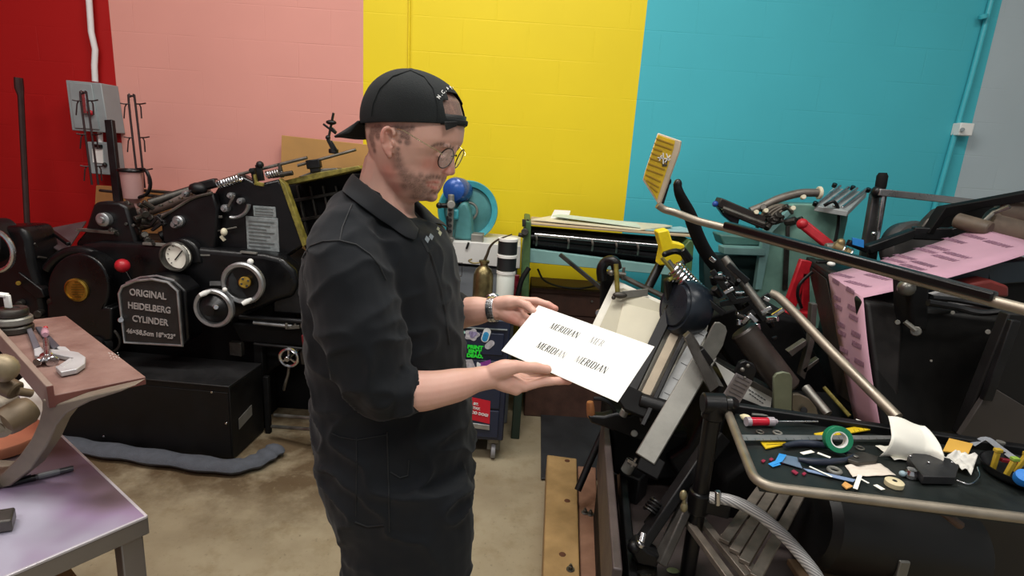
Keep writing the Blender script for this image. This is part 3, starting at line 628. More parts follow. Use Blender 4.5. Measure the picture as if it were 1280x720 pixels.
palm(RW, mc, [.0115, .0115, .0105, .0095])
palm(RW, [(645, 487, .995)], [.012])
finger([(655, 483, 1.0), (681, 477, 1.008), (700, 476, 1.014), (711, 476.5, 1.017)], .0102, .0078)
finger([(651, 477, 1.018), (673, 477, 1.04), (688, 473, 1.05), (697, 471, 1.052)], .0098, .0075)
finger([(647, 471, 1.036), (664, 474, 1.062), (677, 471, 1.072), (685, 469, 1.074)], .0092, .0072)
finger([(642, 465, 1.052), (655, 470, 1.075), (664, 469, 1.085), (671, 467, 1.087)], .0082, .0065)
limb(b, J((616, 466, .985), (630, 461, .985), (645, 458.5, .99)), [.018, .018, .0135])
finger([(645, 458.5, .99), (669, 459.5, 1.0), (684, 462, 1.008)], .0122, .0095)
# left arm (far)
SHL = PY(520, 300, 1.27); ELL = PY(520, 400, 1.30)
limb(b, [SHL, PY(512, 350, 1.30), ELL], [.05, .045, .04])
limb(b, [ELL, PY(560, 394, 1.275), PY(592, 389, 1.25), PY(613, 387, 1.235), PY(622, 387, 1.23)], [.04, .04, .034, .026, .0245], 18)
LW = (622, 387, 1.228)
ml = [(648, 377, 1.232), (650, 386, 1.224), (650, 394, 1.213), (646, 401, 1.202)]
palm(LW, ml, [.0125, .013, .0125, .0115])
finger([(648, 375.5, 1.232), (670, 376.5, 1.228), (685, 381, 1.219), (694, 386, 1.212)], .0102, .0082)
finger([(650, 385, 1.226), (672, 388, 1.228), (688, 394, 1.217), (698, 399, 1.207)], .0102, .0082)
finger([(650, 394, 1.214), (668, 402, 1.213), (682, 410, 1.201), (690, 415, 1.192)], .0098, .0078)
finger([(646, 401, 1.202), (660, 410, 1.197), (671, 417, 1.186), (679, 421, 1.178)], .009, .007)
limb(b, J((624, 380, 1.222), (636, 378, 1.212), (646, 377, 1.206)), [.018, .017, .013])
finger([(646, 377, 1.206), (659, 382, 1.196), (667.5, 390, 1.184)], .0115, .0092)
me = remesh(b, .0026, 4, .55)
A = verts(me); ns = norms(me).astype(float)
def push(c, r, d):
    global A
    A = A + g(A, c, r)[:, None] * np.array(d)
hf = np.array(HF); hs = np.array(HS)
_bv = BVHTree.FromPolygons([tuple(v) for v in A], [tuple(p.vertices) for p in me.polygons])
def HP(px, py):
    h_ = _bv.ray_cast(CAM, ray(px, py).normalized()); return h_[0] if h_[0] else MP(px, py, .07)
def both(q): return (q, mirH(q))
def push2(px, py, rad, f=0., side=0., up=0.):
    """press the surface in or out on both sides of the face"""
    global A
    for k_, q in enumerate(both(HP(px, py))):
        d = HF * f + V((0, 0, up)) + HS * (side * (1 if k_ == 0 else -1)); A = A + g(A, q, rad)[:, None] * np.array(d)
push2(556, 190, .008, -.005); push2(550, 190, .009, -.004, .001); push2(545, 195, .007, -.002); push2(555, 200, .006, -.002)
push2(486, 170, .006, 0, .007); push2(485, 177, .005, 0, .007); push2(488, 182, .0045, 0, .006); push2(482, 166, .0028, 0, .003); push2(481, 180, .0025, 0, .003)
push2(556, 219, .0035, -.001, .003, .002); push2(550.5, 215, .004, -.001, .0015)
for x_, y_ in ((547, 231.5), (543, 231), (539, 230.3), (535, 229.8), (531.5, 229.3)): push2(x_, y_, .0032, -.0016, .0012)
push2(530, 228.5, .005, 0, .0015); push2(541, 240.5, .006, -.0015); push2(520, 215, .018, 0, .0035); push2(544, 217, .008, -.001, .002)
for k_ in range(3): push(MP(548.5, 231.5), .0035, -.0012 * hf)
setv(me, A)
def blob(lst):
    m_ = np.zeros(len(A))
    for c, r in lst: m_ = np.maximum(m_, g(A, c, r))
    return np.clip(m_ * 1.15, 0, 1)
def bl(pts): return [(q, rad) for x_, y_, rad in pts for q in both(HP(x_, y_))]
stub = bl([(497, 193, .0065), (498, 200, .009), (500, 208, .011), (504, 216, .013), (509, 224, .014), (515, 232, .015), (513, 222, .012), (521, 226, .012), (521, 238, .015), (527, 245, .014), (527, 233, .013), (531, 239, .012), (536, 242, .010), (538, 248, .010), (533, 249, .011), (519, 246, .012), (506, 233, .010), (534, 222.5, .0065), (538, 221.5, .006), (542, 221, .0055), (546, 221.5, .005), (549, 222.5, .0045), (530, 226, .006), (540, 239, .006), (544, 241, .006), (526, 220, .007)])
stub += [(MP(541, 241), .008), (MP(537, 249), .014), (MP(527, 254), .016), (MP(550.5, 223), .006)]
hair = bl([(497, 161, .007), (503, 162, .008), (509, 162, .007), (515, 160, .005), (509, 172, .0055), (509, 178, .0055), (508, 168, .006), (503, 170, .006), (500, 177, .004), (498, 186, .003), (470, 162, .010), (466, 164, .010), (464, 172, .010), (466, 180, .008), (474, 160, .008), (472, 170, .007), (468, 188, .005)])
hair += bl([(540, 183, .0026), (543, 181.6, .0030), (547, 180.6, .0034), (551, 180.4, .0036), (555, 181, .0036), (559, 182, .0036), (563, 183.4, .0034), (566, 185, .003)])
hair += bl([(547, 196, .0014), (549.5, 197.5, .0015), (552, 198.6, .0016), (555, 199.2, .0016), (558, 199.4, .0015)])
for x in range(463, 580, 8):
    for o in (-.07, -.04, 0, .04, .07): hair.append((MP(x, 120 if 470 < x < 560 else 138, o), .026))
hair += bl([(566, 128, .012), (570, 136, .012), (573, 143, .008), (560, 122, .012), (564, 140, .010)])
for o in (-.03, -.015, 0, .015, .03): hair += [(MP(466, 172, o), .014), (MP(574, 133, o), .014)]
lips = bl([(x_, y_, .0032) for x_, y_ in ((535, 228.6), (538, 228.2), (541, 227.8), (544, 227.6), (547, 227.8), (536, 232), (539, 233.5), (542, 234.5), (545, 235))]) + [(MP(549.5, 228), .005), (MP(546.5, 235), .005)]
red = bl([(480, 165, .010), (480, 175, .010), (484, 190, .010), (560, 213, .009), (566, 214, .009), (545, 207, .014), (535, 205, .014), (486, 215, .02), (495, 235, .015)]) + [(PY(694, 386, 1.2), .022), (PY(640, 402, 1.2), .02), (PY(710, 477, 1.01), .015)]
ca = me.color_attributes.new('skin_masks', 'FLOAT_COLOR', 'POINT')
buf = np.stack([np.clip(blob(stub) * 1.0, 0, 1), np.clip(blob(hair) * 1.35, 0, 1), np.maximum(blob(lips) * .9, blob(red) * .5), np.ones(len(A))], 1).astype(np.float32)
ca.data.foreach_set('color', buf.ravel())
def skin_mat():
    m = bpy.data.materials.new('skin'); m.use_nodes = True; N = m.node_tree.nodes; L = m.node_tree.links; b_ = N['Principled BSDF']
    at = N.new('ShaderNodeAttribute'); at.attribute_name = 'skin_masks'; sp = N.new('ShaderNodeSeparateColor'); L.new(at.outputs['Color'], sp.inputs[0])
    tc = N.new('ShaderNodeTexCoord')
    def nz(s, d=4):
        n = N.new('ShaderNodeTexNoise'); n.inputs['Scale'].default_value = s; n.inputs['Detail'].default_value = d; L.new(tc.outputs['Object'], n.inputs['Vector']); return n.outputs['Fac']
    def mix(a, c, f):
        x = N.new('ShaderNodeMix'); x.data_type = 'RGBA'; L.new(f, x.inputs[0])
        for i, q in ((6, a), (7, c)):
            if isinstance(q, str): x.inputs[i].default_value = (*lin(q), 1)
            else: L.new(q, x.inputs[i])
        return x.outputs[2]
    def ma(op, a, c):
        x = N.new('ShaderNodeMath'); x.operation = op; x.use_clamp = True
        for i, q in enumerate((a, c)):
            if isinstance(q, (int, float)): x.inputs[i].default_value = q
            else: L.new(q, x.inputs[i])
        return x.outputs[0]
    c = mix('#cc9a89', '#d9ae9e', nz(28)); c = mix(c, '#b9573f' if 0 else '#bd6a5c', sp.outputs['Blue'])
    sm = ma('MULTIPLY', sp.outputs['Red'], ma('ADD', ma('MULTIPLY', nz(700, 2), .9), .22))
    c = mix(c, '#4f3b32', ma('MULTIPLY', sm, 1.0))
    hm = ma('MULTIPLY', sp.outputs['Green'], ma('ADD', ma('MULTIPLY', nz(600, 2), .7), .35))
    c = mix(c, '#2e241f', ma('MULTIPLY', hm, .95))
    L.new(c, b_.inputs['Base Color']); b_.inputs['Roughness'].default_value = .5; b_.inputs['Subsurface Weight'].default_value = .12; b_.inputs['Subsurface Scale'].default_value = .01; b_.inputs['Subsurface Radius'].default_value = (1, .35, .2)
    bp = N.new('ShaderNodeBump'); bp.inputs['Strength'].default_value = .12; bp.inputs['Distance'].default_value = .001; L.new(nz(350, 3), bp.inputs['Height']); L.new(bp.outputs['Normal'], b_.inputs['Normal'])
    return m
a = verts(me) - np.array(MAN); setv(me, a); me.materials.clear(); me.materials.append(skin_mat())
for p in me.polygons: p.use_smooth = True
man = bpy.data.objects.new('person', me); COL.objects.link(man); man.location = MAN; man['_o'] = tuple(MAN)
tag(man, 'man in black coveralls, backwards black cap and glasses, holding a printed white card', 'person')
# ---- coveralls
b = MB()
lv = [(262, 446, 505, .085), (275, 428, 525, .135), (290, 415, 545, .165), (310, 405, 555, .18), (335, 400, 560, .18), (370, 398, 566, .175), (410, 399, 571, .168), (450, 401, 576, .16), (490, 407, 579, .16), (520, 410, 583, .165), (557, 413, 586, .17), (590, 420, 586, .172), (615, 427, 587, .168), (640, 434, 586, .15), (660, 442, 570, .11)]
rings(b, [(TP(x0, y), TP(x1, y), w_) for y, x0, x1, w_ in lv], TS, 36, .92)
limb(b, [PY(432, 300, 1.0), TP(462, 262), PY(505, 285, 1.27)], [.062, .06, .062])
for sg, dx in ((-1, 0), (1, 0)):
    pts = []
    for y, x0, x1 in ((585, 423, 586), (620, 430, 588), (655, 437, 589), (700, 436, 584), (740, 436, 580)):
        o_ = .075 * sg; c = (TP(x0, y, -o_) + TP(x1, y, -o_)) / 2; pts.append((c, (TP(x1, y, -o_) - TP(x0, y, -o_)).length / 2))
    zz_ = pts[-1][0]; pts += [(V((zz_.x, zz_.y, .42)), .10), (V((zz_.x - .01, zz_.y, .09)), .088)]
    rs_ = [(c - TF * r_, c + TF * r_, min(.1, r_ * .95)) for c, r_ in pts]; rings(b, rs_, TS, 24)
# sleeves
limb(b, [PY(432, 305, 1.0), PY(438, 340, .965), PY(447, 392, .94), PY(460, 440, .925), PY(479, 480, .915), PY(505, 490, .92)], [.066, .076, .075, .069, .058, .0405], 20, 6)
limb(b, [PY(515, 305, 1.27), PY(520, 350, 1.29), PY(535, 390, 1.29), PY(566, 386, 1.272)], [.062, .066, .062, .047], 18, 6)
b.lathe([(.040, -.028), (.0475, -.02), (.0485, .004), (.044, .008), (.036, .006)], PY(508, 489.5, .921), PY(540, 487, .935) - PY(508, 489.5, .921), 28)
b.lathe([(.044, -.03), (.0505, -.02), (.0505, .004), (.046, .008), (.040, .006)], PY(571, 390, 1.268), PY(592, 389, 1.25) - PY(566, 391, 1.272), 28)
me = remesh(b, .0052, 5, .5); A = verts(me); n_ = norms(me).astype(float)
D = np.empty(len(A)); an = A.tolist()
EL_ = V(PY(470, 470, .915)); ELB = V(PY(535, 395, 1.29)); WS = V(PY(430, 545, 1.0))
for i, q in enumerate(an):
    v = V(q)
    e = max(0, 1 - (v - EL_).length / .16); e2 = max(0, 1 - abs(v.z - 1.03) / .16)
    f1 = noise.noise(V((v.x * 9, v.y * 9, v.z * 5))) * .006
    rd = 1 - abs(noise.noise(V((v.x * 7 + v.z * 11, v.y * 12, v.z * 13 - v.x * 9 + 3))))       # ridged folds
    f2 = (rd ** 4 - .35) * (.007 + .012 * e + .007 * e2)
    D[i] = f1 + f2 + noise.noise(v * 34) * .0014
A = A + n_ * D[:, None]
# keep the cloth outside the forearms' way: open cuffs
setv(me, A)
def cloth_mat():
    m = mat('black_work_cotton', '#14171b', .85, 0, .2, 3.5, .0, 10, .2)
    N = m.node_tree.nodes; L = m.node_tree.links; tc = [n for n in N if n.type == 'TEX_COORD'][0]
    wv = N.new('ShaderNodeTexNoise'); wv.inputs['Scale'].default_value = 700; L.new(tc.outputs['Object'], wv.inputs['Vector'])
    bp = N.new('ShaderNodeBump'); bp.inputs['Strength'].default_value = .25; bp.inputs['Distance'].default_value = .0008; L.new(wv.outputs['Fac'], bp.inputs['Height']); L.new(bp.outputs['Normal'], N['Principled BSDF'].inputs['Normal'])
    N['Principled BSDF'].inputs['Sheen Weight'].default_value = .08; N['Principled BSDF'].inputs['Sheen Roughness'].default_value = .5
    return m
CLO = cloth_mat()
bmv = bmesh.new(); bmv.from_mesh(me); bvh = BVHTree.FromBMesh(bmv); bmv.free()
suit = link_world('coveralls', me, CLO, man)
SEAM = mat('seam_stitching', '#14171a', .8, 0, .1)
def hit(px, py, lift=.0008):
    d = ray(px, py).normalized(); r = bvh.ray_cast(CAM, d); return (r[0] + r[1] * lift) if r[0] else None
def on_cloth(name, pts, r, m, step=5, parent=suit):
    out = []
    for (x0, y0), (x1, y1) in zip(pts, pts[1:]):
        n = max(1, int(math.hypot(x1 - x0, y1 - y0) / step))
        for i in range(n): out.append((x0 + (x1 - x0) * i / n, y0 + (y1 - y0) * i / n))
    out.append(pts[-1]); q = [hit(*p) for p in out]; q = [p for p in q if p is not None]
    if len(q) > 2: MB().tube(q, r, 6).build(name, m, parent)
on_cloth('shoulder_seam', [(379, 322), (388, 308), (404, 302), (425, 301), (445, 306), (462, 318), (474, 332), (482, 350)], .0016, SEAM)
on_cloth('yoke_seam', [(440, 256), (434, 270), (428, 285), (425, 301)], .0013, SEAM)
on_cloth('side_seam', [(484, 540), (485, 580), (486, 620), (487, 665)], .0016, SEAM)
on_cloth('pocket_seam', [(446, 547), (446, 590), (445, 645)], .0013, SEAM)
on_cloth('pocket_seam', [(412, 540), (425, 546), (446, 550), (484, 543)], .0013, SEAM)
on_cloth('pocket_hem', [(444, 652), (460, 658), (480, 656)], .002, SEAM)
on_cloth('pocket_hem', [(488, 590), (500, 597), (510, 594), (511, 575)], .0015, SEAM)
on_cloth('front_placket', [(527, 300), (538, 320), (548, 350), (556, 390), (561, 430)], .003, SEAM)
# collar: folded band round the neck
up = [(442, 217, .0), (446, 221, .035), (460, 233, .058), (480, 249, .062), (500, 264, .05), (514, 276, .03), (521, 286, .012)]
lo = [(428, 240, .0), (430, 244, .05), (446, 259, .085), (468, 274, .092), (488, 288, .082), (503, 299, .062), (516, 303, .045)]
nr = len(up); U1 = [TP(*q) for q in up]
def lay(p, l=.007):
    r = bvh.find_nearest(p); return r[0] + r[1] * l
L1 = [(hit(x, y, .007) or lay(TP(x, y, o_))) if i else lay(TP(x, y, o_)) for i, (x, y, o_) in enumerate(lo)]
U1 = spline(U1, 4); L1 = spline(L1, 4)
ringU = [mirT(p) for p in U1[::-1]][:-1] + U1; ringL = [lay(mirT(p)) for p in L1[::-1]][:-1] + L1
cb = MB(); n = len(ringU); vs = []
for u_, l_ in zip(ringU, ringL):
    mid = (u_ + l_) / 2; out = V((mid.x, mid.y, 0)) - V((T0.x - .03, T0.y, 0)); out.normalize()
    ctr_ = u_ - out * .006 - V((0, 0, .035))
    m1 = lay(mid, .008); mid = m1 if (m1 - mid).length < .04 and (m1 - mid).dot(out) > 0 else mid + out * .006
    vs += [ctr_, u_ - out * .001, u_ + out * .004 , mid, l_]
k = 5; fs = [(i * k + j, i * k + j + 1, (i + 1) * k + j + 1, (i + 1) * k + j) for i in range(n - 1) for j in range(k - 1)]
cb.add(vs, fs); co = cb.build('collar', CLO, man); so = co.modifiers.new('s', 'SOLIDIFY'); so.thickness = .003; so.offset = 0; ss = co.modifiers.new('ss', 'SUBSURF'); ss.levels = 1; ss.render_levels = 2
# chest marks
WM = mat('patch_grey', '#8d969b', .7); YM_ = mat('patch_cream', '#c9c9a8', .7)
for px, m_, s_ in (((533, 300), WM, .0075), ((538, 297), WM, .0075), ((547, 287), YM_, .005), ((549, 292), YM_, .006)):
    q = hit(*px, .002)
    if q is not None:
        d = ray(*px).normalized(); x_ = d.cross(V((0, 0, 1))).normalized(); z_ = x_.cross(d)
        MB().prism([q + x_ * -s_ * .2 + z_ * s_, q + x_ * s_ * .7 + z_ * s_ * .2, q + x_ * s_ * .2 - z_ * s_, q - x_ * s_ * .7 - z_ * s_ * .2], -d * .0015).build('chest_patch', m_, suit)
# ---- cap
CAPM = mat('washed_black_cap', '#272a2b', .85, 0, .15, 14, .2, 500, .2)
cap_l = [(157, 459, 579.5, .0845), (150, 458, 580.5, .0855), (140, 458.5, 579, .086), (129, 461, 575, .084), (118, 465.5, 568.5, .079), (109, 471, 561, .072), (101, 479, 551, .062), (95, 488, 540, .049), (91, 497, 530, .034), (88.6, 507, 520, .014)]
vs = []; fs = []; n = 64; k = len(cap_l)
for (y, x0, x1, w_) in cap_l:
    pb = MP(x0, y + .0); pf = MP(x1, y); c = (pb + pf) / 2; f = (pf - pb) / 2
    for i in range(n):
        t = 2 * PI * i / n; ct, st = math.cos(t), math.sin(t); vs.append(c + f * ct + HS * (w_ * st))
# opening over the forehead (front of the wearer): leave faces out inside an arch
for i in range(k - 1):
    for j in range(n):
        t = (2 * PI * (j + .5) / n + PI) % (2 * PI) - PI; h = i + .5
        if abs(t) < .62 and 1 < h < 3.9 and (abs(t) / .62) ** 2 + ((h - 1.2) / 2.9) ** 2 < 1.02: continue
        fs.append((i * n + j, i * n + (j + 1) % n, (i + 1) * n + (j + 1) % n, (i + 1) * n + j))
fs.append(tuple((k - 1) * n + j for j in range(n)))
cm = MB(); cm.add(vs, fs); cap = cm.build('cap', CAPM, man, ang=180)
so = cap.modifiers.new('s', 'SOLIDIFY'); so.thickness = .0028; so.offset = 1; ss = cap.modifiers.new('ss', 'SUBSURF'); ss.levels = 1; ss.render_levels = 2
# adjusting strap, hanging tail, brim, button, seams
st_ = MB(); sv = []
for t in [x / 12 for x in range(-8, 9)]:
    for y, x0, x1, w_ in ((158, 459, 578.2, .0845), (145, 458, 579.4, .086)):
        pb = MP(x0, y); pf = MP(x1, y); c = (pb + pf) / 2; f = (pf - pb) / 2; sv.append(c + f * math.cos(t) * 1.006 + HS * (w_ * math.sin(t) * 1.01))
st_.add(sv, [(2 * i, 2 * i + 1, 2 * i + 3, 2 * i + 2) for i in range(16)])
o = st_.build('strap', mat('black_strap', '#0e0f10', .6, 0, .1), cap, ang=180); so = o.modifiers.new('s', 'SOLIDIFY'); so.thickness = .003
MB().prism([MP(556, 152, .055), MP(572, 152, .03), MP(571, 158, .03), MP(558, 163, .055)], -HS * .003).build('strap_tail', _M['black_strap'], cap, .001)
br = MB(); bv = []; nb = 13
for r_ in range(6):
    u_ = r_ / 5
    for j in range(nb):
        a_ = (j / (nb - 1) - .5) * 2
        root = MP(459, 154 - 0 * abs(a_)) * 1.0
        back = V(MP(459 + 14 * a_ * a_, 153)) - HS * (-.072 * a_)
        tipd = (MP(425.5, 171) - MP(459, 153)) * (1 - .55 * a_ * a_ * a_ * a_ - .15 * a_ * a_)
        q = back + tipd * u_ + V((0, 0, -.012 * a_ * a_ * (.3 + u_)))
        bv.append(q)
br.add(bv, [(r_ * nb + j, r_ * nb + j + 1, (r_ + 1) * nb + j + 1, (r_ + 1) * nb + j) for r_ in range(5) for j in range(nb - 1)])
o = br.build('brim', CAPM, cap, ang=180); so = o.modifiers.new('s', 'SOLIDIFY'); so.thickness = .004; so.offset = 0
MB().ell(MP(513.5, 88), (.008, .008, .004)).build('button', CAPM, cap)
bm_ = bmesh.new(); bm_.from_mesh(cap.data); bmesh.ops.translate(bm_, verts=bm_.verts, vec=MAN); cbvh = BVHTree.FromBMesh(bm_); bm_.free()
def chit(px, py, l=.004):
    r = cbvh.ray_cast(CAM, ray(px, py).normalized()); return (r[0], r[1] if r[1].dot(ray(px, py)) < 0 else -r[1]) if r[0] else None
for pts in ([(513, 90), (530, 98), (541, 112), (546, 130), (547, 142), (546, 156)], [(513, 90), (492, 97), (476, 112), (468, 130), (465, 150)], ):
    q = []
    for (x0, y0), (x1, y1) in zip(pts, pts[1:]):
        for i in range(4):
            r = chit(x0 + (x1 - x0) * i / 4, y0 + (y1 - y0) * i / 4)
            if r: q.append(r[0] + r[1] * .0032)
    MB().tube(q, .0011, 6).build('panel_seam', CAPM, cap)
for ch, x, y, rot_ in (('N', 547.5, 123, 58), ('.', 550, 119.5, 54), ('C', 552.5, 117, 48), ('.', 555.2, 115, 42), ('P', 558.2, 113.2, 30), ('R', 561.6, 111.6, 22), ('I', 564.2, 111.2, 10)):
    r = chit(x, y)
    if not r: continue
    q, nn = r; d = nn
    e = CR * math.cos(math.radians(rot_)) + CU * math.sin(math.radians(rot_)); e = (e - d * e.dot(d)).normalized(); u_ = d.cross(e)
    text('lettering', ch, .0095, q + d * .0035, e, u_, WHT, cap, .0003, bold=.0002)
# ---- glasses
GL = mat('thin_dark_metal', '#2a2623', .35, .9, .1); GG = mat('pale_gold_metal', '#d8c9a0', .3, .9, .1)
def glass_mat():
    m = bpy.data.materials.new('spectacle_lens'); m.use_nodes = True; b_ = m.node_tree.nodes['Principled BSDF']; b_.inputs['Base Color'].default_value = (.9, .93, .9, 1); b_.inputs['Roughness'].default_value = .03
    b_.inputs['Alpha'].default_value = .13; b_.inputs['Specular IOR Level'].default_value = .9; return m
LENS = glass_mat()
nrm = (HF * math.cos(math.radians(22)) - V((0, 0, 1)) * math.sin(math.radians(22))); 
lupx = HS; lupy = nrm.cross(HS).normalized(); 
if lupy.z < 0: lupy = -lupy
gc = MP(557.5, 198, .033); gl = MB()
for c, nm in ((gc, 'near'), (mirH(gc), 'far')):
    wrap = (c - H0).dot(HS); nr_ = (nrm + HS * (.18 if wrap > 0 else -.18)).normalized(); ux_ = lupy.cross(nr_).normalized()
    pts = [c + ux_ * math.cos(2 * PI * i / 32) * .0225 + lupy * math.sin(2 * PI * i / 32) * .0195 for i in range(32)]
    gl.tube(pts, .0011, 6, closed=True)
gl.tube(spline([gc + HS * .0215 + lupy * .004, (gc + mirH(gc)) / 2 + lupy * .009 + nrm * .004, mirH(gc) - HS * .0215 + lupy * .004], 4), .0011, 6)
glo = gl.build('glasses', GL, man)
for c in (gc, mirH(gc)):
    wrap = (c - H0).dot(HS); nr_ = (nrm + HS * (.18 if wrap > 0 else -.18)).normalized(); ux_ = lupy.cross(nr_).normalized()
    MB().prism([c + ux_ * math.cos(2 * PI * i / 32) * .0222 + lupy * math.sin(2 * PI * i / 32) * .0192 for i in range(32)], nr_ * .0012).build('lens', LENS, glo)
for f_ in (lambda p: p, mirH): MB().tube([f_(p) for p in spline([gc - HS * .022 + lupy * .006, MP(547, 188.5, .066), MP(525, 176, .084), MP(504, 163, .087), MP(496, 161.5, .085)], 4)], .0009, 6).build('temple', GG, glo)
# ---- watch and paper
wc = PY(616.5, 386.5, 1.2335); wax = (PY(640, 386, 1.222) - PY(600, 388, 1.245)).normalized()
WT = MB(); x_, y_, a_ = frame_of(wax)
for i in range(26):
    t = 2 * PI * i / 26; q = wc + (x_ * math.cos(t) + y_ * math.sin(t)) * .0275; tn = (-x_ * math.sin(t) + y_ * math.cos(t)); nn = (x_ * math.cos(t) + y_ * math.sin(t)); WT.box(q, (.0072, .017, .0035), Matrix((tn, wax, nn)).transposed())
wo = WT.build('wristwatch', CHR, man, .0006)
q = wc + V(CR) * -.0 + (-V((0, 0, 1)) * .0 - ray(616, 386).normalized()) * .0
MB().ring(wc, wax, .0262, .0035).build('watch_strap', STL, wo)
wn = V((-.1, .85, .5)).normalized(); MB().lathe([(.017, 0), (.018, .003), (.017, .008), (.0, .008)], wc + wn * .027, wn, 28).build('watch_case', CHR, wo)
# shoes
for sg in (-1, 1):
    hp = V((GX - .01, YM, 0)) + TS * sg * -.085
    s = MB(); rings(s, [(hp - TF * .09 + V((0, 0, .006)), hp + TF * .19 + V((0, 0, .006)), .048), (hp - TF * .09 + V((0, 0, .03)), hp + TF * .195 + V((0, 0, .03)), .05), (hp - TF * .085 + V((0, 0, .06)), hp + TF * .17 + V((0, 0, .05)), .046), (hp - TF * .075 + V((0, 0, .1)), hp + TF * .07 + V((0, 0, .1)), .045), (hp - TF * .07 + V((0, 0, .15)), hp + TF * .05 + V((0, 0, .15)), .045)], TS, 24)
    sh = s.build('boot', mat('black_boot_leather', '#1b1917', .5, 0, .2, 20), man); s2 = sh.modifiers.new('s', 'SUBSURF'); s2.levels = 1
    MB().prism([hp + TF * (.055 + .14 * math.cos(t)) + TS * .052 * math.sin(t) for t in [2 * PI * i / 24 for i in range(24)]], (0, 0, .014)).build('sole', RUB, sh, .002)
# the printed card
cA, cB, cC, cD = V((-.0135, 1.1106, 1.2492)), V((.061, 1.1912, 1.331)), V((.2761, 1.0094, 1.3139)), V((.2016, .9288, 1.2322))
nu = (cC - cB).normalized(); nv = (cB - cA).normalized(); nn = nu.cross(nv).normalized()
if nn.y > 0: nn = -nn
PAPR = mat('bright_white_card', '#f7f7f1', .6, 0, .015, 6)
card = MB().prism([cA, cB, cC, cD], -nn * .0009).build('printed_card', PAPR); 
tag(card, 'white card printed with the word MERIDIAN four times, held in both hands', 'card')
def cp(u_, v_): return cA + (cD - cA) * u_ + (cB - cA) * v_
def onc(px, py): return PP(px, py, cA, nn)
INKD = mat('black_print', '#26272a', .6); INKF = mat('faint_grey_print', '#a9a9a8', .6); INKM = mat('fading_grey_print', '#6d6d6e', .6)
def word(s, px, py, m, sz=.0122, i0=0):
    """set in a high-contrast slanted face: letters are drawn stroke by stroke"""
    o = onc(px, py); x = 0.; bb = MB()
    ux_ = nu; uy_ = nv
    def st(x0, y0, x1, y1, w_):   # stroke in letter units, slanted
        f = lambda X, Y_: o + ux_ * ((x + X + Y_ * .14) * sz) + uy_ * (Y_ * sz * 1.3) + nn * .0003
        bb.prism([f(x0 - w_ / 2, y0), f(x0 + w_ / 2, y0), f(x1 + w_ / 2, y1), f(x1 - w_ / 2, y1)], nn * .0002)
    T_, t_ = .17, .05
    for ch in s:
        x += .045
        if ch == 'M': st(.05, 0, .1, 1, t_); st(.12, 1, .42, 0, T_); st(.42, 0, .74, 1, t_); st(.8, 1, .84, 0, T_); x += 1.02
        elif ch == 'E':
            st(.08, 0, .08, 1, T_)
            for yy in (0, .5, .95): st(.28, yy, .28, yy + .05, .42)
            x += .62
        elif ch == 'R': st(.08, 0, .08, 1, T_); st(.24, .95, .24, 1, .3); st(.24, .48, .24, .53, .3); st(.4, .55, .4, .95, T_ * .9); st(.28, .5, .54, 0, T_ * .9); x += .66
        elif ch == 'I': st(.08, 0, .08, 1, T_); x += .3
        elif ch == 'D': st(.08, 0, .08, 1, T_); st(.28, .95, .28, 1, .36); st(.28, 0, .28, .05, .36); st(.44, .0, .6, .3, T_ * .7); st(.6, .28, .6, .72, T_); st(.6, .7, .44, 1, T_ * .7); x += .76
        elif ch == 'A': st(.02, 0, .36, 1, t_); st(.36, 1, .6, 0, T_); st(.28, .34, .28, .39, .36); x += .72
        elif ch == 'N': st(.07, 0, .07, 1, t_); st(.1, 1, .58, 0, T_); st(.6, 0, .6, 1, t_); x += .78
        x += .045
    bb.build('lettering', m, card, smooth=False)
word('MERIDIAN', 686.2, 410, INKD); word('MERIDI', 669.5, 434, INKD); 
def at(s, px, py, m, pre): # letters further along the same line
    wds = {'M': 1.02, 'E': .62, 'R': .66, 'I': .3, 'D': .76, 'A': .72, 'N': .78}; w_ = sum(wds[c] for c in pre) * .0122 + len(pre) * .09 * .0122
    d = onc(px, py) + nu * w_; q = d - CAM; return d
def word3(s, o3, m):
    global onc
    keep = onc; onc = lambda a_, b_: o3; word(s, 0, 0, m); onc = keep
word3('AN', at('', 669.5, 434, None, 'MERIDI'), INKF)
word('MER', 735.5, 427.5, INKF)
word('M', 717.5, 451.5, INKF); word3('ERIDIAN', at('', 717.5, 451.5, None, 'M'), INKM if 0 else INKD)
# ================================================================ middle of the background
def bolt(b, p, ax, r=.008, h=.006): b.cyl(p, V(p) + V(ax) * h, r, 8)
# ---- dark blue tool cabinet on castors
NVY = mat('navy_enamel', '#1a2238', .4, 0, .08, 8)
YC = 2.78
zt = PY(620, 400, YC).z
T = thing('tool_cabinet', 'navy blue rolling tool cabinet covered in stickers beside the man', 'tool cabinet', (-.25, YC + .2, 0))
xr = PY(634, 470, YC).x; xl = xr - .62; zb = PY(620, 551, YC).z
MB().box(((xl + xr) / 2, YC + .22, (zb + zt) / 2), (xr - xl, .44, zt - zb)).build('body', NVY, T, .008)
MB().box(((xl + xr) / 2, YC - .006, (zt * .93 + zb * .07 + zt * .0)), (xr - xl - .03, .012, .004)).build('seam_trim', GRYE, T)
b = MB()
for k in range(4): b.box(((xl + xr) / 2, YC - .005, zb + .1 + k * (zt - zb - .14) / 3.6), (xr - xl - .06, .01, .16 if k == 0 else .12))
build_each(b, 'drawer_front', mat('navy_drawer', '#1c253c', .38, 0, .08, 8), T, bevel=.004)
b = MB(); b.prism(pp([(583, 528), (612, 532), (612, 538), (583, 534)], YC - .018), (0, .012, 0)); b.build('drawer_pull', ALU, T, .002)
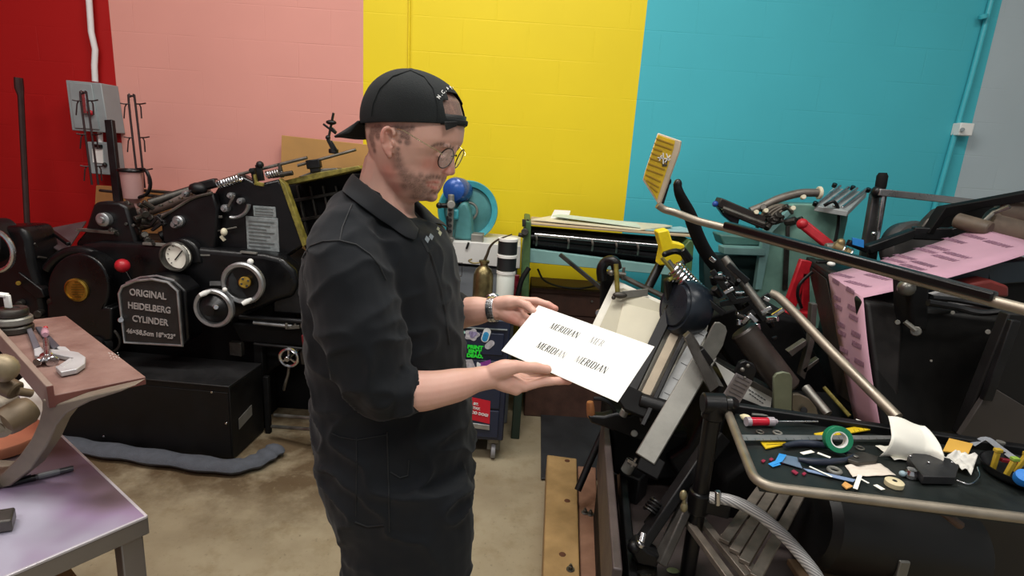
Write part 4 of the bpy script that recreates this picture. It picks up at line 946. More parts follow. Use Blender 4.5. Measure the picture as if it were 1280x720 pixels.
for x, y in ((xr - .05, YC + .05), (xr - .05, YC + .39), (xl + .06, YC + .05), (xl + .06, YC + .39)):
    q = MB().box((x, y, zb - .015), (.06, .06, .03)).build('castor', STL, T, .004)
    MB().bar((x - .018, y - .01, .05), (x - .018, y - .0, zb - .02), .035, .004).bar((x + .018, y - .01, .05), (x + .018, y, zb - .02), .035, .004).build('fork', STL, q)
    MB().lathe([(.03, -.013), (.042, -.011), (.045, 0), (.042, .011), (.03, .013)], (x, y - .01, .046), (1, 0, 0), 24).build('wheel', mat('grey_wheel', '#86868a', .5, .2, .1), q)
# stickers: flat printed shapes stuck to the cabinet front
def stick(name, px, m, lift=.013, th=.0012):
    return MB().prism([PY(x, y, YC - lift) for x, y in px], (0, th, 0)).build(name, m, T, smooth=False)
SG = mat('sticker_grey', '#b6b4bb', .5, 0, .2, 60); SW = mat('sticker_white', '#dfe3e3', .5, 0, .08, 40); ST = mat('sticker_mint', '#9ccfc2', .5, 0, .2, 40); SB = mat('sticker_blue', '#2f8fc4', .45, 0, .2, 60)
SP = mat('sticker_purple', '#8b3b97', .5, 0, .2, 40); SGN = mat('sticker_green', '#27e23a', .5, 0, .03); SRD = mat('sticker_red', '#c4142c', .45, 0, .06); SPK = mat('sticker_pink', '#c9a3c0', .5, 0, .15, 40)
def blobp(cx, cy, rx, ry, lob, amp, n=28, ph=0): return [(cx + rx * (1 + amp * math.cos(lob * t + ph)) * math.cos(t), cy + ry * (1 + amp * math.cos(lob * t + ph)) * math.sin(t)) for t in [2 * PI * i / n for i in range(n)]]
stick('sticker', blobp(590, 418.5, 9, 7, 5, .14), SG); stick('sticker', blobp(591, 418, 5, 4, 3, .2, ph=1), mat('sticker_lilac', '#8f86ab', .5, 0, .3, 90), .0145)
def capsule(cx, cy, r, L, ang):
    a = math.radians(ang); ux, uy = math.cos(a), math.sin(a); o = []
    for i in range(20):
        t = PI * i / 9.5 if i < 10 else PI * (i - 10) / 9.5 + PI; s_ = L if i < 10 else -L
        lx, ly = r * math.cos(t), r * math.sin(t) + s_; o.append((cx + lx * uy + ly * ux, cy - lx * ux + ly * uy))
    return o
stick('sticker', capsule(607.5, 419, 4.8, 4.4, 108), SW); stick('sticker', capsule(606.8, 421, 3.5, 2.6, 108), SB, .0145)
stick('sticker', blobp(612, 431, 5.6, 5, 2, .28, ph=1.6), SG); stick('sticker', blobp(574, 415.5, 7, 3.4, 2, .1), ST)
stick('sticker', blobp(575, 430, 5.4, 8, 3, .16), ST); stick('sticker', blobp(576.5, 430, 2.6, 5, 3, .2, ph=1), SW, .0145)
stick('sticker', blobp(576, 446, 4.4, 8.4, 2, .08), SPK); stick('sticker', blobp(575, 446, 2.4, 6, 2, .1), SG, .0145)
stick('sticker', [(579, 456), (582, 450), (590, 449), (595, 461), (578, 462)], SG); stick('sticker', [(596, 455), (613, 449.5), (614, 455), (600, 460)], SP); stick('sticker', blobp(598, 456, 2.6, 3, 3, .2), SW, .0145)
stick('sticker', blobp(593, 490, 4, 2, 2, .1), SG)
stick('sticker', [(578, 494), (613, 501.5), (612, 530), (578, 522)], SRD)
o_ = PY(597, 445, YC); uxx = PY(607, 445.9, YC) - o_; uyy = PY(597, 435, YC) - o_
for s_, x, y, h in (('PRINT', 594, 434.2, 4.6), ("ISN'T", 593.5, 439.6, 4.6), ('DEAD.', 593.6, 445.0, 4.6)):
    text('sticker_lettering', s_, mm(h, 2.78) * 1.45, PY(x, y, YC - .015), uxx, uyy, SGN, T, .0004, bold=.0016, sx=1.12)
uxr = PY(607, 500.4 - 0, YC) - PY(597, 498.2, YC)
for s_, x, y, h in (('SIT.', 595, 505, 3.4), ('STAY.', 595, 510.3, 3.4), ('GOOD DOG!', 596, 516.5, 3.9)):
    text('sticker_lettering', s_, mm(h, 2.78) * 1.35, PY(x, y, YC - .015), uxr, uyy, SW, T, .0004, bold=.0010)
# things on the cabinet
zc = zt
tag(MB().prism([V((PY(575, 408, YC).x, YC - .02, zc + .001)), V((PY(622, 412, YC).x, YC - .03, zc + .001)), V((PY(622, 412, YC).x, YC + .04, zc + .001)), V((PY(575, 410, YC).x, YC + .04, zc + .001))], (0, 0, .03)).build('paper_stack', WHT, None), 'white paper stack at the front edge of the navy cabinet top', 'paper')
cx = PY(604, 350, YC + .1).x; t = thing('oil_can', 'old brass oil can with a long curved spout on the navy cabinet', 'oil can', (cx, YC + .1, zc))
OB = mat('tarnished_brass', '#7f7350', .35, .85, .3, 18, .05, 40)
zo = PY(604, 332, YC + .1).z - zc; ro = rpx(604, 352, 12.5, YC + .1)
MB().lathe([(ro, 0), (ro * 1.02, .006), (ro, .012), (ro, zo * .74), (ro * .97, zo * .82), (ro * .8, zo * .92), (ro * .45, zo * .985), (ro * .4, zo), (ro * .4, zo + .012), (ro * .52, zo + .014), (ro * .52, zo + .028), (0, zo + .03)], (cx, YC + .1, zc), (0, 0, 1)).build('body', OB, t)
MB().tube(spline([PY(604, 330, YC + .1), PY(609, 318, YC + .1), PY(613, 308, YC + .1), PY(622, 300, YC + .08), PY(640, 293, YC + .06)], 5), [.009 - .0055 * i / 20 for i in range(21)], 8).build('spout', mat('dark_bronze', '#5d5547', .4, .8, .15), t)
MB().tube(spline([PY(602, 328, YC + .09), PY(592, 329, YC + .08), PY(586, 326, YC + .08), PY(590, 324, YC + .08)], 4), .005, 6).build('thumb_lever', OB, t)
# stacked ink jars
BKL = mat('black_jar_label', '#15191c', .5, 0, .1); JW = mat('white_jar_plastic', '#dde3dc', .4, 0, .03)
xj = PY(632, 350, YC + .1).x; rj = rpx(632, 340, 12.2, YC + .1); ztop = PY(631, 297, YC + .1).z; hj = (PY(631, 297, YC + .1).z - PY(631, 338, YC + .1).z) / 2 ; z = zc
lab3 = ['white topped jar with a black label, topmost of the stack on the navy cabinet', 'jar with a black label in the middle of the stack on the navy cabinet', 'plain whitish jar at the bottom of the stack on the navy cabinet']
z2 = ztop - 2 * hj
for i, (z0, h, blk) in enumerate(((ztop - hj, hj, 1), (z2, hj, 1), (zc, z2 - zc, 0))):
    t = thing('plastic_jar', lab3[i], 'jar', (xj, YC + .1, z0), 'stacked jars on the tool cabinet')
    r_ = rj if blk else rj * .96
    MB().lathe([(r_ * .9, 0), (r_ * .96, .005), (r_ * .96, h - .012), (r_ * .9, h - .004), (0, h - .004)], (xj, YC + .1, z0), (0, 0, 1)).build('jar_body', JW, t)
    if blk: MB().lathe([(r_ * .97, .004), (r_ * .985, .004), (r_ * .985, h - .014), (r_ * .97, h - .014)], (xj, YC + .1, z0), (0, 0, 1), closed_ring=True).build('label_band', BKL, t)
    MB().lathe([(r_ * .98, h - .016), (r_ * 1.03, h - .015), (r_ * 1.03, h - .002), (r_ * .97, h), (0, h)], (xj, YC + .1, z0), (0, 0, 1)).build('lid', WHT, t)
t = thing('red_bottle', 'small dark red bottle standing behind the stacked jars', 'bottle', (PY(644, 360, YC + .25).x, YC + .25, zc))
xq = PY(644, 360, YC + .25).x; MB().lathe([(.035, 0), (.035, .12), (.02, .15), (.02, .19), (0, .19)], (xq, YC + .25, zc), (0, 0, 1)).build('body', mat('dark_red_glass', '#6d1022', .3, 0, .1), t)
# ---- grey bench behind with drawers, wire basket
YB_ = 3.2
t = thing('work_bench', 'grey bench with a white front behind the man, under the turquoise wheel', 'bench', (-.3, YB_ + .2, 0))
z1 = PY(600, 302, YB_).z; z0_ = PY(600, 330, YB_).z; x1_ = PY(650, 320, YB_).x; x0_ = PY(500, 320, YB_).x
MB().prism(pp([(500, 299), (596, 303), (651, 308), (650, 336), (500, 323)], YB_), (0, .42, 0)).build('bench_top', mat('bench_white', '#cfcfcb', .5, 0, .05, 6), t, .004)
MB().box(((x0_ + x1_) / 2, YB_ + .22, z0_ / 2 - .01), (x1_ - x0_ - .02, .38, z0_ - .03)).build('cabinet_body', mat('bench_grey', '#73787c', .5, .1, .08, 6), t, .004)
MB().tube(pp([(540, 326), (578, 329), (577, 345), (540, 344)], YB_ - .05), .004, 6).tube(pp([(560, 328), (560, 344)], YB_ - .05), .003, 6).build('wire_handle', DST, t)
MB().bar(PY(586, 303, YB_ - .008), PY(583, 311, YB_ - .008), .012, .004, (0, 1, 0)).build('cable_clip', BLK, t)
# ---- turquoise flywheel machine with blue motor
TQ = mat('turquoise_enamel', '#3fa0ac', .4, 0, .1, 10, .05); TQD = mat('dark_turquoise', '#4a8587', .5, .1, .15, 12, .1)
YS = 3.45; t = thing('stitching_machine', 'turquoise stitching machine with a big flywheel and blue motor on the grey bench', 'stitching machine', V((PY(585, 290, YS).x, YS, PY(585, 300, YS).z)))
ax = V((.22, -1, .05)).normalized(); c = PY(584, 263, YS); R_ = rpx(584, 263, 37, YS); 
MB().lathe([(R_ * .8, .0), (R_ * .97, .0), (R_, .01), (R_, .05), (R_ * .97, .06), (R_ * .8, .05)], c, ax, 48, closed_ring=True).build('flywheel_rim', TQ, t)
MB().lathe([(R_ * .82, .01), (R_ * .82, .03), (R_ * .35, .045), (R_ * .3, .07), (R_ * .18, .075), (R_ * .16, .1), (0, .1)], c, ax, 40).build('flywheel_web', TQD, t)
MB().ring(c + ax * .07, ax, R_ * .28, .008).build('hub_ring', GST, t)
MB().prism(pp([(570, 262), (577, 253), (583, 253), (588, 265), (592, 301), (566, 299)], YS - .2), (0, .14, 0)).build('head_casting', TQD, t, .02)
MB().prism(pp([(558, 262), (573, 262), (573, 275), (558, 275)], YS - .22), (0, .1, 0)).build('head_block', TQ, t, .01)
b = MB(); b.bar(PY(562, 298, YS - .24), PY(564, 252, YS - .24), .035, .03, (0, 1, 0)); b.cyl(PY(564, 258, YS - .24), PY(564, 243, YS - .24), .018); b.bar(PY(561, 302, YS - .24), PY(562, 296, YS - .24), .05, .04, (0, 1, 0)); b.cyl(PY(564, 256, YS - .2), PY(564, 256, YS - .28), .024); b.build('needle_head', GST, t, .004)
b = MB()
for y in (262, 268, 275, 282, 289): b.cyl(PY(562.5, y, YS - .25), PY(562.5, y, YS - .27), .011, 10)
b.bar(PY(559, 270, YS - .262), PY(559, 296, YS - .262), .01, .01, (0, 1, 0)); build_each(b, 'head_screw', BLK2, t)
MB().cyl(PY(561, 257, YS - .24), PY(549, 257, YS - .26), .014).ell(PY(549, 257, YS - .26), .018).build('hand_knob', BLK, t)
cm_ = PY(572, 238, YS - .12); MB().lathe([(.03, -.1), (.065, -.09), (.075, -.03), (.075, .04), (.065, .07), (.04, .085), (0, .09)], cm_, V((-.25, -1, .1)), 28).build('motor', mat('blue_motor_enamel', '#1f4f9c', .25, .1, .1, 10), t)
MB().tube(spline([PY(566, 244, YS - .2), PY(572, 248, YS - .16), PY(577, 256, YS - .16)], 4), .009, 8).build('drive_cord', DST, t)
b = MB(); b.box(PY(597, 298, YS - .18), (.07, .1, .06)); b.build('foot_block', GST, t, .004)
# ---- roller table machine (teal), papers on top
YR = 3.05; t = thing('roller_machine', 'long teal machine bed with black rollers under papers, between flywheel and right press', 'roller machine', V((PY(755, 340, YR).x, YR + .2, 0)))
MB().prism(pp([(660, 311), (862, 337), (850, 344), (847, 343), (847, 345), (660, 328)], YR), (0, .04, 0)).build('front_beam', TEAL2, t, .003)
zt_ = PY(660, 311, YR).z
MB().prism(pp([(662, 283), (660, 311), (862, 337), (866, 300)], YR + .38), (0, .04, 0)).build('back_panel', BLK3, t)
MB().prism([PY(660, 312, YR + .03), PY(852, 337, YR + .03), PY(852, 337, YR + .03) + V((0, .35, -.0)), PY(660, 312, YR + .03) + V((0, .35, 0))], (0, 0, -.01)).build('bed_shelf', BLK3, t)
for (a, b_, r, dy_, m) in (((664, 301), (850, 322), .05, .12, mat('black_ink_roller', '#17171a', .3, .1, .15, 8)), ((664, 289), (856, 306), .024, .16, DST), ((668, 293), (848, 309), .010, .02, CHR), ((662, 296), (858, 315), .016, .05, BLK2)):
    MB().cyl(PY(*a, YR + dy_), PY(*b_, YR + dy_), r, 24).build('roller', m, t)
b = MB()
for i, x in enumerate((670, 710, 740, 770, 797, 838)):
    y = 293 + (x - 664) * .093; b.tube(spline([PY(x, y, YR + .0), PY(x + 1, y + 6, YR - .01), PY(x, y + 13, YR + .02)], 4), .006, 6)
build_each(b, 'gripper_finger', STL, t)
MB().prism(pp([(656, 276), (664, 277), (662, 340), (660, 400), (650, 400), (652, 330)], YR - .02), (0, .4, 0)).build('side_frame', mat('green_enamel', '#49683f', .5, 0, .25, 14), t, .006)
MB().prism(pp([(852, 312), (862, 300), (868, 302), (864, 350), (858, 400), (846, 400), (850, 345)], YR - .02), (0, .4, 0)).build('side_frame', _M['green_enamel'], t, .006)
b = MB(); b.cyl(PY(656, 290, YR - .02), PY(656, 290, YR - .07), .02); b.bar(PY(655, 274, YR - .03), PY(655, 283, YR - .03), .02, .02, (0, 1, 0)); b.cyl(PY(648, 293, YR), PY(660, 296, YR), .012); b.bar(PY(660, 274, YR), PY(659, 282, YR), .015, .02, (0, 1, 0)); b.build('tension_screws', DST, t, .002)
for x, y in ((655, 390), (853, 390)):
    for d_ in (0, .35): a = PY(x, y, YR + d_ + .02); MB().bar(V((a.x, a.y, 0)), a, .05, .05, (0, 1, 0)).build('leg', mat('dark_green_leg', '#24382f', .5, 0, .2), t, .005)
MB().prism([PY(661, 281, YR + .02), PY(866, 297, YR + .02), PY(864, 291, YR + .38), PY(664, 273, YR + .38)], (0, 0, .012)).build('cover_board', mat('tan_board', '#b7a384', .7, 0, .1, 6), t, .003)
def sheet(px, zoff, m, lab, nm='paper_sheet'):
    return tag(MB().prism([PY(x, y, YR + d_) + V((0, 0, zoff)) for x, y, d_ in px], (0, 0, .006)).build(nm, m, None), lab, 'paper')
sheet([(664, 278, .1), (800, 291, .03), (840, 286, .2), (830, 284, .33), (690, 273, .34)], .012, CRM, 'cream paper sheet spread on top of the roller machine')
sheet([(690, 275, .16), (800, 289.5, .06), (795, 284, .22), (700, 273, .26)], .02, mat('pale_mint_paper', '#c9d8c8', .6, 0, .04), 'pale mint paper lying on the cream sheet over the rollers')
sheet([(806, 291.5, .05), (862, 294, .12), (864, 291, .3), (850, 287, .32)], .014, mat('pale_blue_paper', '#9fc4c8', .6, 0, .04), 'pale blue paper at the right end of the roller machine')
b = MB(); b.prism([PY(688, 274, YR + .2), PY(710, 276, YR + .2), PY(713, 265, YR + .3), PY(693, 264, YR + .3)], (0, .004, .008)); tag(b.build('folded_paper', WHT, None), 'small white folded paper standing up on the roller machine', 'paper')
# dark wooden crates below
for i, (x0, y0, x1, y1, lab) in enumerate(((664, 358, 762, 392, 'dark reddish wooden crate below the roller machine, upper of two'), (664, 393, 762, 440, 'dark reddish wooden crate below the roller machine, lower of two'))):
    a = PY(x0, y0, 3.35); c_ = PY(x1, y1, 3.35); zz0 = 0 if i else PY(x0, 393, 3.35).z + .004
    zz1 = a.z if not i else PY(x0, 393, 3.35).z
    t2 = thing('wooden_crate', lab, 'crate', ((a.x + c_.x) / 2, 3.45, zz0), 'crates below the roller machine')
    MB().box(((a.x + c_.x) / 2, 3.5, (zz0 + zz1) / 2), (c_.x - a.x, .28, zz1 - zz0)).build('box', WOODR, t2, .006)
    b = MB(); b.box(((a.x + c_.x) / 2, 3.353, zz1 - .02), (c_.x - a.x, .014, .03)); b.build('batten', WOODR, t2, .003)
    b = MB()
    b.cyl((a.x + .38, 3.352, (zz1 * .6 + zz0 * .4)), (a.x + .38, 3.345, (zz1 * .6 + zz0 * .4)), .008, 8); b.build('nail', STL, t2)
tag(MB().tube(spline([PY(672, 336, 3.3), PY(680, 350, 3.28), PY(700, 358, 3.27), PY(730, 360, 3.27), PY(765, 350, 3.3), PY(780, 340, 3.33)], 5), .006, 6).build('hanging_cable', BLK), 'thin black cable hanging below the roller machine', 'cable')
tag(MB().tube(spline([PY(661, 335, 2.98), PY(652, 350, 2.95), PY(646, 372, 2.93), PY(640, 380, 2.93)], 5), .014, 10).build('dark_hose', RUB), 'dark hose bending down at the left leg of the roller machine', 'hose')
# dark steel plate / mat standing on the floor behind the card
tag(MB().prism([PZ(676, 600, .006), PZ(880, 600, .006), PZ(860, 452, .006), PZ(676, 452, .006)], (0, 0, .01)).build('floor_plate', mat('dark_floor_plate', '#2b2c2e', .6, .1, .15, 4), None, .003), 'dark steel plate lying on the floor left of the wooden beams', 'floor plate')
# ================================================================ wooden beams and platen press, right
PINE = mat('oiled_pine', '#ab8b5b', .6, 0, .25, 5, .3, 40, col2='#846a43'); PINR = mat('red_stained_pine', '#96705a', .6, 0, .2, 6, .3, 40, col2='#735140')
def beam(name, lab, px, z, m, bolts, knots):
    t = thing(name, lab, 'beam', PZ(*px[0], z) * 1.0, 'wooden beams under the platen press')
    MB().prism([PZ(x, y, z) for x, y in px], (0, 0, -z)).build('timber', m, t, .006)
    for x, y in bolts:
        q = PZ(x, y, z); MB().cyl(q, q + V((0, 0, .004)), .016, 20).build('washer', STL, t); MB().lathe([(.009, 0), (.009, .012), (.005, .013), (.005, .02), (0, .02)], q + V((0, 0, .004)), (0, 0, 1), 6).build('bolt', STL, t)
    for x, y in knots:
        q = PZ(x, y, z); MB().lathe([(.014, 0), (.013, .0012), (0, .0012)], q, (0, 0, 1), 14).build('knot', mat('wood_knot', '#5a3520', .6, 0, .2, 40), t)
beam('wooden_beam', 'pale oiled pine beam on the floor, left of the two under the press', [(684, 568), (721, 573), (726, 770), (677, 770)], .13, PINE, [(713, 712)], [(709, 626), (703, 693), (709, 576)])
beam('wooden_beam', 'reddish wooden beam on the floor beside the press, right of the two', [(722, 582), (745, 584), (752, 770), (727, 770)], .11, PINR, [(731, 641), (738, 643)], [])
PL = thing('platen_press', 'black platen printing press with tilted cream feed board and wooden handled lever', 'printing press', (.75, 2.1, 0))
BRN = mat('brown_black_casting', '#4c4241', .5, .1, .2, 6, .2, 50); GBR = mat('greasy_grey_steel', '#57534f', .42, .5, .25, 9, .2, 60); 
# base
zb_ = .28
a = [PZ(765, 592, zb_), PZ(905, 585, zb_), PZ(1100, 740, zb_), PZ(800, 790, zb_)]
MB().prism(a, (0, 0, -zb_)).build('base_casting', BRN, PL, .01)
for (x0, y0, x1, y1, w_, z_, h_) in ((753, 552, 766, 760, .028, .42, .26), (776, 580, 792, 760, .03, .34, .08)):
    MB().bar(PZ(x0, y0, z_), PZ(x1, y1, z_), w_, h_).build('base_rib', BLK2 if x0 > 760 else BRN, PL, .005)
MB().prism([PZ(747, 600, .3), PZ(760, 600, .3), PZ(775, 770, .3), PZ(757, 770, .3)], (0, 0, -.24)).build('base_rib', BLK3, PL, .004)
MB().tube([PY(756, 536, 2.35), PY(737, 578, 2.3), PY(722, 613, 2.24)], .016, 12).build('foot_bar', BLK2, PL)
# dark mass of the frame behind
MB().prism(pp([(768, 470), (845, 440), (905, 380), (1000, 400), (1040, 480), (1060, 620), (900, 640), (790, 600), (762, 560)], 2.5), (0, .35, 0)).build('main_frame', BLK3, PL, .02)
MB().prism(pp([(765, 530), (880, 545), (870, 585), (850, 600), (790, 605), (762, 590)], 2.15), (0, .3, 0)).build('bed_casting', BLK3, PL, .02)
MB().prism(pp([(835, 575), (860, 560), (905, 470), (925, 470), (890, 590), (850, 600)], 2.1), (0, .2, 0)).build('bed_casting', BLK2, PL, .015)
# lever with wooden grip
YL = 2.02
MB().prism(pp([(735, 520), (738, 529), (759, 536), (784, 546), (800, 551), (819, 549), (832, 522), (822, 511), (804, 506), (795, 516), (787, 520), (771, 517), (755, 521)], YL), (0, .05, 0)).build('impression_lever', BLK2, PL, .008)
MB().tube(spline([PY(742, 498, YL + .02), PY(752, 499, YL + .02), PY(762, 505, YL + .02), PY(770, 517, YL + .02)], 5), .008, 8).build('handle_bow', BLK2, PL)
MB().lathe([(.013, 0), (.016, .01), (.0165, .035), (.015, .06), (.012, .068), (0, .068)], PY(739, 522, YL + .02), PY(737, 497, YL + .02) - PY(739, 522, YL + .02), 18).build('wooden_grip', mat('varnished_wood', '#94603a', .4, 0, .15, 25), PL)
for x, y in ((804, 524), (793, 542)): MB().cyl(PY(x, y, YL), PY(x, y, YL - .02), .014, 14).build('pivot_bolt', STL, PL)
MB().cyl(PY(782, 512, YL), PY(778, 520, YL), .016).build('locking_pin', GST, PL); MB().ell(PY(783, 508, YL), .017).build('locking_pin', BLK2, PL)
# feed board
FA, FB, FC = PY(770, 350, 2.3), PY(884, 404, 2.12), PY(800, 575, 1.86)
FN = (FB - FA).cross(FC - FA).normalized()
if FN.y > 0: FN = -FN
def fb(px, lift=0.): return [PP(x, y, FA + FN * lift, FN) for x, y in px]
def slab(name, px, lift, th, m, bev=.002): return MB().prism(fb(px, lift), -FN * th).build(name, m, PL, bev)
BW = mat('off_white_board', '#dcdacd', .5, 0, .05, 6); BG = mat('shaded_cream_pile', '#bdb8a2', .65, 0, .06, 5)  # pile is cream paper, its shadow mixed into the darker base colour
slab('feed_board', [(768, 349), (886, 403), (880, 430), (828, 512), (716, 456)], 0, .02, BW)
slab('paper_pile', [(771, 362), (779, 360), (842, 386), (800, 470), (735, 440)], .014, .014, BG, .001)
slab('paper_pile', [(779, 379), (835, 393), (806, 455), (764, 440)], .02, .008, mat('cream_paper_top', '#cfcab4', .65, 0, .06, 4), .001)
def fbar(name, x0, y0, x1, y1, w_, h, lift, m, bev=.003):
    a, b_ = fb([(x0, y0), (x1, y1)], lift); return MB().bar(a, b_, w_, h, FN).build(name, m, PL, bev)
fbar('side_guide', 838, 386, 783, 502, .04, .03, .05, BLK2); fbar('side_guide', 834, 383, 866, 398, .022, .02, .066, BLK2); fbar('side_guide', 866, 399, 803, 532, .018, .025, .066, BLK2)
MB().cyl(*fb([(835, 381), (840, 385)], .06), .022).build('guide_head', BLK, PL)
fbar('steel_strip', 853, 398, 806, 495, .034, .004, .045, mat('beige_worn_steel', '#a39683', .45, .4, .15, 10), .001)
fbar('steel_strip', 878, 412, 826, 505, .042, .006, .04, mat('pale_zinc', '#b3b5b5', .5, .4, .12, 14), .001)
b = MB()
for k in range(5):
    x, y = 876 - k * 10.4, 418 + k * 18.6; a, c_ = fb([(x - 4, y - 2), (x + 4, y + 2)], .044); b.bar(a, c_, .0014, .002, FN)
build_each(b, 'scale_mark', BLK, PL)
fbar('delivery_arm', 884, 442, 806, 574, .075, .022, .09, GST, .004)
MB().prism(fb([(805, 560), (832, 578), (822, 600), (795, 585)], .095), -FN * .05).build('arm_end', BLK3, PL, .004)
fbar('board_edge', 886, 432, 838, 520, .012, .03, .03, BLK3)
slab('sheet_stop', [(779, 478), (803, 490), (820, 500), (812, 525), (780, 512), (770, 496)], .07, .04, BLK3, .006)
b = MB(); a, c_ = fb([(800, 500), (840, 512)], .06); b.cyl(a, c_, .028); b.build('feed_roller', BLK2, PL)
# paddle, channel, data plate, instruction card
def yp(name, px, Y, th, m, bev=.003): return MB().prism([PY(x, y, Y) for x, y in px], (0, th, 0)).build(name, m, PL, bev)
yp('paddle', [(876, 440), (890, 409), (894, 403), (900, 403), (907, 408), (909, 414), (904, 432), (893, 450), (880, 448)], 1.9, .008, GST, .002)
b = MB(); b.prism([PY(856, 422, 1.86), PY(863, 416, 1.88), PY(899, 482, 1.84), PY(888, 491, 1.82)], (0, .03, 0)); b.prism([PY(863, 416, 1.88), PY(868, 420, 1.93), PY(905, 484, 1.9), PY(899, 482, 1.84)], (0, .02, 0)); b.build('channel_arm', GBR, PL, .002)
MB().prism(pp([(870, 442), (880, 435), (893, 452), (884, 462)], 1.87), (0, .03, 0)).build('arm_joint', BLK2, PL, .004)
yp('instruction_card', [(894, 452), (965, 497), (963, 512), (925, 497), (910, 484)], 2.02, .003, WHT, .0005)
b = MB()
for x0, y0, x1, y1 in ((936, 487, 958, 501), (937, 492, 955, 505)):
    for k in range(6):
        f = k / 6; g_ = (k + .7) / 6; b.bar(PY(x0 + (x1 - x0) * f, y0 + (y1 - y0) * f, 2.017), PY(x0 + (x1 - x0) * g_, y0 + (y1 - y0) * g_, 2.017), .0012, .004, (0, 0, 1))
b.build('card_print', mat('print_grey', '#55565a', .6), PL)
yp('data_plate', [(903, 497), (921, 467), (941, 477), (923, 507)], 1.83, .01, mat('etched_grey_plate', '#8d8687', .45, .5, .15, 40), .001)
b = MB()
for k in range(6): b.bar(PY(922 - k * 2.6, 471 + k * 4.6, 1.827), PY(937 - k * 2.6, 478.5 + k * 4.6, 1.827), .0022, .002, (0, 1, 0))
b.build('plate_print', mat('plate_dark_print', '#4b4547', .5), PL)
yp('plate_bracket', [(919, 467), (925, 454), (932, 451), (943, 456), (946, 464), (941, 478)], 1.84, .02, BLK2, .003)
MB().ell(PY(928, 462, 1.83), .008).ell(PY(935, 457, 1.83), .007).ell(PY(931, 472, 1.83), .005).build('screw', STL, PL)
yp('stop_tab', [(967, 512), (967, 472), (971, 467), (979, 465), (988, 467), (991, 473), (990, 514)], 1.86, .012, mat('olive_grey_metal', '#737863', .4, .4, .12, 14), .003)
yp('cam_segment', [(990, 512), (991, 493), (1000, 493), (1012, 499), (1020, 508), (1024, 520), (1000, 522)], 1.95, .02, mat('tan_grey_steel', '#857d6d', .45, .5, .15), .003)
MB().cyl(PY(1005, 513, 1.95), PY(1005, 513, 1.935), .012).build('cam_bolt', BLK2, PL)
MB().bar(PY(893, 451, 2.1), PY(970, 493, 2.0), .05, .025).build('cross_bar', DST, PL, .003)
# drum, spring, linkage, brown ink roller
ax = V((-.93, -.3, .2)).normalized(); c = PY(857, 384, 2.1)
MB().lathe([(.06, -.07), (.095, -.055), (.108, -.01), (.108, .03), (.098, .05), (.085, .045), (.08, .055), (0, .06)], c, ax, 36).build('ink_drum', mat('blue_black_gloss', '#1c232c', .3, .1, .15, 6, .05), PL)
MB().prism(pp([(832, 352), (840, 348), (848, 392), (842, 412), (836, 396)], 2.12), (0, .05, 0)).build('drum_cheek', BLK3, PL, .008)
MB().tube(spline([PY(836, 350, 2.1), PY(848, 343, 2.12), PY(860, 341, 2.16)], 5), .008, 8).build('drum_edge', mat('olive_edge', '#7a7a2c', .5), PL)
MB().coil(PY(841, 335, 2.12), PY(872, 372, 2.1), .024, .007, 9).coil(PY(846, 331, 2.16), PY(877, 364, 2.14), .018, .005, 11).build('spring', CHR, PL)
MB().tube([PY(835, 326, 2.12), PY(880, 384, 2.08)], .010, 8).build('spring_rod', STL, PL); MB().tube([PY(827, 322, 2.1), PY(851, 351, 2.1)], .007, 8).build('spring_rod', OLV, PL)
MB().tube(spline([PY(846, 229, 2.1), PY(850, 244, 2.1), PY(862, 268, 2.12), PY(872, 295, 2.14), PY(884, 318, 2.16), PY(905, 345, 2.16), PY(930, 385, 2.1)], 6), [.014 + .012 * min(1, i / 14) for i in range(37)], 12).build('suction_hose', BLK3, PL)
MB().ell(PY(847, 231, 2.1), (.016, .016, .022)).build('hose_tip', BLK, PL)
MB().tube([PY(905, 322, 2.1), PY(958, 392, 1.98)], .016, 10).build('gripper_shaft', STL, PL)
rr = random.Random(11); b = MB(); b2 = MB()
for i in range(34):
    t_ = rr.random(); x = 890 + 68 * t_ + rr.uniform(-10, 14); y = 352 + 62 * t_ + rr.uniform(-16, 22); q = PY(x, y, 2.02 + rr.random() * .12); d_ = V((rr.uniform(-.04, .04), rr.uniform(-.03, .01), rr.uniform(-.035, .035)))
    (b if i % 3 else b2).cyl(q, q + d_, rr.uniform(.006, .016), 8)
for x0, y0, x1, y1, w_ in ((890, 338, 918, 376, .022), (930, 366, 956, 400, .02), (900, 380, 940, 372, .02), (925, 392, 962, 368, .018), (880, 372, 905, 392, .025), (910, 330, 935, 352, .018)): b.bar(PY(x0, y0, 2.05), PY(x1, y1, 2.02), w_, .02)
for x0, y0, x1, y1, w_ in ((936, 392, 946, 402, .016), (952, 390, 964, 384, .014), (928, 404, 936, 396, .012), (905, 366, 917, 360, .014), (888, 322, 894, 327, .012), (955, 372, 962, 376, .01)): b2.bar(PY(x0, y0, 1.98), PY(x1, y1, 1.97), w_, .014)
build_each(b, 'gripper_link', BLK2, PL, bevel=.002); build_each(b2, 'gripper_lever', CHR, PL, bevel=.002)
MB().cyl(PY(928, 412, 2.05), PY(985, 486, 1.98), .052, 28).build('ink_roller', mat('brown_ink_roller', '#3c3530', .4, .1, .25, 8, .1), PL)
MB().prism(pp([(880, 400), (920, 385), (960, 470), (955, 500), (915, 455)], 2.2), (0, .15, 0)).build('roller_frame', BLK3, PL, .01)
MB().prism(pp([(1000, 470), (1012, 425), (1015, 380), (1022, 380), (1018, 430), (1006, 475)], 2.1), (0, .03, 0)).prism(pp([(985, 440), (1008, 425), (1008, 432), (990, 446)], 2.1), (0, .03, 0)).prism(pp([(1003, 462), (1024, 448), (1024, 452), (1006, 467)], 2.1), (0, .03, 0)).build('frame_strut', GBR, PL, .002)
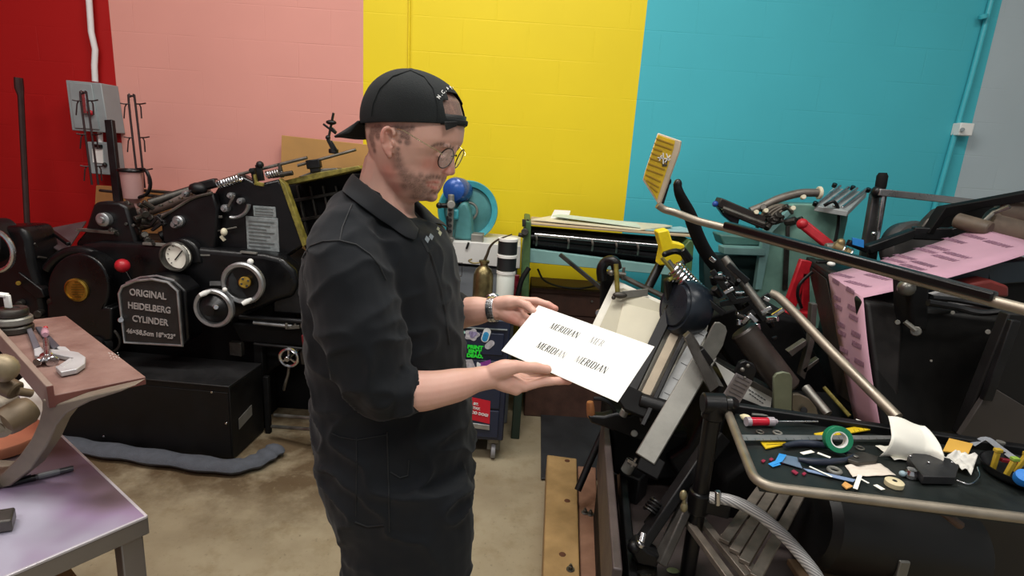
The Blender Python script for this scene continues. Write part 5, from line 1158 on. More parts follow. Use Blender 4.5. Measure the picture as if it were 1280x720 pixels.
MB().tube([PY(1007, 484, 1.9), PY(1035, 518, 1.8)], .016, 12).build('steel_rod', STL, PL); MB().tube([PY(1030, 484, 1.95), PY(1062, 520, 1.85)], .007, 8).build('thin_rod', OLV, PL)
MB().bar(PY(800, 400, 2.35), PY(700, 318, 2.5), .016, .016).build('feed_rail', DST, PL); MB().tube([PY(772, 343, 2.3), PY(870, 390, 2.2), PY(884, 402, 2.15)], .011, 8).build('feed_rail', DST, PL)
MB().tube([PY(828, 386, 2.3), PY(856, 320, 2.45)], .018, 10).tube([PY(810, 360, 2.4), PY(838, 305, 2.5)], .02, 10).build('support_post', BLK2, PL)
# post with clamp by the card
MB().bar(PY(757, 475, 2.35), PY(760, 340, 2.35), .06, .05, (0, 1, 0)).build('gripper_post', BLK3, PL, .006)
MB().tube(spline([PY(753, 350, 2.3), PY(752, 336, 2.3), PY(758, 327, 2.3), PY(768, 327, 2.28), PY(771, 336, 2.28)], 5), .022, 12).build('gripper_post_head', BLK, PL)
MB().tube([PY(770, 330, 2.24), PY(772, 368, 2.22)], .010, 10).build('olive_rod', OLV, PL)
b = MB(); b.tube([PY(760, 340, 2.25), PY(782, 343, 2.25)], .009, 8); b.cyl(PY(780, 334, 2.25), PY(778, 350, 2.25), .006, 8); b.ell(PY(764, 341, 2.24), .012); b.build('clamp_screw', STL, PL)
MB().prism([PY(778, 364, 2.22), PY(810, 361, 2.22), PY(810, 370, 2.22), PY(778, 373, 2.22)], (0, .006, 0)).build('register_plate', GST, PL, .001)
MB().ell(PY(775, 369, 2.21), (.03, .014, .014)).ell(PY(767, 372, 2.21), .009).build('register_knob', DST, PL)
MB().cyl(PY(751, 391, 2.3), PY(748, 391, 2.26), .014).build('post_bolt', CHR, PL)
# yellow plastic cover under the rollers
MB().prism(pp([(822, 290), (836, 287), (841, 303), (856, 306), (856, 316), (851, 331), (824, 332), (828, 312)], 2.35), (0, .08, 0)).build('yellow_cover', YEL, PL, .006)
b = MB(); b.tube(spline([PY(830, 318, 2.26), PY(845, 314, 2.24), PY(860, 320, 2.24)], 4), .012, 8); b.cyl(PY(852, 312, 2.24), PY(862, 326, 2.24), .018); b.ell(PY(831, 318, 2.24), .012); b.build('hose_coupling', BLK, PL)
# lower struts
def strut(name, x0, y0, Y0, x1, y1, Y1, w_, h, m): MB().bar(PY(x0, y0, Y0), PY(x1, y1, Y1), w_, h, (0, 1, 0)).build(name, m, PL, .005)
strut('drive_arm', 886, 555, 1.75, 796, 688, 1.6, .035, .05, BLK2); strut('drive_arm', 905, 545, 1.8, 812, 660, 1.66, .05, .03, BLK3); strut('drive_arm', 872, 600, 1.7, 824, 705, 1.56, .03, .05, GBR)
MB().prism(pp([(788, 690), (800, 680), (812, 690), (826, 696), (822, 712), (795, 706)], 1.56), (0, .06, 0)).build('arm_foot', BLK2, PL, .01); MB().ell(PY(792, 684, 1.56), .02).build('arm_foot', BLK2, PL)
MB().cyl(PY(801, 678, 1.55), PY(804, 666, 1.57), .011).cyl(PY(799, 682, 1.55), PY(802, 678, 1.55), .014).build('grease_nipple', CHR, PL)
MB().coil(PY(812, 640, 1.66), PY(822, 626, 1.68), .022, .005, 4).build('spring', BLK2, PL)
MB().prism([PZ(775, 590, .4), PZ(800, 600, .4), PZ(812, 588, .4), PZ(800, 570, .4), PZ(783, 572, .4)], (0, 0, -.12)).build('bracket', BLK2, PL, .008)
MB().cyl(PY(782, 590, 1.95), PY(790, 576, 1.95), .022).build('eye_bolt', GST, PL); b = MB(); b.bar(PY(784, 574, 1.93), PY(795, 581, 1.93), .012, .012); b.bar(PY(789, 583, 1.93), PY(795, 572, 1.93), .008, .008); b.build('wing_screw', CHR, PL)
MB().tube([PZ(783, 600, .29), PZ(791, 680, .29)], .006, 6).build('floor_rod', DST, PL)
MB().lathe([(.05, 0), (.055, .01), (.05, .04), (.02, .05), (0, .05)], PZ(800, 718, .33), (0, 0, 1)).build('oil_cup', mat('glossy_black_cap', '#141310', .15, 0, .2, 10), PL)
MB().ell(PZ(841, 713, .29), (.022, .014, .004)).build('green_plug', mat('pale_green_plug', '#8f9a6e', .5), PL)
# slatted delivery rack
SL = thing('slatted_rack', 'grey metal slatted rack slanting down below the tray, left of the clear hose', 'rack', PZ(930, 680, .5))
RK = mat('worn_brown_grey_metal', '#857c72', .4, .5, .2, 14, .15)
for (x0, y0, x1, y1) in ((952, 611, 905, 677), (967, 613, 918, 690), (983, 615, 930, 703), (1001, 617, 944, 722)): MB().bar(PZ(x0, y0, .55), PZ(x1, y1, .52), .032, .014).build('slat', RK, SL, .002)
for (x0, y0, x1, y1) in ((868, 640, 935, 722), (858, 650, 920, 735)): MB().bar(PZ(x0, y0, .5), PZ(x1, y1, .5), .026, .02).build('rail', RK, SL, .002)
MB().bar(PZ(905, 672, .5), PZ(945, 722, .5), .03, .03).build('rail', RK, SL, .002)
MB().bar(PZ(948, 608, .53), PZ(1004, 614, .53), .03, .03).build('rail', RK, SL, .002)
# black lower body, under and behind the tray
LB = PL
MB().prism([V((PY(905, 600, 2.0).x, 2.0, 0)), V((PY(1260, 600, 2.0).x, 2.0, 0)), PY(1260, 556, 2.0), PY(1060, 545, 2.0), PY(960, 560, 2.0), PY(905, 600, 2.0)], (0, .45, 0)).build('housing', BLK3, LB, .02)
MB().cyl(PY(1010, 650, 1.75), PY(1200, 690, 1.75), .16, 40).build('drum', mat('soft_black_drum', '#0f0f10', .45, .1, .2, 5), LB)
MB().prism(pp([(1180, 560), (1420, 580), (1420, 760), (1180, 760)], 1.9), (0, .08, 0)).build('side_cover', mat('dark_taupe_panel', '#1f1c1a', .55, .0, .15, 5), LB, .01)
tag(MB().tube(spline([PY(1160, 622, 1.55), PY(1172, 636, 1.52), PY(1186, 646, 1.5), PY(1200, 656, 1.5)], 5), [.008 + .006 * (i / 15) for i in range(16)], 8).build('bent_lever', mat('brown_steel_lever', '#5c4940', .5, .3, .2)), 'small bent brown lever hanging under the tray', 'lever')
tag(MB().bar(V((PY(1122, 720, 1.6).x, 1.6, 0)), PY(1128, 698, 1.6), .035, .035, (0, 1, 0)).build('grey_post', GST, None, .004), 'short grey steel post under the tray at the bottom edge', 'post')
bx_ = PZ(1075, 735, .32); t = thing('cardboard_box', 'brown cardboard box below the tray, white paper inside', 'box', V((bx_.x, bx_.y, 0)))
MB().box((bx_.x, bx_.y, .15), (.34, .3, .3)).build('box', mat('box_cardboard', '#8a6f55', .8, 0, .08), t, .003)
tag(MB().prism([PZ(1085, 722, .33), PZ(1100, 703, .36), PZ(1118, 722, .33)], (0, 0, -.01)).build('paper_scrap', WHT), 'white corner of paper sticking up from the cardboard box', 'paper')
# hose
HM = mat('braided_clear_hose', '#a9a8a6', .35, 0, .05, 4)
def braided(m):
    N = m.node_tree.nodes; L = m.node_tree.links; b_ = N['Principled BSDF']; tc = [n for n in N if n.type == 'TEX_COORD'][0]
    w1 = N.new('ShaderNodeTexWave'); w1.inputs['Scale'].default_value = 60; w1.bands_direction = 'DIAGONAL'; L.new(tc.outputs['Object'], w1.inputs['Vector'])
    r_ = N.new('ShaderNodeValToRGB'); r_.color_ramp.elements[0].color = (*lin('#77787c'), 1); r_.color_ramp.elements[1].color = (*lin('#c9c8c4'), 1); L.new(w1.outputs['Fac'], r_.inputs['Fac']); L.new(r_.outputs['Color'], b_.inputs['Base Color'])
braided(HM)
hs_ = thing('air_hose', 'clear braided hose curving down from the clamp on the black post', 'hose', PY(960, 660, 1.5))
MB().tube(spline([PY(888, 622, 1.55), PY(915, 626, 1.52), PY(945, 640, 1.48), (PY(978, 668, 1.42)), PY(1003, 696, 1.36), PY(1022, 722, 1.32), PY(1034, 750, 1.3)], 8), .0175, 16).build('hose', HM, hs_)
MB().ring(PY(898, 622, 1.54), (1, -.2, -.1), .0195, .003).cyl(PY(897, 614, 1.5), PY(897, 631, 1.5), .008).build('hose_clip', CHR, hs_)
# ================================================================ tray on the black post
ZT = .9
TR = thing('tool_tray', 'black tray with a bent steel tube frame on a black post, covered with tools', 'tray', V((PZ(893, 505, .93).x, PZ(893, 505, .93).y, 0)))
TUBE = mat('worn_nickel_tube', '#978e80', .44, .7, .12, 14, .05)
n0, n1, n2 = PZ(907, 508, ZT + .01), PZ(946, 607, ZT + .01), PZ(1282, 648, ZT + .01)
d1 = (n1 - n0).normalized(); d2 = (n2 - n1).normalized(); cr_ = .06
path = [n0, n1 - d1 * cr_] + [((1 - t_) ** 2) * (n1 - d1 * cr_) + 2 * t_ * (1 - t_) * n1 + t_ * t_ * (n1 + d2 * cr_) for t_ in (.17, .33, .5, .67, .83)] + [n1 + d2 * cr_, n2, n2 + d2 * .12]
MB().tube(path, .0125, 16).build('tube_frame', TUBE, TR)
f0, f1 = PZ(905, 508, ZT + .01), PZ(1300, 566, ZT + .01); f1 = f1 + (f1 - f0).normalized() * .2
MB().bar(f0, f1, .03, .03).build('back_rail', BLK2, TR, .004)
n3 = n2 + d2 * .1
DP_ = mat('stained_black_panel', '#161c1b', .5, 0, .3, 9, .1, 50)
MB().prism([n0 + V((0, 0, -.012)), n1 + (d2 - d1) * .012 + V((0, 0, -.012)), n3 + V((0, 0, -.012)), f1 + V((0, 0, -.012))], (0, 0, -.01)).build('tray_panel', DP_, TR, .001)
pj = PZ(893, 505, .93)
MB().tube([V((pj.x, pj.y, 0)), V((pj.x, pj.y, pj.z))], .026, 18).build('post', BLK, TR)
MB().cyl(PY(878, 504, pj.y), PY(906, 505, pj.y), .034).build('tee_fitting', BLK, TR); MB().cyl(V((pj.x, pj.y, pj.z - .05)), V((pj.x, pj.y, pj.z + .01)), .034).build('tee_fitting', BLK, TR)
MB().tube(spline([PY(905, 505, pj.y), PY(914, 505, pj.y - .01), n0 + V((0, 0, .004)), n0 + d1 * .04], 5), .024, 16).build('elbow_fitting', BLK, TR)
cl = V((pj.x, pj.y, PY(868, 626, pj.y).z)); MB().cyl(cl - V((0, 0, .04)), cl + V((0, 0, .04)), .036).bar(cl, cl + V((.09, -.03, 0)), .05, .05).build('clamp', BLK, TR, .004)
MB().ell(PY(854, 619, pj.y - .05), (.012, .01, .018)).ell(PY(855, 634, pj.y - .05), (.012, .01, .018)).cyl(PY(855, 622, pj.y - .05), PY(855, 632, pj.y - .05), .006).build('wing_nut', mat('tarnished_wing_nut', '#9c9271', .4, .6, .15), TR)
# ---- things on the tray (z = top of the panel)
z = ZT
def Z(x, y, h=0.): return PZ(x, y, z + h)
def item(o, lab, cat, grp=None): return tag(o, lab, cat, grp)
CLR = mat('clear_red_handle', '#c0152f', .2, 0, .1, 20, coat=.5)
t = thing('screwdriver', 'screwdriver with red and clear handle lying at the back of the tray', 'screwdriver', Z(985, 527))
a, b_ = Z(933, 527, .014), Z(974, 527, .014); dd = (b_ - a).normalized()
MB().lathe([(.004, 0), (.012, .003), (.0135, .02), (.0125, .06), (.013, .078), (.007, .09), (.005, .1), (0, .1)], a, dd, 16).build('handle', CLR, t)
MB().lathe([(.0137, .068), (.0142, .07), (.0142, .088), (.008, .094), (.008, .098), (0, .098)], a, dd, 16).build('clear_ferrule', mat('clear_plastic', '#c9c3cb', .15, 0, .05, trans=.4), t)
MB().lathe([(.0142, -.001), (.0142, .012), (.012, .014)], a, dd, 16).build('clear_ferrule', _M['clear_plastic'], t)
MB().cyl(a + dd * .09, a + dd * .235, .0032, 10).build('shaft', CHR, t)
t = thing('steel_rule', 'long grey steel rule lying across the tray, passing behind the green tape', 'ruler', Z(1030, 547))
rp = [Z(926, 544, .012), Z(1136, 545, .018), Z(1137, 549, .018), Z(930, 551, .012)]
MB().prism(rp, (0, 0, .0015)).build('blade', mat('grey_rule_steel', '#8b8b8c', .4, .6, .08, 20), t)
b = MB()
for k in range(22):
    f = (k + .5) / 22; p_ = rp[3].lerp(rp[2], f) + V((0, 0, .0017)); q = rp[0].lerp(rp[1], f) + V((0, 0, .0017)); b.bar(p_, p_.lerp(q, .6 if k % 4 == 0 else .3), .0008, .0006)
b.build('graduations', BLK, t)
YR_ = mat('yellow_rule', '#d9b91c', .5, 0, .08, 20)
t = thing('folding_rule', 'yellow folding rule segment lying behind the green tape', 'ruler', Z(1060, 540)); a = [Z(1017, 543, .008), Z(1092, 531, .008), Z(1094, 537, .008), Z(1024, 549, .008)]
MB().prism(a, (0, 0, .004)).build('segment', YR_, t, .0008)
b = MB()
for k in range(12): f = (k + .5) / 12; p_ = a[3].lerp(a[2], f) + V((0, 0, .0042)); q = a[0].lerp(a[1], f) + V((0, 0, .0042)); b.bar(p_, p_.lerp(q, .5), .0009, .0005)
b.build('graduations', BLK, t)
t = thing('folding_rule', 'short yellow folding rule segment in front of the steel rule, left side of the tray', 'ruler', Z(966, 556)); a = [Z(950, 553, .002), Z(981, 553, .002), Z(984, 556, .002), Z(957, 562, .002)]
MB().prism(a, (0, 0, .004)).build('segment', YR_, t, .0008); MB().bar(Z(958, 556, .0065), Z(978, 555, .0065), .0012, .0008).build('graduations', BLK, t)
t = thing('tape_roll', 'green tape roll standing tilted on the steel rule', 'tape', Z(1047, 565)); c = PZ(1047, 549, z + .045); ax = V((-.15, -.93, .35)).normalized()
MB().lathe([(.022, -.012), (.036, -.012), (.036, .012), (.022, .012)], c, ax, 36, closed_ring=True).build('tape', mat('green_tape', '#157a55', .35, 0, .08, 20), t, .001)
MB().lathe([(.0195, -.012), (.0222, -.0125), (.0222, .0125), (.0195, .012)], c, ax, 36, closed_ring=True).build('core', WHT, t)
# crumpled white sheet
def crumple(name, px, hs, m, lab, cat, amp=.006, seed=1, n=14):
    c4 = [Z(x, y, h) for (x, y), h in zip(px, hs)]; vs = []; fs = []
    for i in range(n):
        for j in range(n):
            u_, v_ = i / (n - 1), j / (n - 1); q = (c4[0].lerp(c4[1], u_)).lerp(c4[3].lerp(c4[2], u_), v_)
            q = q + V((0, 0, abs(noise.noise(V((u_ * 3 + seed, v_ * 3, seed)))) * amp * 2 + .03 * 0)); vs.append(q)
    for i in range(n - 1):
        for j in range(n - 1): fs.append((i * n + j, i * n + j + 1, (i + 1) * n + j + 1, (i + 1) * n + j))
    b = MB(); b.add(vs, fs); o = b.build(name, m, None, ang=180); so = o.modifiers.new('s', 'SOLIDIFY'); so.thickness = .0006; return item(o, lab, cat)
WP = mat('white_tissue_paper', '#f3f1e6', .7, 0, .04, 8)
# the sheet curls up at the back and rolls over at its right end
vs = []; n = 16
for i in range(n):
    u_ = i / (n - 1)
    for j in range(n):
        v_ = j / (n - 1); lo_ = Z(1099 + 76 * u_, 571 + 6 * u_, .003); hi_ = PY(1110 + 60 * u_, 520 + 22 * u_ * u_ + 3 * u_, lo_.y + .05); q = lo_.lerp(hi_, v_) + V((0, -.030 * math.sin(v_ * PI), .004 * math.sin(v_ * PI) + .008 * noise.noise(V((u_ * 3, v_ * 3, 0)))))
        if u_ > .7: q += V((-.03 * ((u_ - .7) / .3) ** 2, -.03 * math.sin((u_ - .7) / .3 * PI / 2) , .006))
        vs.append(q)
b = MB(); b.add(vs, [(i * n + j, i * n + j + 1, (i + 1) * n + j + 1, (i + 1) * n + j) for i in range(n - 1) for j in range(n - 1)])
o = b.build('crumpled_paper', WP, None, ang=180); so = o.modifiers.new('s', 'SOLIDIFY'); so.thickness = .0008; item(o, 'big white crumpled paper sheet curling up over the end of the steel rule', 'paper')
crumple('torn_paper', [(1094, 557), (1130, 560), (1160, 576), (1118, 575)], [.004, .008, .006, .004], WP, 'torn white paper lying flat in front of the big crumpled sheet', 'paper', .004, 3)
crumple('torn_paper', [(1056, 582), (1100, 579), (1120, 594), (1066, 596)], [.002] * 4, mat('cream_scrap', '#e0d5c8', .7, 0, .05), 'cream torn paper scrap lying in the middle of the tray before the pliers', 'paper', .003, 5)
for x0, y0, x1, y1, w_, lab in ((1069, 611, 1075, 594, .010, 'narrow white paper strip standing out at the front edge of the tray'), (1075, 598, 1086, 604, .006, 'tiny white paper strip right of the narrow strip'), (1012, 583, 1040, 596, .006, 'thin white paper strip beside the washer'), (1002, 567, 1016, 564, .012, 'small white paper scrap left between the plier handles'), (1022, 566, 1038, 572, .010, 'small white paper scrap right between the plier handles'), (1088, 530, 1070, 524, .006, 'small white chip at the back of the tray'),
                             (1094, 606, 1104, 612, .014, 'grey-white paper scrap under the cream roll')):
    item(MB().bar(Z(x0, y0, .008), Z(x1, y1, .008), w_, .0008).build('paper_strip', WP), lab, 'paper strip')
item(MB().prism([Z(1178, 565, .008), Z(1186, 549, .02), Z(1216, 556, .02), Z(1210, 569, .008)], (0, 0, .004)).build('yellow_card', mat('ochre_card', '#d0a244', .6, 0, .06), None, .0006), 'ochre yellow card piece behind the white cloth on the tray', 'card')
crumple('crumpled_cloth', [(1176, 578), (1192, 566), (1222, 570), (1214, 594)], [.012, .02, .02, .006], mat('white_cloth', '#d5d3cc', .8, 0, .1, 20), 'small crumpled white cloth right of the black box on the tray', 'cloth', .02, 8)
# pliers
t = thing('pliers', 'pliers with dark blue grips lying in the middle of the tray', 'pliers', Z(1040, 575)); PBL = mat('dark_blue_grip', '#252c3c', .45, 0, .15, 12)
for pts in (((980, 557), (1000, 554), (1025, 556), (1050, 562), (1062, 568)), ((998, 574), (1015, 577), (1038, 577), (1058, 574), (1068, 570))):
    MB().tube(spline([Z(x, y, .011) for x, y in pts], 5), [.006 + .004 * math.sin(min(1, i / 14) * PI) for i in range(21)], 10).build('handle', PBL, t)
MB().prism([Z(1058, 567, .016), Z(1078, 564, .016), Z(1098, 570, .012), Z(1096, 576, .012), Z(1074, 578, .016), Z(1060, 574, .016)], (0, 0, -.01)).build('jaws', DST, t, .002)
MB().ell(Z(1070, 570, .018), (.007, .007, .002)).build('rivet', STL, t)
def ringlet(x, y, R_, r, m, lab, cat='washer', nm='washer'): return item(MB().ring(Z(x, y, r + .001), (0, 0, 1), R_, r).build(nm, m), lab, cat)
ringlet(1043, 588, .014, .005, GST, 'thick grey washer in front of the pliers'); ringlet(1075, 560, .010, .0025, STL, 'thin steel ring right of the green tape', 'ring', 'steel_ring'); ringlet(972, 541, .011, .003, GST, 'steel ring behind the steel rule, below the screwdriver', 'ring', 'steel_ring'); ringlet(950, 540, .010, .0022, STL, 'thin wire ring at the left end of the steel rule', 'ring', 'steel_ring')
t = thing('cream_roll', 'small cream coloured roll at the front edge of the tray', 'roll', Z(1117, 607)); MB().lathe([(.021, 0), (.0215, .003), (.0215, .012), (.019, .014), (.006, .014), (.006, .012), (0, .012)], Z(1117, 607), (0, 0, 1), 28).build('roll', mat('cream_roll', '#d5c9a4', .6, 0, .05), t); MB().lathe([(.0055, .0125), (.0055, .0145), (0, .0145)], Z(1117, 607), (0, 0, 1), 14).build('core', BLK, t)
t = thing('small_jar', 'little glass and metal jar left of the black box', 'jar', Z(1138, 596)); MB().lathe([(.016, 0), (.017, .002), (.017, .012), (.012, .018), (.012, .022), (0, .022)], Z(1138, 596), (0, 0, 1)).build('body', CHR, t); MB().ell(Z(1128, 592, .008), (.008, .008, .008)).build('cap', mat('pale_blue_cap', '#9fb8c4', .4), t)
t = thing('black_clamp_box', 'black flat clamp box with three screws on the tray', 'clamp box', Z(1165, 592)); bp_ = [(1132, 580), (1142, 573), (1185, 582), (1196, 592), (1192, 606), (1152, 605), (1142, 592)]
MB().prism([Z(x, y, .004) for x, y in bp_], (0, 0, .022)).build('housing', mat('black_moulded', '#28282a', .45, .1, .12, 20), t, .002)
for x, y in ((1138, 570), (1161, 578), (1190, 578)): MB().ell(PZ(x, y, z + .028), (.004, .004, .003)).build('screw', CHR, t)
t = thing('parts_bowl', 'black round bowl with yellow clips inside, at the right of the tray', 'bowl', Z(1268, 600)); cb_ = Z(1275, 598)
MB().lathe([(.07, 0), (.085, .012), (.092, .03), (.088, .03), (.08, .014), (.066, .005), (0, .005)], cb_, (0, 0, 1), 40).build('bowl', BLK, t)
YC_ = mat('ochre_plastic', '#b79a2c', .5, 0, .12, 20)
for i, (x, y, lx, lab) in enumerate(((1241, 586, .0, 'ochre plastic clip standing at the left of the black bowl'), (1256, 597, .012, 'ochre plastic clip with a green top in the middle of the black bowl'), (1268, 590, .02, 'tilted ochre plastic clip at the right of the black bowl'))):
    q = PZ(x, y, z + .01); t = thing('plastic_clip', lab, 'clip', q, 'ochre clips in the bowl'); MB().bar(q, q + V((lx, .0, .055)), .012, .010, (0, 1, 0)).build('body', YC_, t, .002); MB().bar(q + V((lx, 0, .05)), q + V((lx, 0, .06)), .018, .014, (0, 1, 0)).build('head', mat('green_clip', '#86a83c', .5) if i == 1 else YC_, t, .002)
q = PZ(1258, 575, z + .04); item(MB().bar(q + V((-.015, 0, 0)), q + V((.03, 0, -.006)), .012, .01).build('red_marker', mat('dark_red_plastic', '#7d1a28', .4), None, .002), 'dark red plastic piece behind the ochre clips', 'plastic piece')
q = PZ(1278, 600, z + .03); item(MB().lathe([(.02, 0), (.021, .01), (.018, .022), (0, .024)], q, (-.3, -.4, .8)).build('bottle_top', mat('bright_blue_plastic', '#1f7ad0', .4, 0, .06)), 'bright blue plastic cap in the bowl at the right edge', 'cap')
t = thing('steel_pin', 'upright steel pin with a round head at the back of the tray', 'pin', Z(1247, 566)); MB().lathe([(.008, 0), (.008, .03), (.011, .031), (.011, .036), (0, .037)], Z(1247, 566), (0, 0, 1)).build('pin', GST, t)
item(MB().tube(spline([Z(1215, 556, .015), Z(1232, 548, .03), Z(1250, 560, .03), Z(1272, 576, .028)], 6), .008, 8, flat=.15).build('plastic_strip', mat('clear_grey_strip', '#9a9ea6', .2, 0, .05, alpha=.7)), 'clear bent plastic strip arching over the right of the tray', 'strip')
item(MB().ell(Z(1266, 560, .01), (.02, .014, .012)).build('stone_lump', mat('tan_rubber', '#7d6f60', .7)), 'tan rubber lump at the back right of the tray', 'rubber')
t = thing('blue_tape_piece', 'crumpled bright blue tape at the left front of the tray', 'tape', Z(970, 574)); MB().prism([Z(966, 582, .003), Z(974, 567, .012), Z(983, 569, .012), (Z(978, 577, .006))], (0, 0, .001)).build('tape', mat('blue_masking_tape', '#2f8fd8', .5, 0, .05), t); MB().prism([Z(960, 580, .002), Z(970, 576, .006), Z(976, 581, .003), Z(966, 584, .002)], (0, 0, .001)).build('tape', _M['blue_masking_tape'], t)
item(MB().prism([Z(974, 568, .004), Z(996, 572, .004), Z(1003, 586, .003), Z(976, 578, .003)], (0, 0, .0015)).build('blue_plastic_sheet', mat('slate_blue_film', '#62748a', .35, 0, .08), None), 'slate blue plastic piece beside the bright blue tape', 'plastic piece')
item(MB().prism([Z(1004, 586, .003), Z(1030, 591, .003), Z(1070, 600, .003), Z(1066, 603, .003), Z(1010, 590, .003)], (0, 0, .0015)).build('blue_strip', mat('grey_blue_strip', '#7f93b5', .4, 0, .06), None), 'long grey blue strip lying before the washer', 'strip')
MG = mat('magenta_scrap', '#8f2440', .5)
for i, (x, y) in enumerate(((954, 577), (964, 575), (979, 578), (995, 592), (1005, 593), (992, 590))): item(MB().prism([Z(x - 3, y, .001), Z(x, y - 2, .001), Z(x + 3, y, .001), Z(x, y + 2, .001)], (0, 0, .003)).build('magenta_chip', MG), 'small magenta chip lying at the left front of the tray', 'chip', 'magenta chips on the tray')
item(MB().tube(spline([Z(1196, 600, .004), Z(1212, 605, .004), Z(1224, 596, .01), Z(1222, 584, .016)], 6), .0018, 6).build('wire_loop', CHR), 'thin bright wire loop left of the black bowl', 'wire')
item(MB().tube([Z(940, 518, .006), Z(1000, 522, .006), Z(1060, 533, .006)], .004, 8).build('steel_rod', GST), 'thin steel rod lying along the back rail behind the screwdriver', 'rod')
t = thing('glue_bottle', 'small cream nozzle cap at the left end of the screwdriver', 'cap', Z(930, 524)); MB().lathe([(.002, 0), (.010, .012), (.012, .024), (.010, .032), (0, .033)], Z(925, 519, .012), (Z(942, 527, .012) - Z(925, 519, .012)), 14).build('nozzle', mat('cream_nozzle', '#e3d8b0', .5), t)
item(MB().prism([Z(1052, 607, .002), Z(1056, 603, .002), Z(1066, 609, .002), Z(1058, 612, .002)], (0, 0, .003)).build('orange_scrap', mat('orange_scrap', '#d8a05a', .6)), 'small orange scrap at the front edge of the tray', 'scrap')
# ================================================================ second press with the pink strip
QP = thing('flatbed_press', 'large black press on the right with a tapered black box, draped with the pink strip', 'printing press', (1.7, 2.4, 0))
T1, T2, T3, T4 = PZ(1008, 322, 1.22), PZ(1079, 374, 1.215), PZ(1263, 399, 1.215), PZ(1200, 340, 1.22)
B1 = PY(1045, 505, 2.2)
B2, B3, B4 = PP(1103, 548, T1, (T2 - T1).cross(B1 - T1)), PY(1200, 545, 1.85), PY(1200, 480, 2.6)
BXM = mat('box_black_steel', '#0d0c0b', .5, 0, .3, 5, .1, 40, .22); BXS = mat('box_side_brown_black', '#2a2421', .5, 0, .2, 6, .15, 50, .3)
MB().add([T1, T2, T3, T4, B1, B2, B3, B4], [(0, 1, 2, 3), (4, 5, 6, 7), (0, 1, 5, 4), (1, 2, 6, 5), (2, 3, 7, 6), (3, 0, 4, 7)]).build('ink_box', BXM, QP, .02)
MB().prism([PP(1010, 330, T1, (T2 - T1).cross(B1 - T1)), PP(1034, 349, T1, (T2 - T1).cross(B1 - T1)), PP(1066, 505, T1, (T2 - T1).cross(B1 - T1)), PP(1047, 492, T1, (T2 - T1).cross(B1 - T1))], (-.006, -.004, 0)).build('side_panel', BXS, QP, .004)
MB().bar(T1 + V((.02, 0, -.01)), T1.lerp(T2, .85) + V((.045, .02, -.01)), .04, .03).build('top_edge', BXS, QP, .006)
MB().ell(PZ(1039, 330, 1.25), (.018, .018, .012)).build('white_button', WHT, QP); MB().bar(PZ(1021, 328, 1.25), PZ(1034, 328, 1.25), .015, .01).build('latch', BLK2, QP, .002)
# rounded block in front of the box
MB().prism([PZ(1080, 374, 1.2), PZ(1128, 382, 1.2), PZ(1120, 372, 1.2), PZ(1096, 362, 1.2)], (0, 0, -.03)).build('top_plate', mat('worn_black_plate', '#3a3735', .4, .4, .3, 16), QP, .006)
MB().prism([PY(1082, 376, 1.93), PY(1124, 384, 1.93), PY(1130, 392, 1.93), PY(1122, 548, 1.76), PY(1104, 545, 1.76)], (.01, .1, 0)).build('front_block', mat('worn_black_block', '#1b1817', .5, 0, .35, 7, .2, 40, .3), QP, .025, seg=4)
b = MB()
for x, y, r in ((1122, 403, .008), (1145, 414, .016), (1235, 415, .008), (1191, 391, .006), (1164, 451, .004), (1215, 491, .004), (1260, 452, .006), (1274, 480, .006)): b.cyl(PY(x, y, 1.75), PY(x, y, 1.82), r, 10)
build_each(b, 'screw', STL, QP)
MB().tube([PY(1131, 402, 1.76), PY(1145, 413, 1.74)], .008, 8).build('latch_rod', STL, QP)
MB().prism([PY(1262, 392, 1.7), PY(1400, 400, 1.7), PY(1400, 600, 1.7), PY(1230, 560, 1.7), PY(1200, 545, 1.72)], (0, .04, 0)).build('end_panel', mat('slate_panel', '#121111', .5, 0, .2, 5, 0, 60, .3), QP, .005)
MB().prism([PY(1240, 483, 1.69), PY(1400, 580, 1.69), PY(1400, 620, 1.69), PY(1200, 545, 1.69)], (0, .02, 0)).build('end_panel', mat('grey_worn_panel', '#37322f', .6, 0, .15, 6), QP, .003)
MB().bar(PY(1268, 400, 1.68), PY(1232, 500, 1.68), .03, .02, (0, 1, 0)).build('hinge_strip', BLK2, QP, .003)
# neck column, cables, junk behind strip
MB().prism(pp([(1138, 350), (1163, 358), (1160, 415), (1140, 412)], 1.84), (0, .1, 0)).build('column', BLK3, QP, .01); MB().ell(PY(1133, 360, 1.84), .028).build('round_end', STL, QP)
MB().tube(spline([PY(1160, 378, 1.8), PY(1195, 384, 1.8), PY(1225, 391, 1.78), PY(1262, 388, 1.76)], 6), .011, 8).tube(spline([PY(1165, 372, 1.85), PY(1200, 376, 1.85), PY(1240, 384, 1.82), PY(1290, 398, 1.8)], 6), .009, 8).build('cable', BLK2, QP)
MB().prism(pp([(1165, 368), (1180, 364), (1200, 372), (1235, 378), (1232, 384), (1190, 380)], 1.9), (0, .02, 0)).build('rag', mat('grey_rag', '#8c8b8c', .9, 0, .25, 30), QP)
MB().prism(pp([(1195, 358), (1240, 350), (1262, 358), (1262, 372), (1215, 370)], 2.1), (0, .1, 0)).build('red_cover', mat('faded_red_cover', '#7a2a26', .5, 0, .15), QP, .01)
MB().prism(pp([(1080, 372), (1130, 356), (1160, 352), (1300, 330), (1300, 400), (1130, 400)], 2.2), (0, .12, 0)).build('rail_block', BLK3, QP, .01)
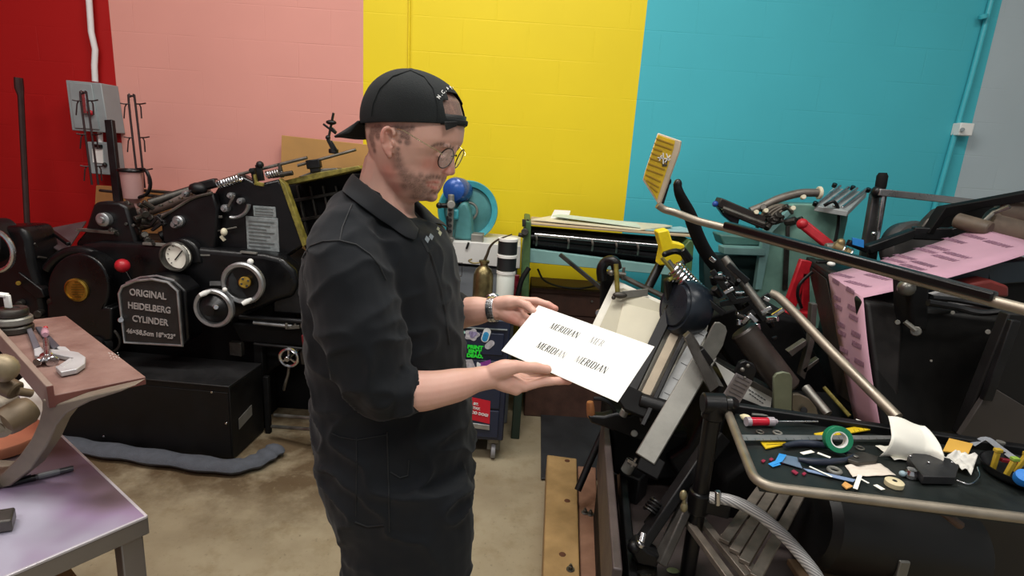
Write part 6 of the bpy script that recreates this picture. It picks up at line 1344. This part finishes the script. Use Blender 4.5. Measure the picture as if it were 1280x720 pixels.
# beams under and behind the strip, upper frame and rollers
b = MB(); b.bar(PY(1130, 368, 2.2), PY(1232, 340, 2.2), .05, .06); b.bar(PY(1228, 341, 2.2), PY(1310, 336, 2.2), .05, .09); b.build('side_beam', mat('blue_black_beam', '#1d2831', .35, .1, .2, 6), QP, .006)
b = MB(); b.bar(PY(1083, 312, 2.75), PY(1142, 291, 2.75), .05, .045); b.bar(PY(1140, 291, 2.75), PY(1190, 293, 2.7), .05, .06); b.bar(PY(1188, 294, 2.7), PY(1250, 280, 2.65), .05, .07); b.bar(PY(1088, 308, 2.77), PY(1084, 334, 2.77), .05, .06, (0, 1, 0)); b.build('curved_arm', BLK2, QP, .006)
MB().bar(PY(1083, 312, 2.7), PY(1060, 303, 2.7), .03, .03).build('arm_tip', BLK, QP, .004)
c = PY(1140, 305, 2.9); MB().lathe([(.13, -.03), (.145, -.01), (.145, .06), (.13, .08), (.05, .09), (0, .09)], PY(1132, 312, 2.95), (.1, -1, .25), 40).build('guard_disc', mat('grey_guard', '#4c4a49', .5, .2, .12, 8), QP)
MB().prism(pp([(1151, 286), (1160, 275), (1172, 263), (1182, 259), (1178, 275), (1165, 292)], 2.75), (0, .05, 0)).build('arm_web', DST, QP, .01)
MB().prism([PY(1182, 259, 2.7), PY(1330, 232, 2.4), PY(1330, 245, 2.4), PY(1230, 260, 2.6), PY(1184, 272, 2.7), PY(1168, 293, 2.7), PY(1160, 292, 2.7)], (0, .06, 0)).build('upper_frame', BLK3, QP, .004)
MB().prism([PY(1180, 262, 3.0), PY(1340, 235, 2.9), PY(1340, 330, 2.9), PY(1165, 300, 3.0)], (0, .06, 0)).build('upper_frame_back', BLK3, QP, .004)
RB = mat('brown_canvas_roller', '#5f5245', .6, 0, .2, 10, .15)
for a, b_, r in (((1245, 262), (1330, 272), .075), ((1230, 280), (1330, 300), .08), ((1195, 275), (1238, 287), .035)): MB().cyl(PY(*a, 2.62), PY(*b_, 2.5), r, 24).build('canvas_roller', RB, QP)
MB().tube([PY(1230, 277, 2.55), PY(1242, 266, 2.55), PY(1262, 258, 2.5)], .01, 8).build('roller_bracket', STL, QP)
MB().bar(PY(1270, 322, 2.3), PY(1272, 335, 2.3), .04, .04, (0, 1, 0)).build('white_block', WHT, QP, .004)
for x in (1190, 1270): a = PY(x, 330, 2.75); MB().bar(V((a.x, a.y, 0)), a, .09, .09, (0, 1, 0)).build('leg', BLK3, QP, .008)
a = (T1 + T4) / 2; MB().box((T2.x + .62, 2.75, .42), (.6, .4, .84)).build('pedestal', BLK3, QP, .02)
# pink printed strip, draped over the fold at the edge of the box
fn = (T2 - T1).cross(B1 - T1).normalized(); fn = fn if fn.dot(CAM - T1) > 0 else -fn
fo = T1 + fn * .022
F1, F2 = PP(1035, 344, fo, fn), PP(1078.5, 373.5, fo, fn); F1 += V((0, 0, .004)); F2 += V((0, 0, .004)); P1, P2 = PY(1225, 284, 2.6), PY(1292, 315, 2.15); D1, D2 = PP(1062, 500, fo, fn), PP(1099, 527, fo, fn)
Q1, Q2 = PY(1300, 299, 2.72), PY(1380, 330, 2.2)
PKM = mat('pink_paper', '#bd93a6', .7, 0, .05, 6)
vs = []
rows = []
for i in range(7): t_ = i / 6; rows.append((P1.lerp(F1, t_) + V((0, 0, -.012 * math.sin(t_ * PI))), P2.lerp(F2, t_) + V((0, 0, -.012 * math.sin(t_ * PI)))))
rows = [(Q1, Q2)] + rows
for i in range(1, 7): t_ = i / 6; rows.append((F1.lerp(D1, t_) + fn * .006 * math.sin(t_ * PI), F2.lerp(D2, t_) + fn * .006 * math.sin(t_ * PI)))
rows.append((D1 + V((.05, .0, -.12)), D2 + V((.05, 0, -.12))))
for a, b_ in rows:
    for j in range(5): vs.append(a.lerp(b_, j / 4))
b = MB(); b.add(vs, [(i * 5 + j, i * 5 + j + 1, (i + 1) * 5 + j + 1, (i + 1) * 5 + j) for i in range(len(rows) - 1) for j in range(4)])
strip = b.build('pink_strip', PKM, None, ang=70); so = strip.modifiers.new('s', 'SOLIDIFY'); so.thickness = .0012; so.offset = -1
tag(strip, 'long pink printed paper strip draped over the black box at the right', 'paper strip')
_pb = BVHTree.FromPolygons([tuple(v) for v in b.v], b.f)
PKP = mat('mauve_print', '#926a80', .7)
for x, y, s_, hz in ((1244, 288, 8, 1), (1272, 296, 8, 1), (1216, 296, 8, 1), (1246, 305, 8, 1), (1192, 301, 7, 1), (1171, 310, 7, 1), (1156, 313.5, 7, 1), (1195, 319, 7, 1), (1180, 322.5, 7, 1), (1130, 321.5, 6, 1), (1117, 325.5, 6, 1), (1153, 330, 6, 1), (1140, 334, 6, 1),
                     (1052, 344.5, 5, 1), (1071, 355, 5, 1), (1096, 346.5, 5.5, 1), (1045, 352, 5, 0), (1063, 363, 5, 0), (1046.5, 373, 5, 0), (1065, 385, 5, 0), (1048, 384, 5, 0), (1067, 397, 5, 0), (1051.5, 406, 5, 0), (1070, 418, 5, 0), (1052.5, 416.5, 5, 0), (1071, 431, 5, 0), (1055, 438, 5, 0), (1074, 453, 5, 0), (1057, 449, 5, 0)):
    d = ray(x, y).normalized(); h_ = _pb.ray_cast(CAM, d)
    if h_[0] is None: continue
    nn_ = h_[1] if h_[1].dot(d) < 0 else -h_[1]; e = PP(x + 4, y + (1.1 if hz else 2.2), h_[0], nn_) - h_[0]; e.normalize(); u_ = nn_.cross(e)
    text('print_word', 'MERIDIAN', .034 if hz else .024, h_[0] + nn_ * .0012, e, u_, PKP, strip, .0002, shear=.2, sx=.95, bold=.0012)
# ================================================================ steel guard bar with the yellow plaque
GB = thing('guard_bar', 'long steel bar with black cover and yellow plaque, crossing above the right press', 'bar', PY(1243, 380, 1.2))
g0, g1, g2 = PY(822, 256, 1.9), PY(845, 266, 1.88), PY(907, 285, 1.8)
ge = PY(1300, 392, 1.12); gm = PY(1243, 377, 1.2)
MB().tube(spline([g0, PY(831, 262, 1.9), g1, PY(872, 276, 1.85), g2], 4) + [g2.lerp(gm, .33), g2.lerp(gm, .66), gm, ge, ge + (ge - gm) * 1.5], .0125, 14).build('bar', TUBE, GB)
MB().bar(g2 + V((0, 0, .010)), gm + V((0, 0, .010)), .034, .022).build('black_cover', BLK, GB, .005)
pl = [(823, 167), (851, 177), (848, 187), (823, 257), (803, 224), (805, 216)]
MB().prism(pp([(822, 166), (851, 176), (849, 188), (824, 258), (803, 225), (806, 214)], 1.9), (.01, .022, 0)).build('plaque_back', mat('pale_plaque_edge', '#cbb9a0', .5, 0, .08), GB, .003)
YP = mat('worn_yellow_plaque', '#d8b41b', .45, 0, .12, 20)
MB().prism(pp([(822.5, 168.5), (844, 176), (842, 186), (821.5, 250), (805, 223), (807, 214)], 1.897), (0, .004, 0)).build('yellow_plaque', YP, GB, .001)
b = MB(); ln = [((820, 173), (842, 181)), ((818, 179), (840, 187)), ((816, 185), (828, 189)), ((814, 191), (826, 195)), ((812, 197), (833, 205)), ((810, 204), (831, 212)), ((808, 211), (829, 219)), ((807, 218), (826, 227)), ((808, 225), (824, 234)), ((813, 232), (822, 240))]
for (x0, y0), (x1, y1) in ln: b.bar(PY(x0, y0, 1.895), PY(x1, y1, 1.895), .004, .003, (0, 1, 0))
build_each(b, 'plaque_groove', mat('brown_groove', '#a8841f', .6), GB)
b = MB()
for (x0, y0), (x1, y1) in (((822, 197), (838, 199)), ((829, 191), (829, 205)), ((833, 192), (836, 201)), ((824, 201), (827, 194)), ((831, 203), (838, 194))): b.bar(PY(x0, y0, 1.893), PY(x1, y1, 1.893), .0035, .003, (0, 1, 0))
b.build('plaque_mark', WHT, GB)
MB().bar(PY(828, 204, 1.8945), PY(834, 204, 1.8945), .02, .002, (0, 1, 0)).build('mark_dark_patch', mat('dark_grey_ink', '#3a3630', .6), GB)  # small dark grey patch set just behind the white mark
MB().bar(PY(826, 254, 1.93), PY(834, 228, 1.93), .02, .012, (0, 1, 0)).ell(PY(836, 227, 1.93), (.009, .009, .012)).build('plaque_bracket', BLK2, GB, .002)
tb = thing('steel_tube', 'grey bent steel tube slanting down in front of the pink strip', 'tube', PY(1120, 520, 1.5))
MB().tube(spline([PY(962, 366, 2.05), PY(975, 373, 2.03), PY(1002, 400, 1.95), PY(1040, 440, 1.82), PY(1080, 480, 1.68), PY(1122, 522, 1.55)], 6), .0165, 16).build('tube', TUBE, tb)
# ================================================================ lever against the cyan wall
LV = thing('lever_stand', 'steel lever with black grip and a horizontal rail in front of the cyan wall', 'lever', PY(1083, 330, 2.95))
MB().bar(PY(1082, 335, 2.95), PY(1098, 241, 2.95), .075, .04, (0, 1, 0)).build('upright', mat('dark_steel_upright', '#5b5a5a', .35, .7, .15), LV, .006)
MB().bar(PY(1092, 330, 2.9), PY(1103, 245, 2.9), .016, .02, (0, 1, 0)).build('edge_bar', CHR, LV, .002)
MB().tube([PY(1099, 241, 2.9), PY(1101, 232, 2.9), PY(1103, 220, 2.9), PY(1103.5, 216, 2.9)], [.022, .026, .026, .018], 14).build('grip', RUB, LV)
MB().ell(PY(1097, 240, 2.9), .032).build('pivot', BLK, LV); MB().ell(PY(1092, 292, 2.88), .012).build('bolt', CHR, LV)
MB().bar(PY(1097, 240, 2.88), PY(1225, 254, 2.95), .03, .035).build('rail', mat('satin_rail', '#a3a3a5', .3, .85, .08), LV, .004)
# ================================================================ teal folding machine
FM = thing('folding_machine', 'teal machine with sloping side, grey pipe and tilted grey tube panel by the cyan wall', 'machine', V((PY(1000, 300, 3.2).x, 3.3, 0)))
y3 = 3.2; base = lambda x, y: V((PY(x, y, y3).x, y3, 0))
MB().prism([PY(992, 255, y3), PY(1047, 256, y3), PY(1050, 262, y3), PY(1044, 310, y3), base(1040, 320), base(955, 340), PY(945, 362, y3), PY(952, 325, y3), PY(960, 287, y3)], (0, .05, 0)).build('side_plate', TEAL, FM, .005)
MB().prism([PY(996, 257, y3 + .05), PY(1062, 259, y3 + .05), PY(1060, 275, y3 + .05), base(1050, 320) + V((0, .05, 0)), base(1000, 340) + V((0, .05, 0))], (0, .3, 0)).build('body', mat('dark_teal_body', '#4f7a73', .5, 0, .12, 8), FM, .006)
MB().prism([PY(957, 286, y3 - .03), PY(962, 284, y3 - .03), PY(990, 258, y3 - .03), PY(994, 262, y3 - .03), PY(966, 290, y3 - .03), PY(960, 320, y3 - .03), PY(952, 362, y3 - .03), PY(944, 362, y3 - .03), PY(950, 318, y3 - .03)], (0, .04, 0)).build('side_flange', TEAL2, FM, .002)
MB().bar(PY(985, 282, y3 - .01), PY(984, 300, y3 - .01), .02, .015, (0, 1, 0)).bar(PY(984, 300, y3 - .01), PY(981, 362, y3 - .01), .03, .01, (0, 1, 0)).bar(PY(985, 283, y3 - .01), PY(1000, 276, y3 - .01), .01, .01).build('door_handle', DST, FM, .003)
MB().prism(pp([(905, 309), (957, 311), (957, 320), (905, 318)], y3 - .05), (0, .1, 0)).build('cross_beam', TEAL2, FM, .004); MB().prism(pp([(880, 318), (957, 320), (955, 365), (880, 365)], y3 + .1), (0, .1, 0)).build('lower_body', mat('very_dark_teal', '#1c3433', .6), FM, .004)
MB().prism(pp([(900, 293), (940, 296), (955, 290), (955, 308), (905, 307)], y3 + .05), (0, .15, 0)).build('feed_unit', _M['dark_teal_body'], FM, .01)
for x, y in ((915, 360), (1040, 300)): a = PY(x, y, y3 + .25); MB().bar(V((a.x, a.y, 0)), a, .05, .05, (0, 1, 0)).build('leg', TEAL, FM, .004)
MB().tube(spline([PY(938, 264, 3.05), PY(955, 257, 3.05), PY(975, 248, 3.05), PY(1000, 241.5, 3.05), PY(1024, 241, 3.05)], 6), .022, 14).build('suction_pipe', mat('grey_pipe', '#77716a', .4, .5, .12, 20), FM)
MB().cyl(PY(1022, 241, 3.05), PY(1026, 241, 3.05), .034).build('pipe_flange', CRM, FM)
b = MB(); b.bar(PY(896, 252, 3.0), PY(952, 276, 3.0), .08, .05); b.bar(PY(905, 262, 2.97), PY(955, 283, 2.97), .03, .03); b.build('gripper_arm', mat('dark_brown_steel', '#37322f', .45, .5, .2), FM, .006)
MB().tube([PY(903, 260, 2.96), PY(955, 280, 2.96)], .012, 8).build('arm_tube', STL, FM); MB().ell(PY(894, 255, 2.97), .016).build('blue_knob', mat('blue_knob', '#234a9c', .4), FM)
MB().prism(pp([(897, 259), (925, 273), (922, 284), (905, 270)], 3.02), (0, .04, 0)).build('arm_guard', BLK, FM, .004)
for k in range(4): MB().tube(spline([PY(946 + k * 5, 285, 3.0), PY(955 + k * 5, 266 + k, 3.0), PY(972 + k * 4, 257 + k, 3.0), PY(990, 260 + k * 2, 3.05)], 5), .010, 8).build('air_hose', mat('taupe_hose', '#6b6357', .5), FM)
for x, y in ((944, 266), (956, 264), (990, 261), (1003, 247)): MB().cyl(PY(x, y, 2.98), PY(x + 2, y - 1, 2.95), .012).build('fitting', CRM, FM)
b = MB(); rr = random.Random(4)
for i in range(16): q = PY(950 + rr.random() * 45, 262 + rr.random() * 18, 3.02); b.cyl(q, q + V((rr.uniform(-.04, .04), -.04, rr.uniform(-.04, .04))), rr.uniform(.01, .022), 8)
b.build('valve_cluster', DST, FM, .003)
PG = mat('grey_tube_panel', '#9aa0a0', .45, .2, .08); pa = [PY(1042, 234, 3.35), PY(1084, 240, 3.25), PY(1060, 264, 3.05), PY(1018, 257, 3.15)]
MB().prism(pa, (0, 0, -.03)).build('panel_tray', PG, FM, .004)
for k in range(4): f = (k + .5) / 4; MB().cyl(pa[0].lerp(pa[1], f) + V((0, -.02, .012)), pa[3].lerp(pa[2], f) + V((0, .02, .012)), .009, 12).build('panel_tube', CHR, FM)
for q in (pa[0], pa[1], pa[3], pa[0].lerp(pa[1], .55)): MB().cyl(q + V((0, 0, .0)), q + V((0, -.01, .022)), .013).build('corner_knob', BLK, FM)
MB().tube(spline([PY(1030, 257, 3.1), PY(1042, 252, 3.08), PY(1048, 262, 3.1), PY(1048, 280, 3.12), PY(1044, 302, 3.12)], 5), .009, 8).build('control_cable', BLK2, FM)
# red jack and its valve
RJ = thing('red_lift', 'red steel lever and frame in front of the teal machine', 'lift', V((PY(1000, 400, 2.8).x, 2.8, 0)))
MB().bar(PY(1002, 279, 2.85), PY(1038, 308, 2.8), .05, .03, (0, 1, 0)).ell(PY(1003, 280, 2.85), .028).build('lever', RED, RJ, .01)
b = MB(); b.bar(PY(1007, 325, 2.8), PY(986, 385, 2.8), .06, .03, (0, 1, 0)); b.bar(PY(962, 392, 2.75), PY(1014, 396, 2.75), .06, .05); b.bar(PY(1006, 330, 2.8), PY(1006, 392, 2.8), .04, .03, (0, 1, 0)); b.build('frame', RED, RJ, .006)
MB().prism([PY(962, 392, 2.73), PY(1014, 396, 2.73), V((PY(1014, 396, 2.73).x, 2.73, .02)), V((PY(980, 396, 2.73).x, 2.73, .02))], (0, .1, 0)).build('base', BLK3, RJ, .006)
MB().tube(spline([PY(1015, 340, 2.75), PY(1000, 355, 2.74), PY(997, 370, 2.74), PY(1002, 385, 2.74)], 4), .008, 8).build('hose', BLK, RJ)
VF = thing('brass_valve', 'row of tarnished brass fittings below the red lever, left of the pink strip', 'valve', PY(1060, 318, 2.7))
b = MB(); ax_ = PY(1078, 328, 2.65) - PY(1040, 307, 2.7); o0 = PY(1040, 307, 2.7); L_ = ax_.length; b.lathe([(.02, 0), (.032, .005), (.032, .04), (.022, .045), (.022, .06), (.03, .062), (.03, .085), (.016, .09), (.013, L_), (0, L_)], o0, ax_, 14); b.ell(PY(1051, 303, 2.7), .02); b.build('fittings', mat('aged_brass_fittings', '#8d7b58', .4, .7, .2, 20), VF)
for f in (.3, .55): MB().ring(o0 + ax_ * f, ax_, .03, .005).build('clamp_ring', CHR, VF)
MB().cyl(PY(1032, 309, 2.7), PY(1042, 309, 2.7), .02).build('grey_cap', GST, VF)
tag(MB().prism([PY(1066, 297, 2.68), PY(1080, 300, 2.68), PY(1080, 310, 2.68), PY(1066, 306, 2.68)], (0, .01, 0)).build('blue_tape', mat('sky_blue_tape', '#2f8ee0', .5), None, .001), 'piece of bright blue tape on the black arm right of the brass fittings', 'tape')
# ================================================================ steel table and cast stand, left foreground
def heat_steel():
    m = mat('purple_sheen_steel', '#cfc6d6', .34, .25, .05, 3); N = m.node_tree.nodes; L = m.node_tree.links; b_ = N['Principled BSDF']; tc = [n for n in N if n.type == 'TEX_COORD'][0]
    def nz(s, off):
        mp = N.new('ShaderNodeMapping'); mp.inputs['Location'].default_value = (off, off * .7, 0); L.new(tc.outputs['Object'], mp.inputs[0]); n = N.new('ShaderNodeTexNoise'); n.inputs['Scale'].default_value = s; n.inputs['Detail'].default_value = 3; L.new(mp.outputs[0], n.inputs['Vector']); return n.outputs['Fac']
    def cr(o, stops):
        r_ = N.new('ShaderNodeValToRGB'); e = r_.color_ramp.elements; e[0].position = stops[0][0]; e[0].color = (*lin(stops[0][1]), 1); e[1].position = stops[-1][0]; e[1].color = (*lin(stops[-1][1]), 1)
        for p_, c_ in stops[1:-1]: q = e.new(p_); q.color = (*lin(c_), 1)
        L.new(o, r_.inputs['Fac']); return r_.outputs['Color']
    a = cr(nz(3.2, 1.3), ((.34, '#5c4f4e'), (.45, '#7a6876'), (.55, '#95819f'), (.68, '#aeaabd')))
    L.new(a, b_.inputs['Base Color']); return m
HT = heat_steel(); ZTB = .8
c1, c0, c2 = PZ(183, 645, ZTB), PZ(67, 535, ZTB), PZ(15, 720, ZTB)
e1 = (c0 - c1).normalized(); e2 = V((-e1.y, e1.x, 0)); 
if e2.dot(c2 - c1) < 0: e2 = -e2
TB = thing('steel_table', 'steel work table with purple heat sheen in the left foreground', 'table', V((c1 + e1 * .5 + e2 * .35).to_tuple()[:2] + (0,)))
TL, TW = 1.15, .75
MB().prism([c1, c1 + e1 * TL, c1 + e1 * TL + e2 * TW, c1 + e2 * TW], (0, 0, -.006)).build('table_top', HT, TB, .002)
GS = mat('satin_grey_steel', '#8b8786', .38, .7, .08, 6)
MB().bar(c1 + e1 * .004 + V((0, 0, -.026)) - e1 * .002, c1 + e2 * TW + V((0, 0, -.026)), .006, .04).build('front_apron', GS, TB, .001)
MB().bar(c1 + V((0, 0, -.026)), c1 + e1 * TL + V((0, 0, -.026)), .006, .04).build('side_apron', GS, TB, .001)
MB().bar(c1 + V((0, 0, -.002)), c1 + e2 * TW + V((0, 0, -.002)), .006, .006).bar(c1 + V((0, 0, -.002)), c1 + e1 * TL + V((0, 0, -.002)), .006, .006).build('bright_edge', mat('bright_edge_steel', '#c9c5cc', .35, .3, .04), TB, .001)
for i, j in ((.03, .03), (TL - .03, .03), (.03, TW - .03), (TL - .03, TW - .03)):
    q = c1 + e1 * i + e2 * j; MB().bar(V((q.x, q.y, 0)), V((q.x, q.y, ZTB - .045)), .045, .045, e1).build('leg', GS, TB, .003)
q = c1 + e2 * .24 + e1 * .2; t = thing('cardboard_box', 'brown cardboard box on the floor under the steel table', 'box', V((q.x, q.y, 0)))
MB().prism([V((p.x, p.y, 0)) for p in (c1 + e2 * .1 + e1 * .1, c1 + e2 * .1 + e1 * .42, c1 + e2 * .5 + e1 * .42, c1 + e2 * .5 + e1 * .1)], (0, 0, .62)).build('box', mat('box_brown', '#87674a', .8, 0, .08), t, .003)
MB().bar(c1 + e2 * .1 + e1 * .26 + V((0, 0, .622 - ZTB)), c1 + e2 * .5 + e1 * .26 + V((0, 0, .622 - ZTB)), .05, .001).build('packing_tape', mat('packing_tape', '#a9885c', .3), t)
# pen
t = thing('marker_pen', 'black marker pen lying on the steel table', 'pen', PZ(45, 597, ZTB)); a, b_ = PZ(2, 607, ZTB + .008), PZ(92, 585, ZTB + .008); d = b_ - a; L_ = d.length
MB().lathe([(.003, 0), (.0065, .012), (.0078, .02), (.008, L_ * .45), (.0078, L_ * .46), (0, L_ * .46)], a, d, 14).build('cap', BLK, t)
MB().lathe([(.0074, L_ * .45), (.0076, L_ * .95), (.0066, L_), (0, L_)], a, d, 14).build('barrel', mat('dark_grey_pen', '#3a3a3f', .35, 0, .1), t)
MB().bar(a + d * .06 + V((0, 0, .009)), a + d * .4 + V((0, 0, .009)), .003, .002).build('pen_clip', BLK, t); MB().lathe([(.0078, L_ * .5), (.0079, L_ * .5), (.0079, L_ * .8), (.0078, L_ * .8)], a, d, 14, closed_ring=True).build('pen_print', mat('pen_grey_print', '#66676c', .4), t)
tag(MB().prism([PZ(0, 636, ZTB + .03), PZ(19, 633, ZTB + .03), PZ(14, 650, ZTB + .03), PZ(-30, 656, ZTB + .03), PZ(-30, 640, ZTB + .03)], (0, 0, -.028)).build('steel_block', GBR, None, .004), 'small grey steel block at the left edge of the steel table', 'block')
# cast stand with the wooden shelf
CI = mat('grey_brown_cast_metal', '#857b6d', .5, .3, .15, 8, .15, 60); WB = mat('worn_pink_brown_board', '#8d7067', .6, 0, .15, 7, .3, 80, col2='#6d5048'); WE = mat('dark_red_brown_edge', '#6d3f38', .6, 0, .15, 8, .1)
zs = 1.052
ST_ = thing('cast_stand', 'grey cast metal stand with a brown wooden shelf standing on the steel table', 'stand', V((-1.1, 1.2, ZTB)))
s0, s1, s2 = PZ(68, 494, zs), PZ(182, 471, zs), PZ(92, 402, zs); s3 = s0 + (s2 - s1) * 1.15
MB().prism([s0, s1, s2, s2 + (s3 - s0) * .12 + (s0 - s1) * .0, s3], (0, 0, -.0205)).build('shelf_board', WB, ST_, .0015)
MB().prism([s0 + V((0, -.001, -.001)), s1 + V((0, -.001, -.001)), s1 + V((0, -.001, -.019)), s0 + V((0, -.001, -.024))], (-.0005, -.002, 0)).build('board_edge', WE, ST_, .0005)
ed = (s3 - s0).normalized(); sd = (s0 - s1).normalized()
MB().prism([s0 + V((0, 0, .026)), s0 + ed * .6 + V((0, 0, .026)), s0 + ed * .6 + V((0, 0, -.03)), s0 + V((0, 0, -.03))], sd * .013).build('side_lip', mat('grey_brown_lip', '#8f7d72', .55, .1, .12, 6, .1), ST_, .002)
MB().prism([s0 + V((0, 0, .024)), s0 + sd * .012 + V((0, 0, .024)), s0 + sd * .012 + V((0, 0, -.028)), s0 + V((0, 0, -.028))], -ed * .002).build('lip_end', WE, ST_, .0005)
yb = s0.y - .0
MB().prism([PY(x, y, yb) for x, y in ((52, 499), (68, 506), (120, 493), (168, 482), (150, 490), (112, 502), (82, 517), (70, 532), (58, 558), (38, 587), (12, 608), (0, 611), (-25, 611), (-25, 596), (0, 594), (22, 572), (38, 550), (48, 528), (52, 512))], (0, .045, 0)).build('curved_bracket', CI, ST_, .006)
_q = PY(-20, 605, yb); MB().box((_q.x - .06, yb + .03, ZTB + .011), (.2, .12, .02)).build('stand_foot', CI, ST_, .006)
BRK = mat('tarnished_brown_metal', '#6a5a46', .5, .25, .25, 12, .08)
MB().lathe([(.018, 0), (.028, .006), (.031, .02), (.031, .05), (.024, .062), (0, .066)], PY(0, 532, 1.04), (.35, 1, .3), 28).build('turned_knob', BRK, ST_); MB().lathe([(.022, 0), (.024, .004), (.012, .008), (.012, .002), (0, .002)], PY(0, 533, 1.037), (.35, -1, .0), 24).build('knob_face', CI, ST_)
MB().cyl(PY(2, 480, 1.1), PY(21, 489, 1.1), .02).cyl(PY(22, 489, 1.1), PY(40, 492, 1.12), .009).build('adjusting_screw', BRK, ST_); MB().ell(PY(4, 460, 1.08), (.03, .025, .03)).build('worn_knob', mat('worn_beige_metal', '#8f8168', .45, .4, .2, 14), ST_)
MB().prism([PY(-70, 500, 1.16), PY(-5, 500, 1.16), PY(6, 520, 1.16), PY(-2, 550, 1.16), PY(-70, 555, 1.16)], (0, .06, 0)).build('casting', CI, ST_, .015)
c = PZ(2, 552, ZTB + .02); t = thing('wooden_disc', 'round orange wooden disc lying on the steel table behind the curved bracket', 'disc', PZ(2, 552, ZTB))
MB().lathe([(.095, 0), (.10, .003), (.10, .026), (.097, .03), (0, .03)], PZ(0, 556, ZTB + .001), (0, 0, 1), 48).build('disc', mat('orange_wood', '#c17a5c', .5, 0, .15, 4, .1, 60, col2='#a4604a'), t)
tag(MB().prism([PZ(20, 478, ZTB + .004), PZ(34, 468, ZTB + .004), PZ(74, 540, ZTB + .004), PZ(40, 550, ZTB + .004)], (0, 0, -.003)).build('white_paper', WHT), 'white paper on the steel table behind the cast stand', 'paper')
# tools on the shelf
h = lambda x, y, d=0.: PZ(x, y, zs + d)
t = thing('adjustable_spanner', 'bright adjustable spanner lying on the wooden shelf', 'spanner', h(85, 450))
ALB = mat('bright_cast_aluminium', '#b9b9bb', .4, .3, .06, 20)
MB().prism([h(62, 436, .016), h(80, 437, .016), h(98, 440, .016), (h(107, 446, .016)), h(106, 454, .016), h(96, 461, .016), h(76, 465, .016), h(69, 458, .016), h(80, 454, .016), h(92, 447, .016), h(78, 444, .016), h(64, 441, .016)], (0, 0, -.013)).build('jaw', ALB, t, .002)
MB().prism([h(74, 456, .017), h(88, 447, .017), h(91, 449, .017), h(80, 459, .017)], (0, 0, -.012)).build('moving_jaw', ALB, t, .001)
MB().cyl(h(46, 453, .014), h(62, 444, .014), .010).cyl(h(56, 446, .012), h(66, 452, .012), .014).build('adjusting_knurl', CHR, t)
for i, (pts, lab, m_) in enumerate(((((32, 408), (38, 406), (50, 432), (42, 436)), 'grey handled clamp lying on the left of the wooden shelf', mat('grey_rubber_grip', '#55525a', .6, 0, .1)), (((44, 408), (52, 408), (75, 432), (66, 436)), 'dark grey handled clamp lying behind the spanner on the shelf', mat('dark_rubber_grip', '#3c3a42', .6, 0, .1)))):
    t = thing('hand_clamp', lab, 'clamp', h(*pts[3])); MB().prism([h(x, y, .014) for x, y in pts], (0, 0, -.012)).build('grip', m_, t, .002)
    x, y = pts[3]; MB().prism([h(x, y, .013), h(x + 9, y - 3, .013), h(x + 15, y + 4, .013), h(x + 10, y + 9, .013), h(x + 1, y + 8, .013)] if i == 0 else [h(x + 3, y - 4, .013), h(x + 16, y - 3, .013), h(x + 22, y + 2, .013), h(x + 10, y + 3, .013)], (0, 0, -.01)).build('steel_nose', ALB, t, .002)
t = thing('small_screwdriver', 'small screwdriver with a clear pink handle on the wooden shelf', 'screwdriver', h(58, 430))
a, b_ = h(56, 412, .02), h(59, 446, .026); MB().lathe([(.004, 0), (.009, .01), (.010, .05), (.007, .06), (0, .06)], a, b_ - a, 12).build('handle', mat('clear_pink_handle', '#b98f9d', .2, 0, .1, 20), t); MB().cyl(a + (b_ - a) * .4, b_, .0065, 12).build('collar', CHR, t); MB().ell(h(57, 410, .02), .006).build('red_tip', RED, t)
for i, (x, y, zz, R_, lab) in enumerate(((12, 418, 0, .045, 'grey round weight, lowest of the stack at the left end of the wooden shelf'), (10, 410, .026, .045, 'grey round weight, middle of the stack at the left end of the wooden shelf'), (8, 403, .05, .038, 'grey ring shaped weight, topmost of the stack on the wooden shelf'))):
    c = h(12, 419); tag(MB().lathe([(R_ * .92, 0), (R_, .004), (R_, .018), (R_ * .92, .022), (R_ * .5, .022), (R_ * .45, .019), (0, .019)], c + V((-.01, .03, zz)), (0, 0, 1), 32).build('round_weight', GST if i % 2 else DST), lab, 'weight', 'round weights on the wooden shelf')
t = thing('white_clip', 'white plastic angle clip standing on the grey weights at the left edge', 'clip', h(0, 400, .075)); q = h(3, 419) + V((-.01, .03, .073)); MB().bar(q + V((-.03, 0, .04)), q + V((.012, 0, .038)), .02, .01).bar(q + V((.012, 0, 0)), q + V((.012, 0, .04)), .02, .008, (0, 1, 0)).build('clip', WHT, t, .003)
b = MB()
for i in range(14): x = 136 + (i * 37) % 14; y = 441 + (i * 23) % 9; q = h(x, y, .0); b.box(q, (.002, .002, .001))
tag(b.build('dust_flecks', WHT), 'white dust flecks on the wooden shelf', 'dust', None, 'stuff')
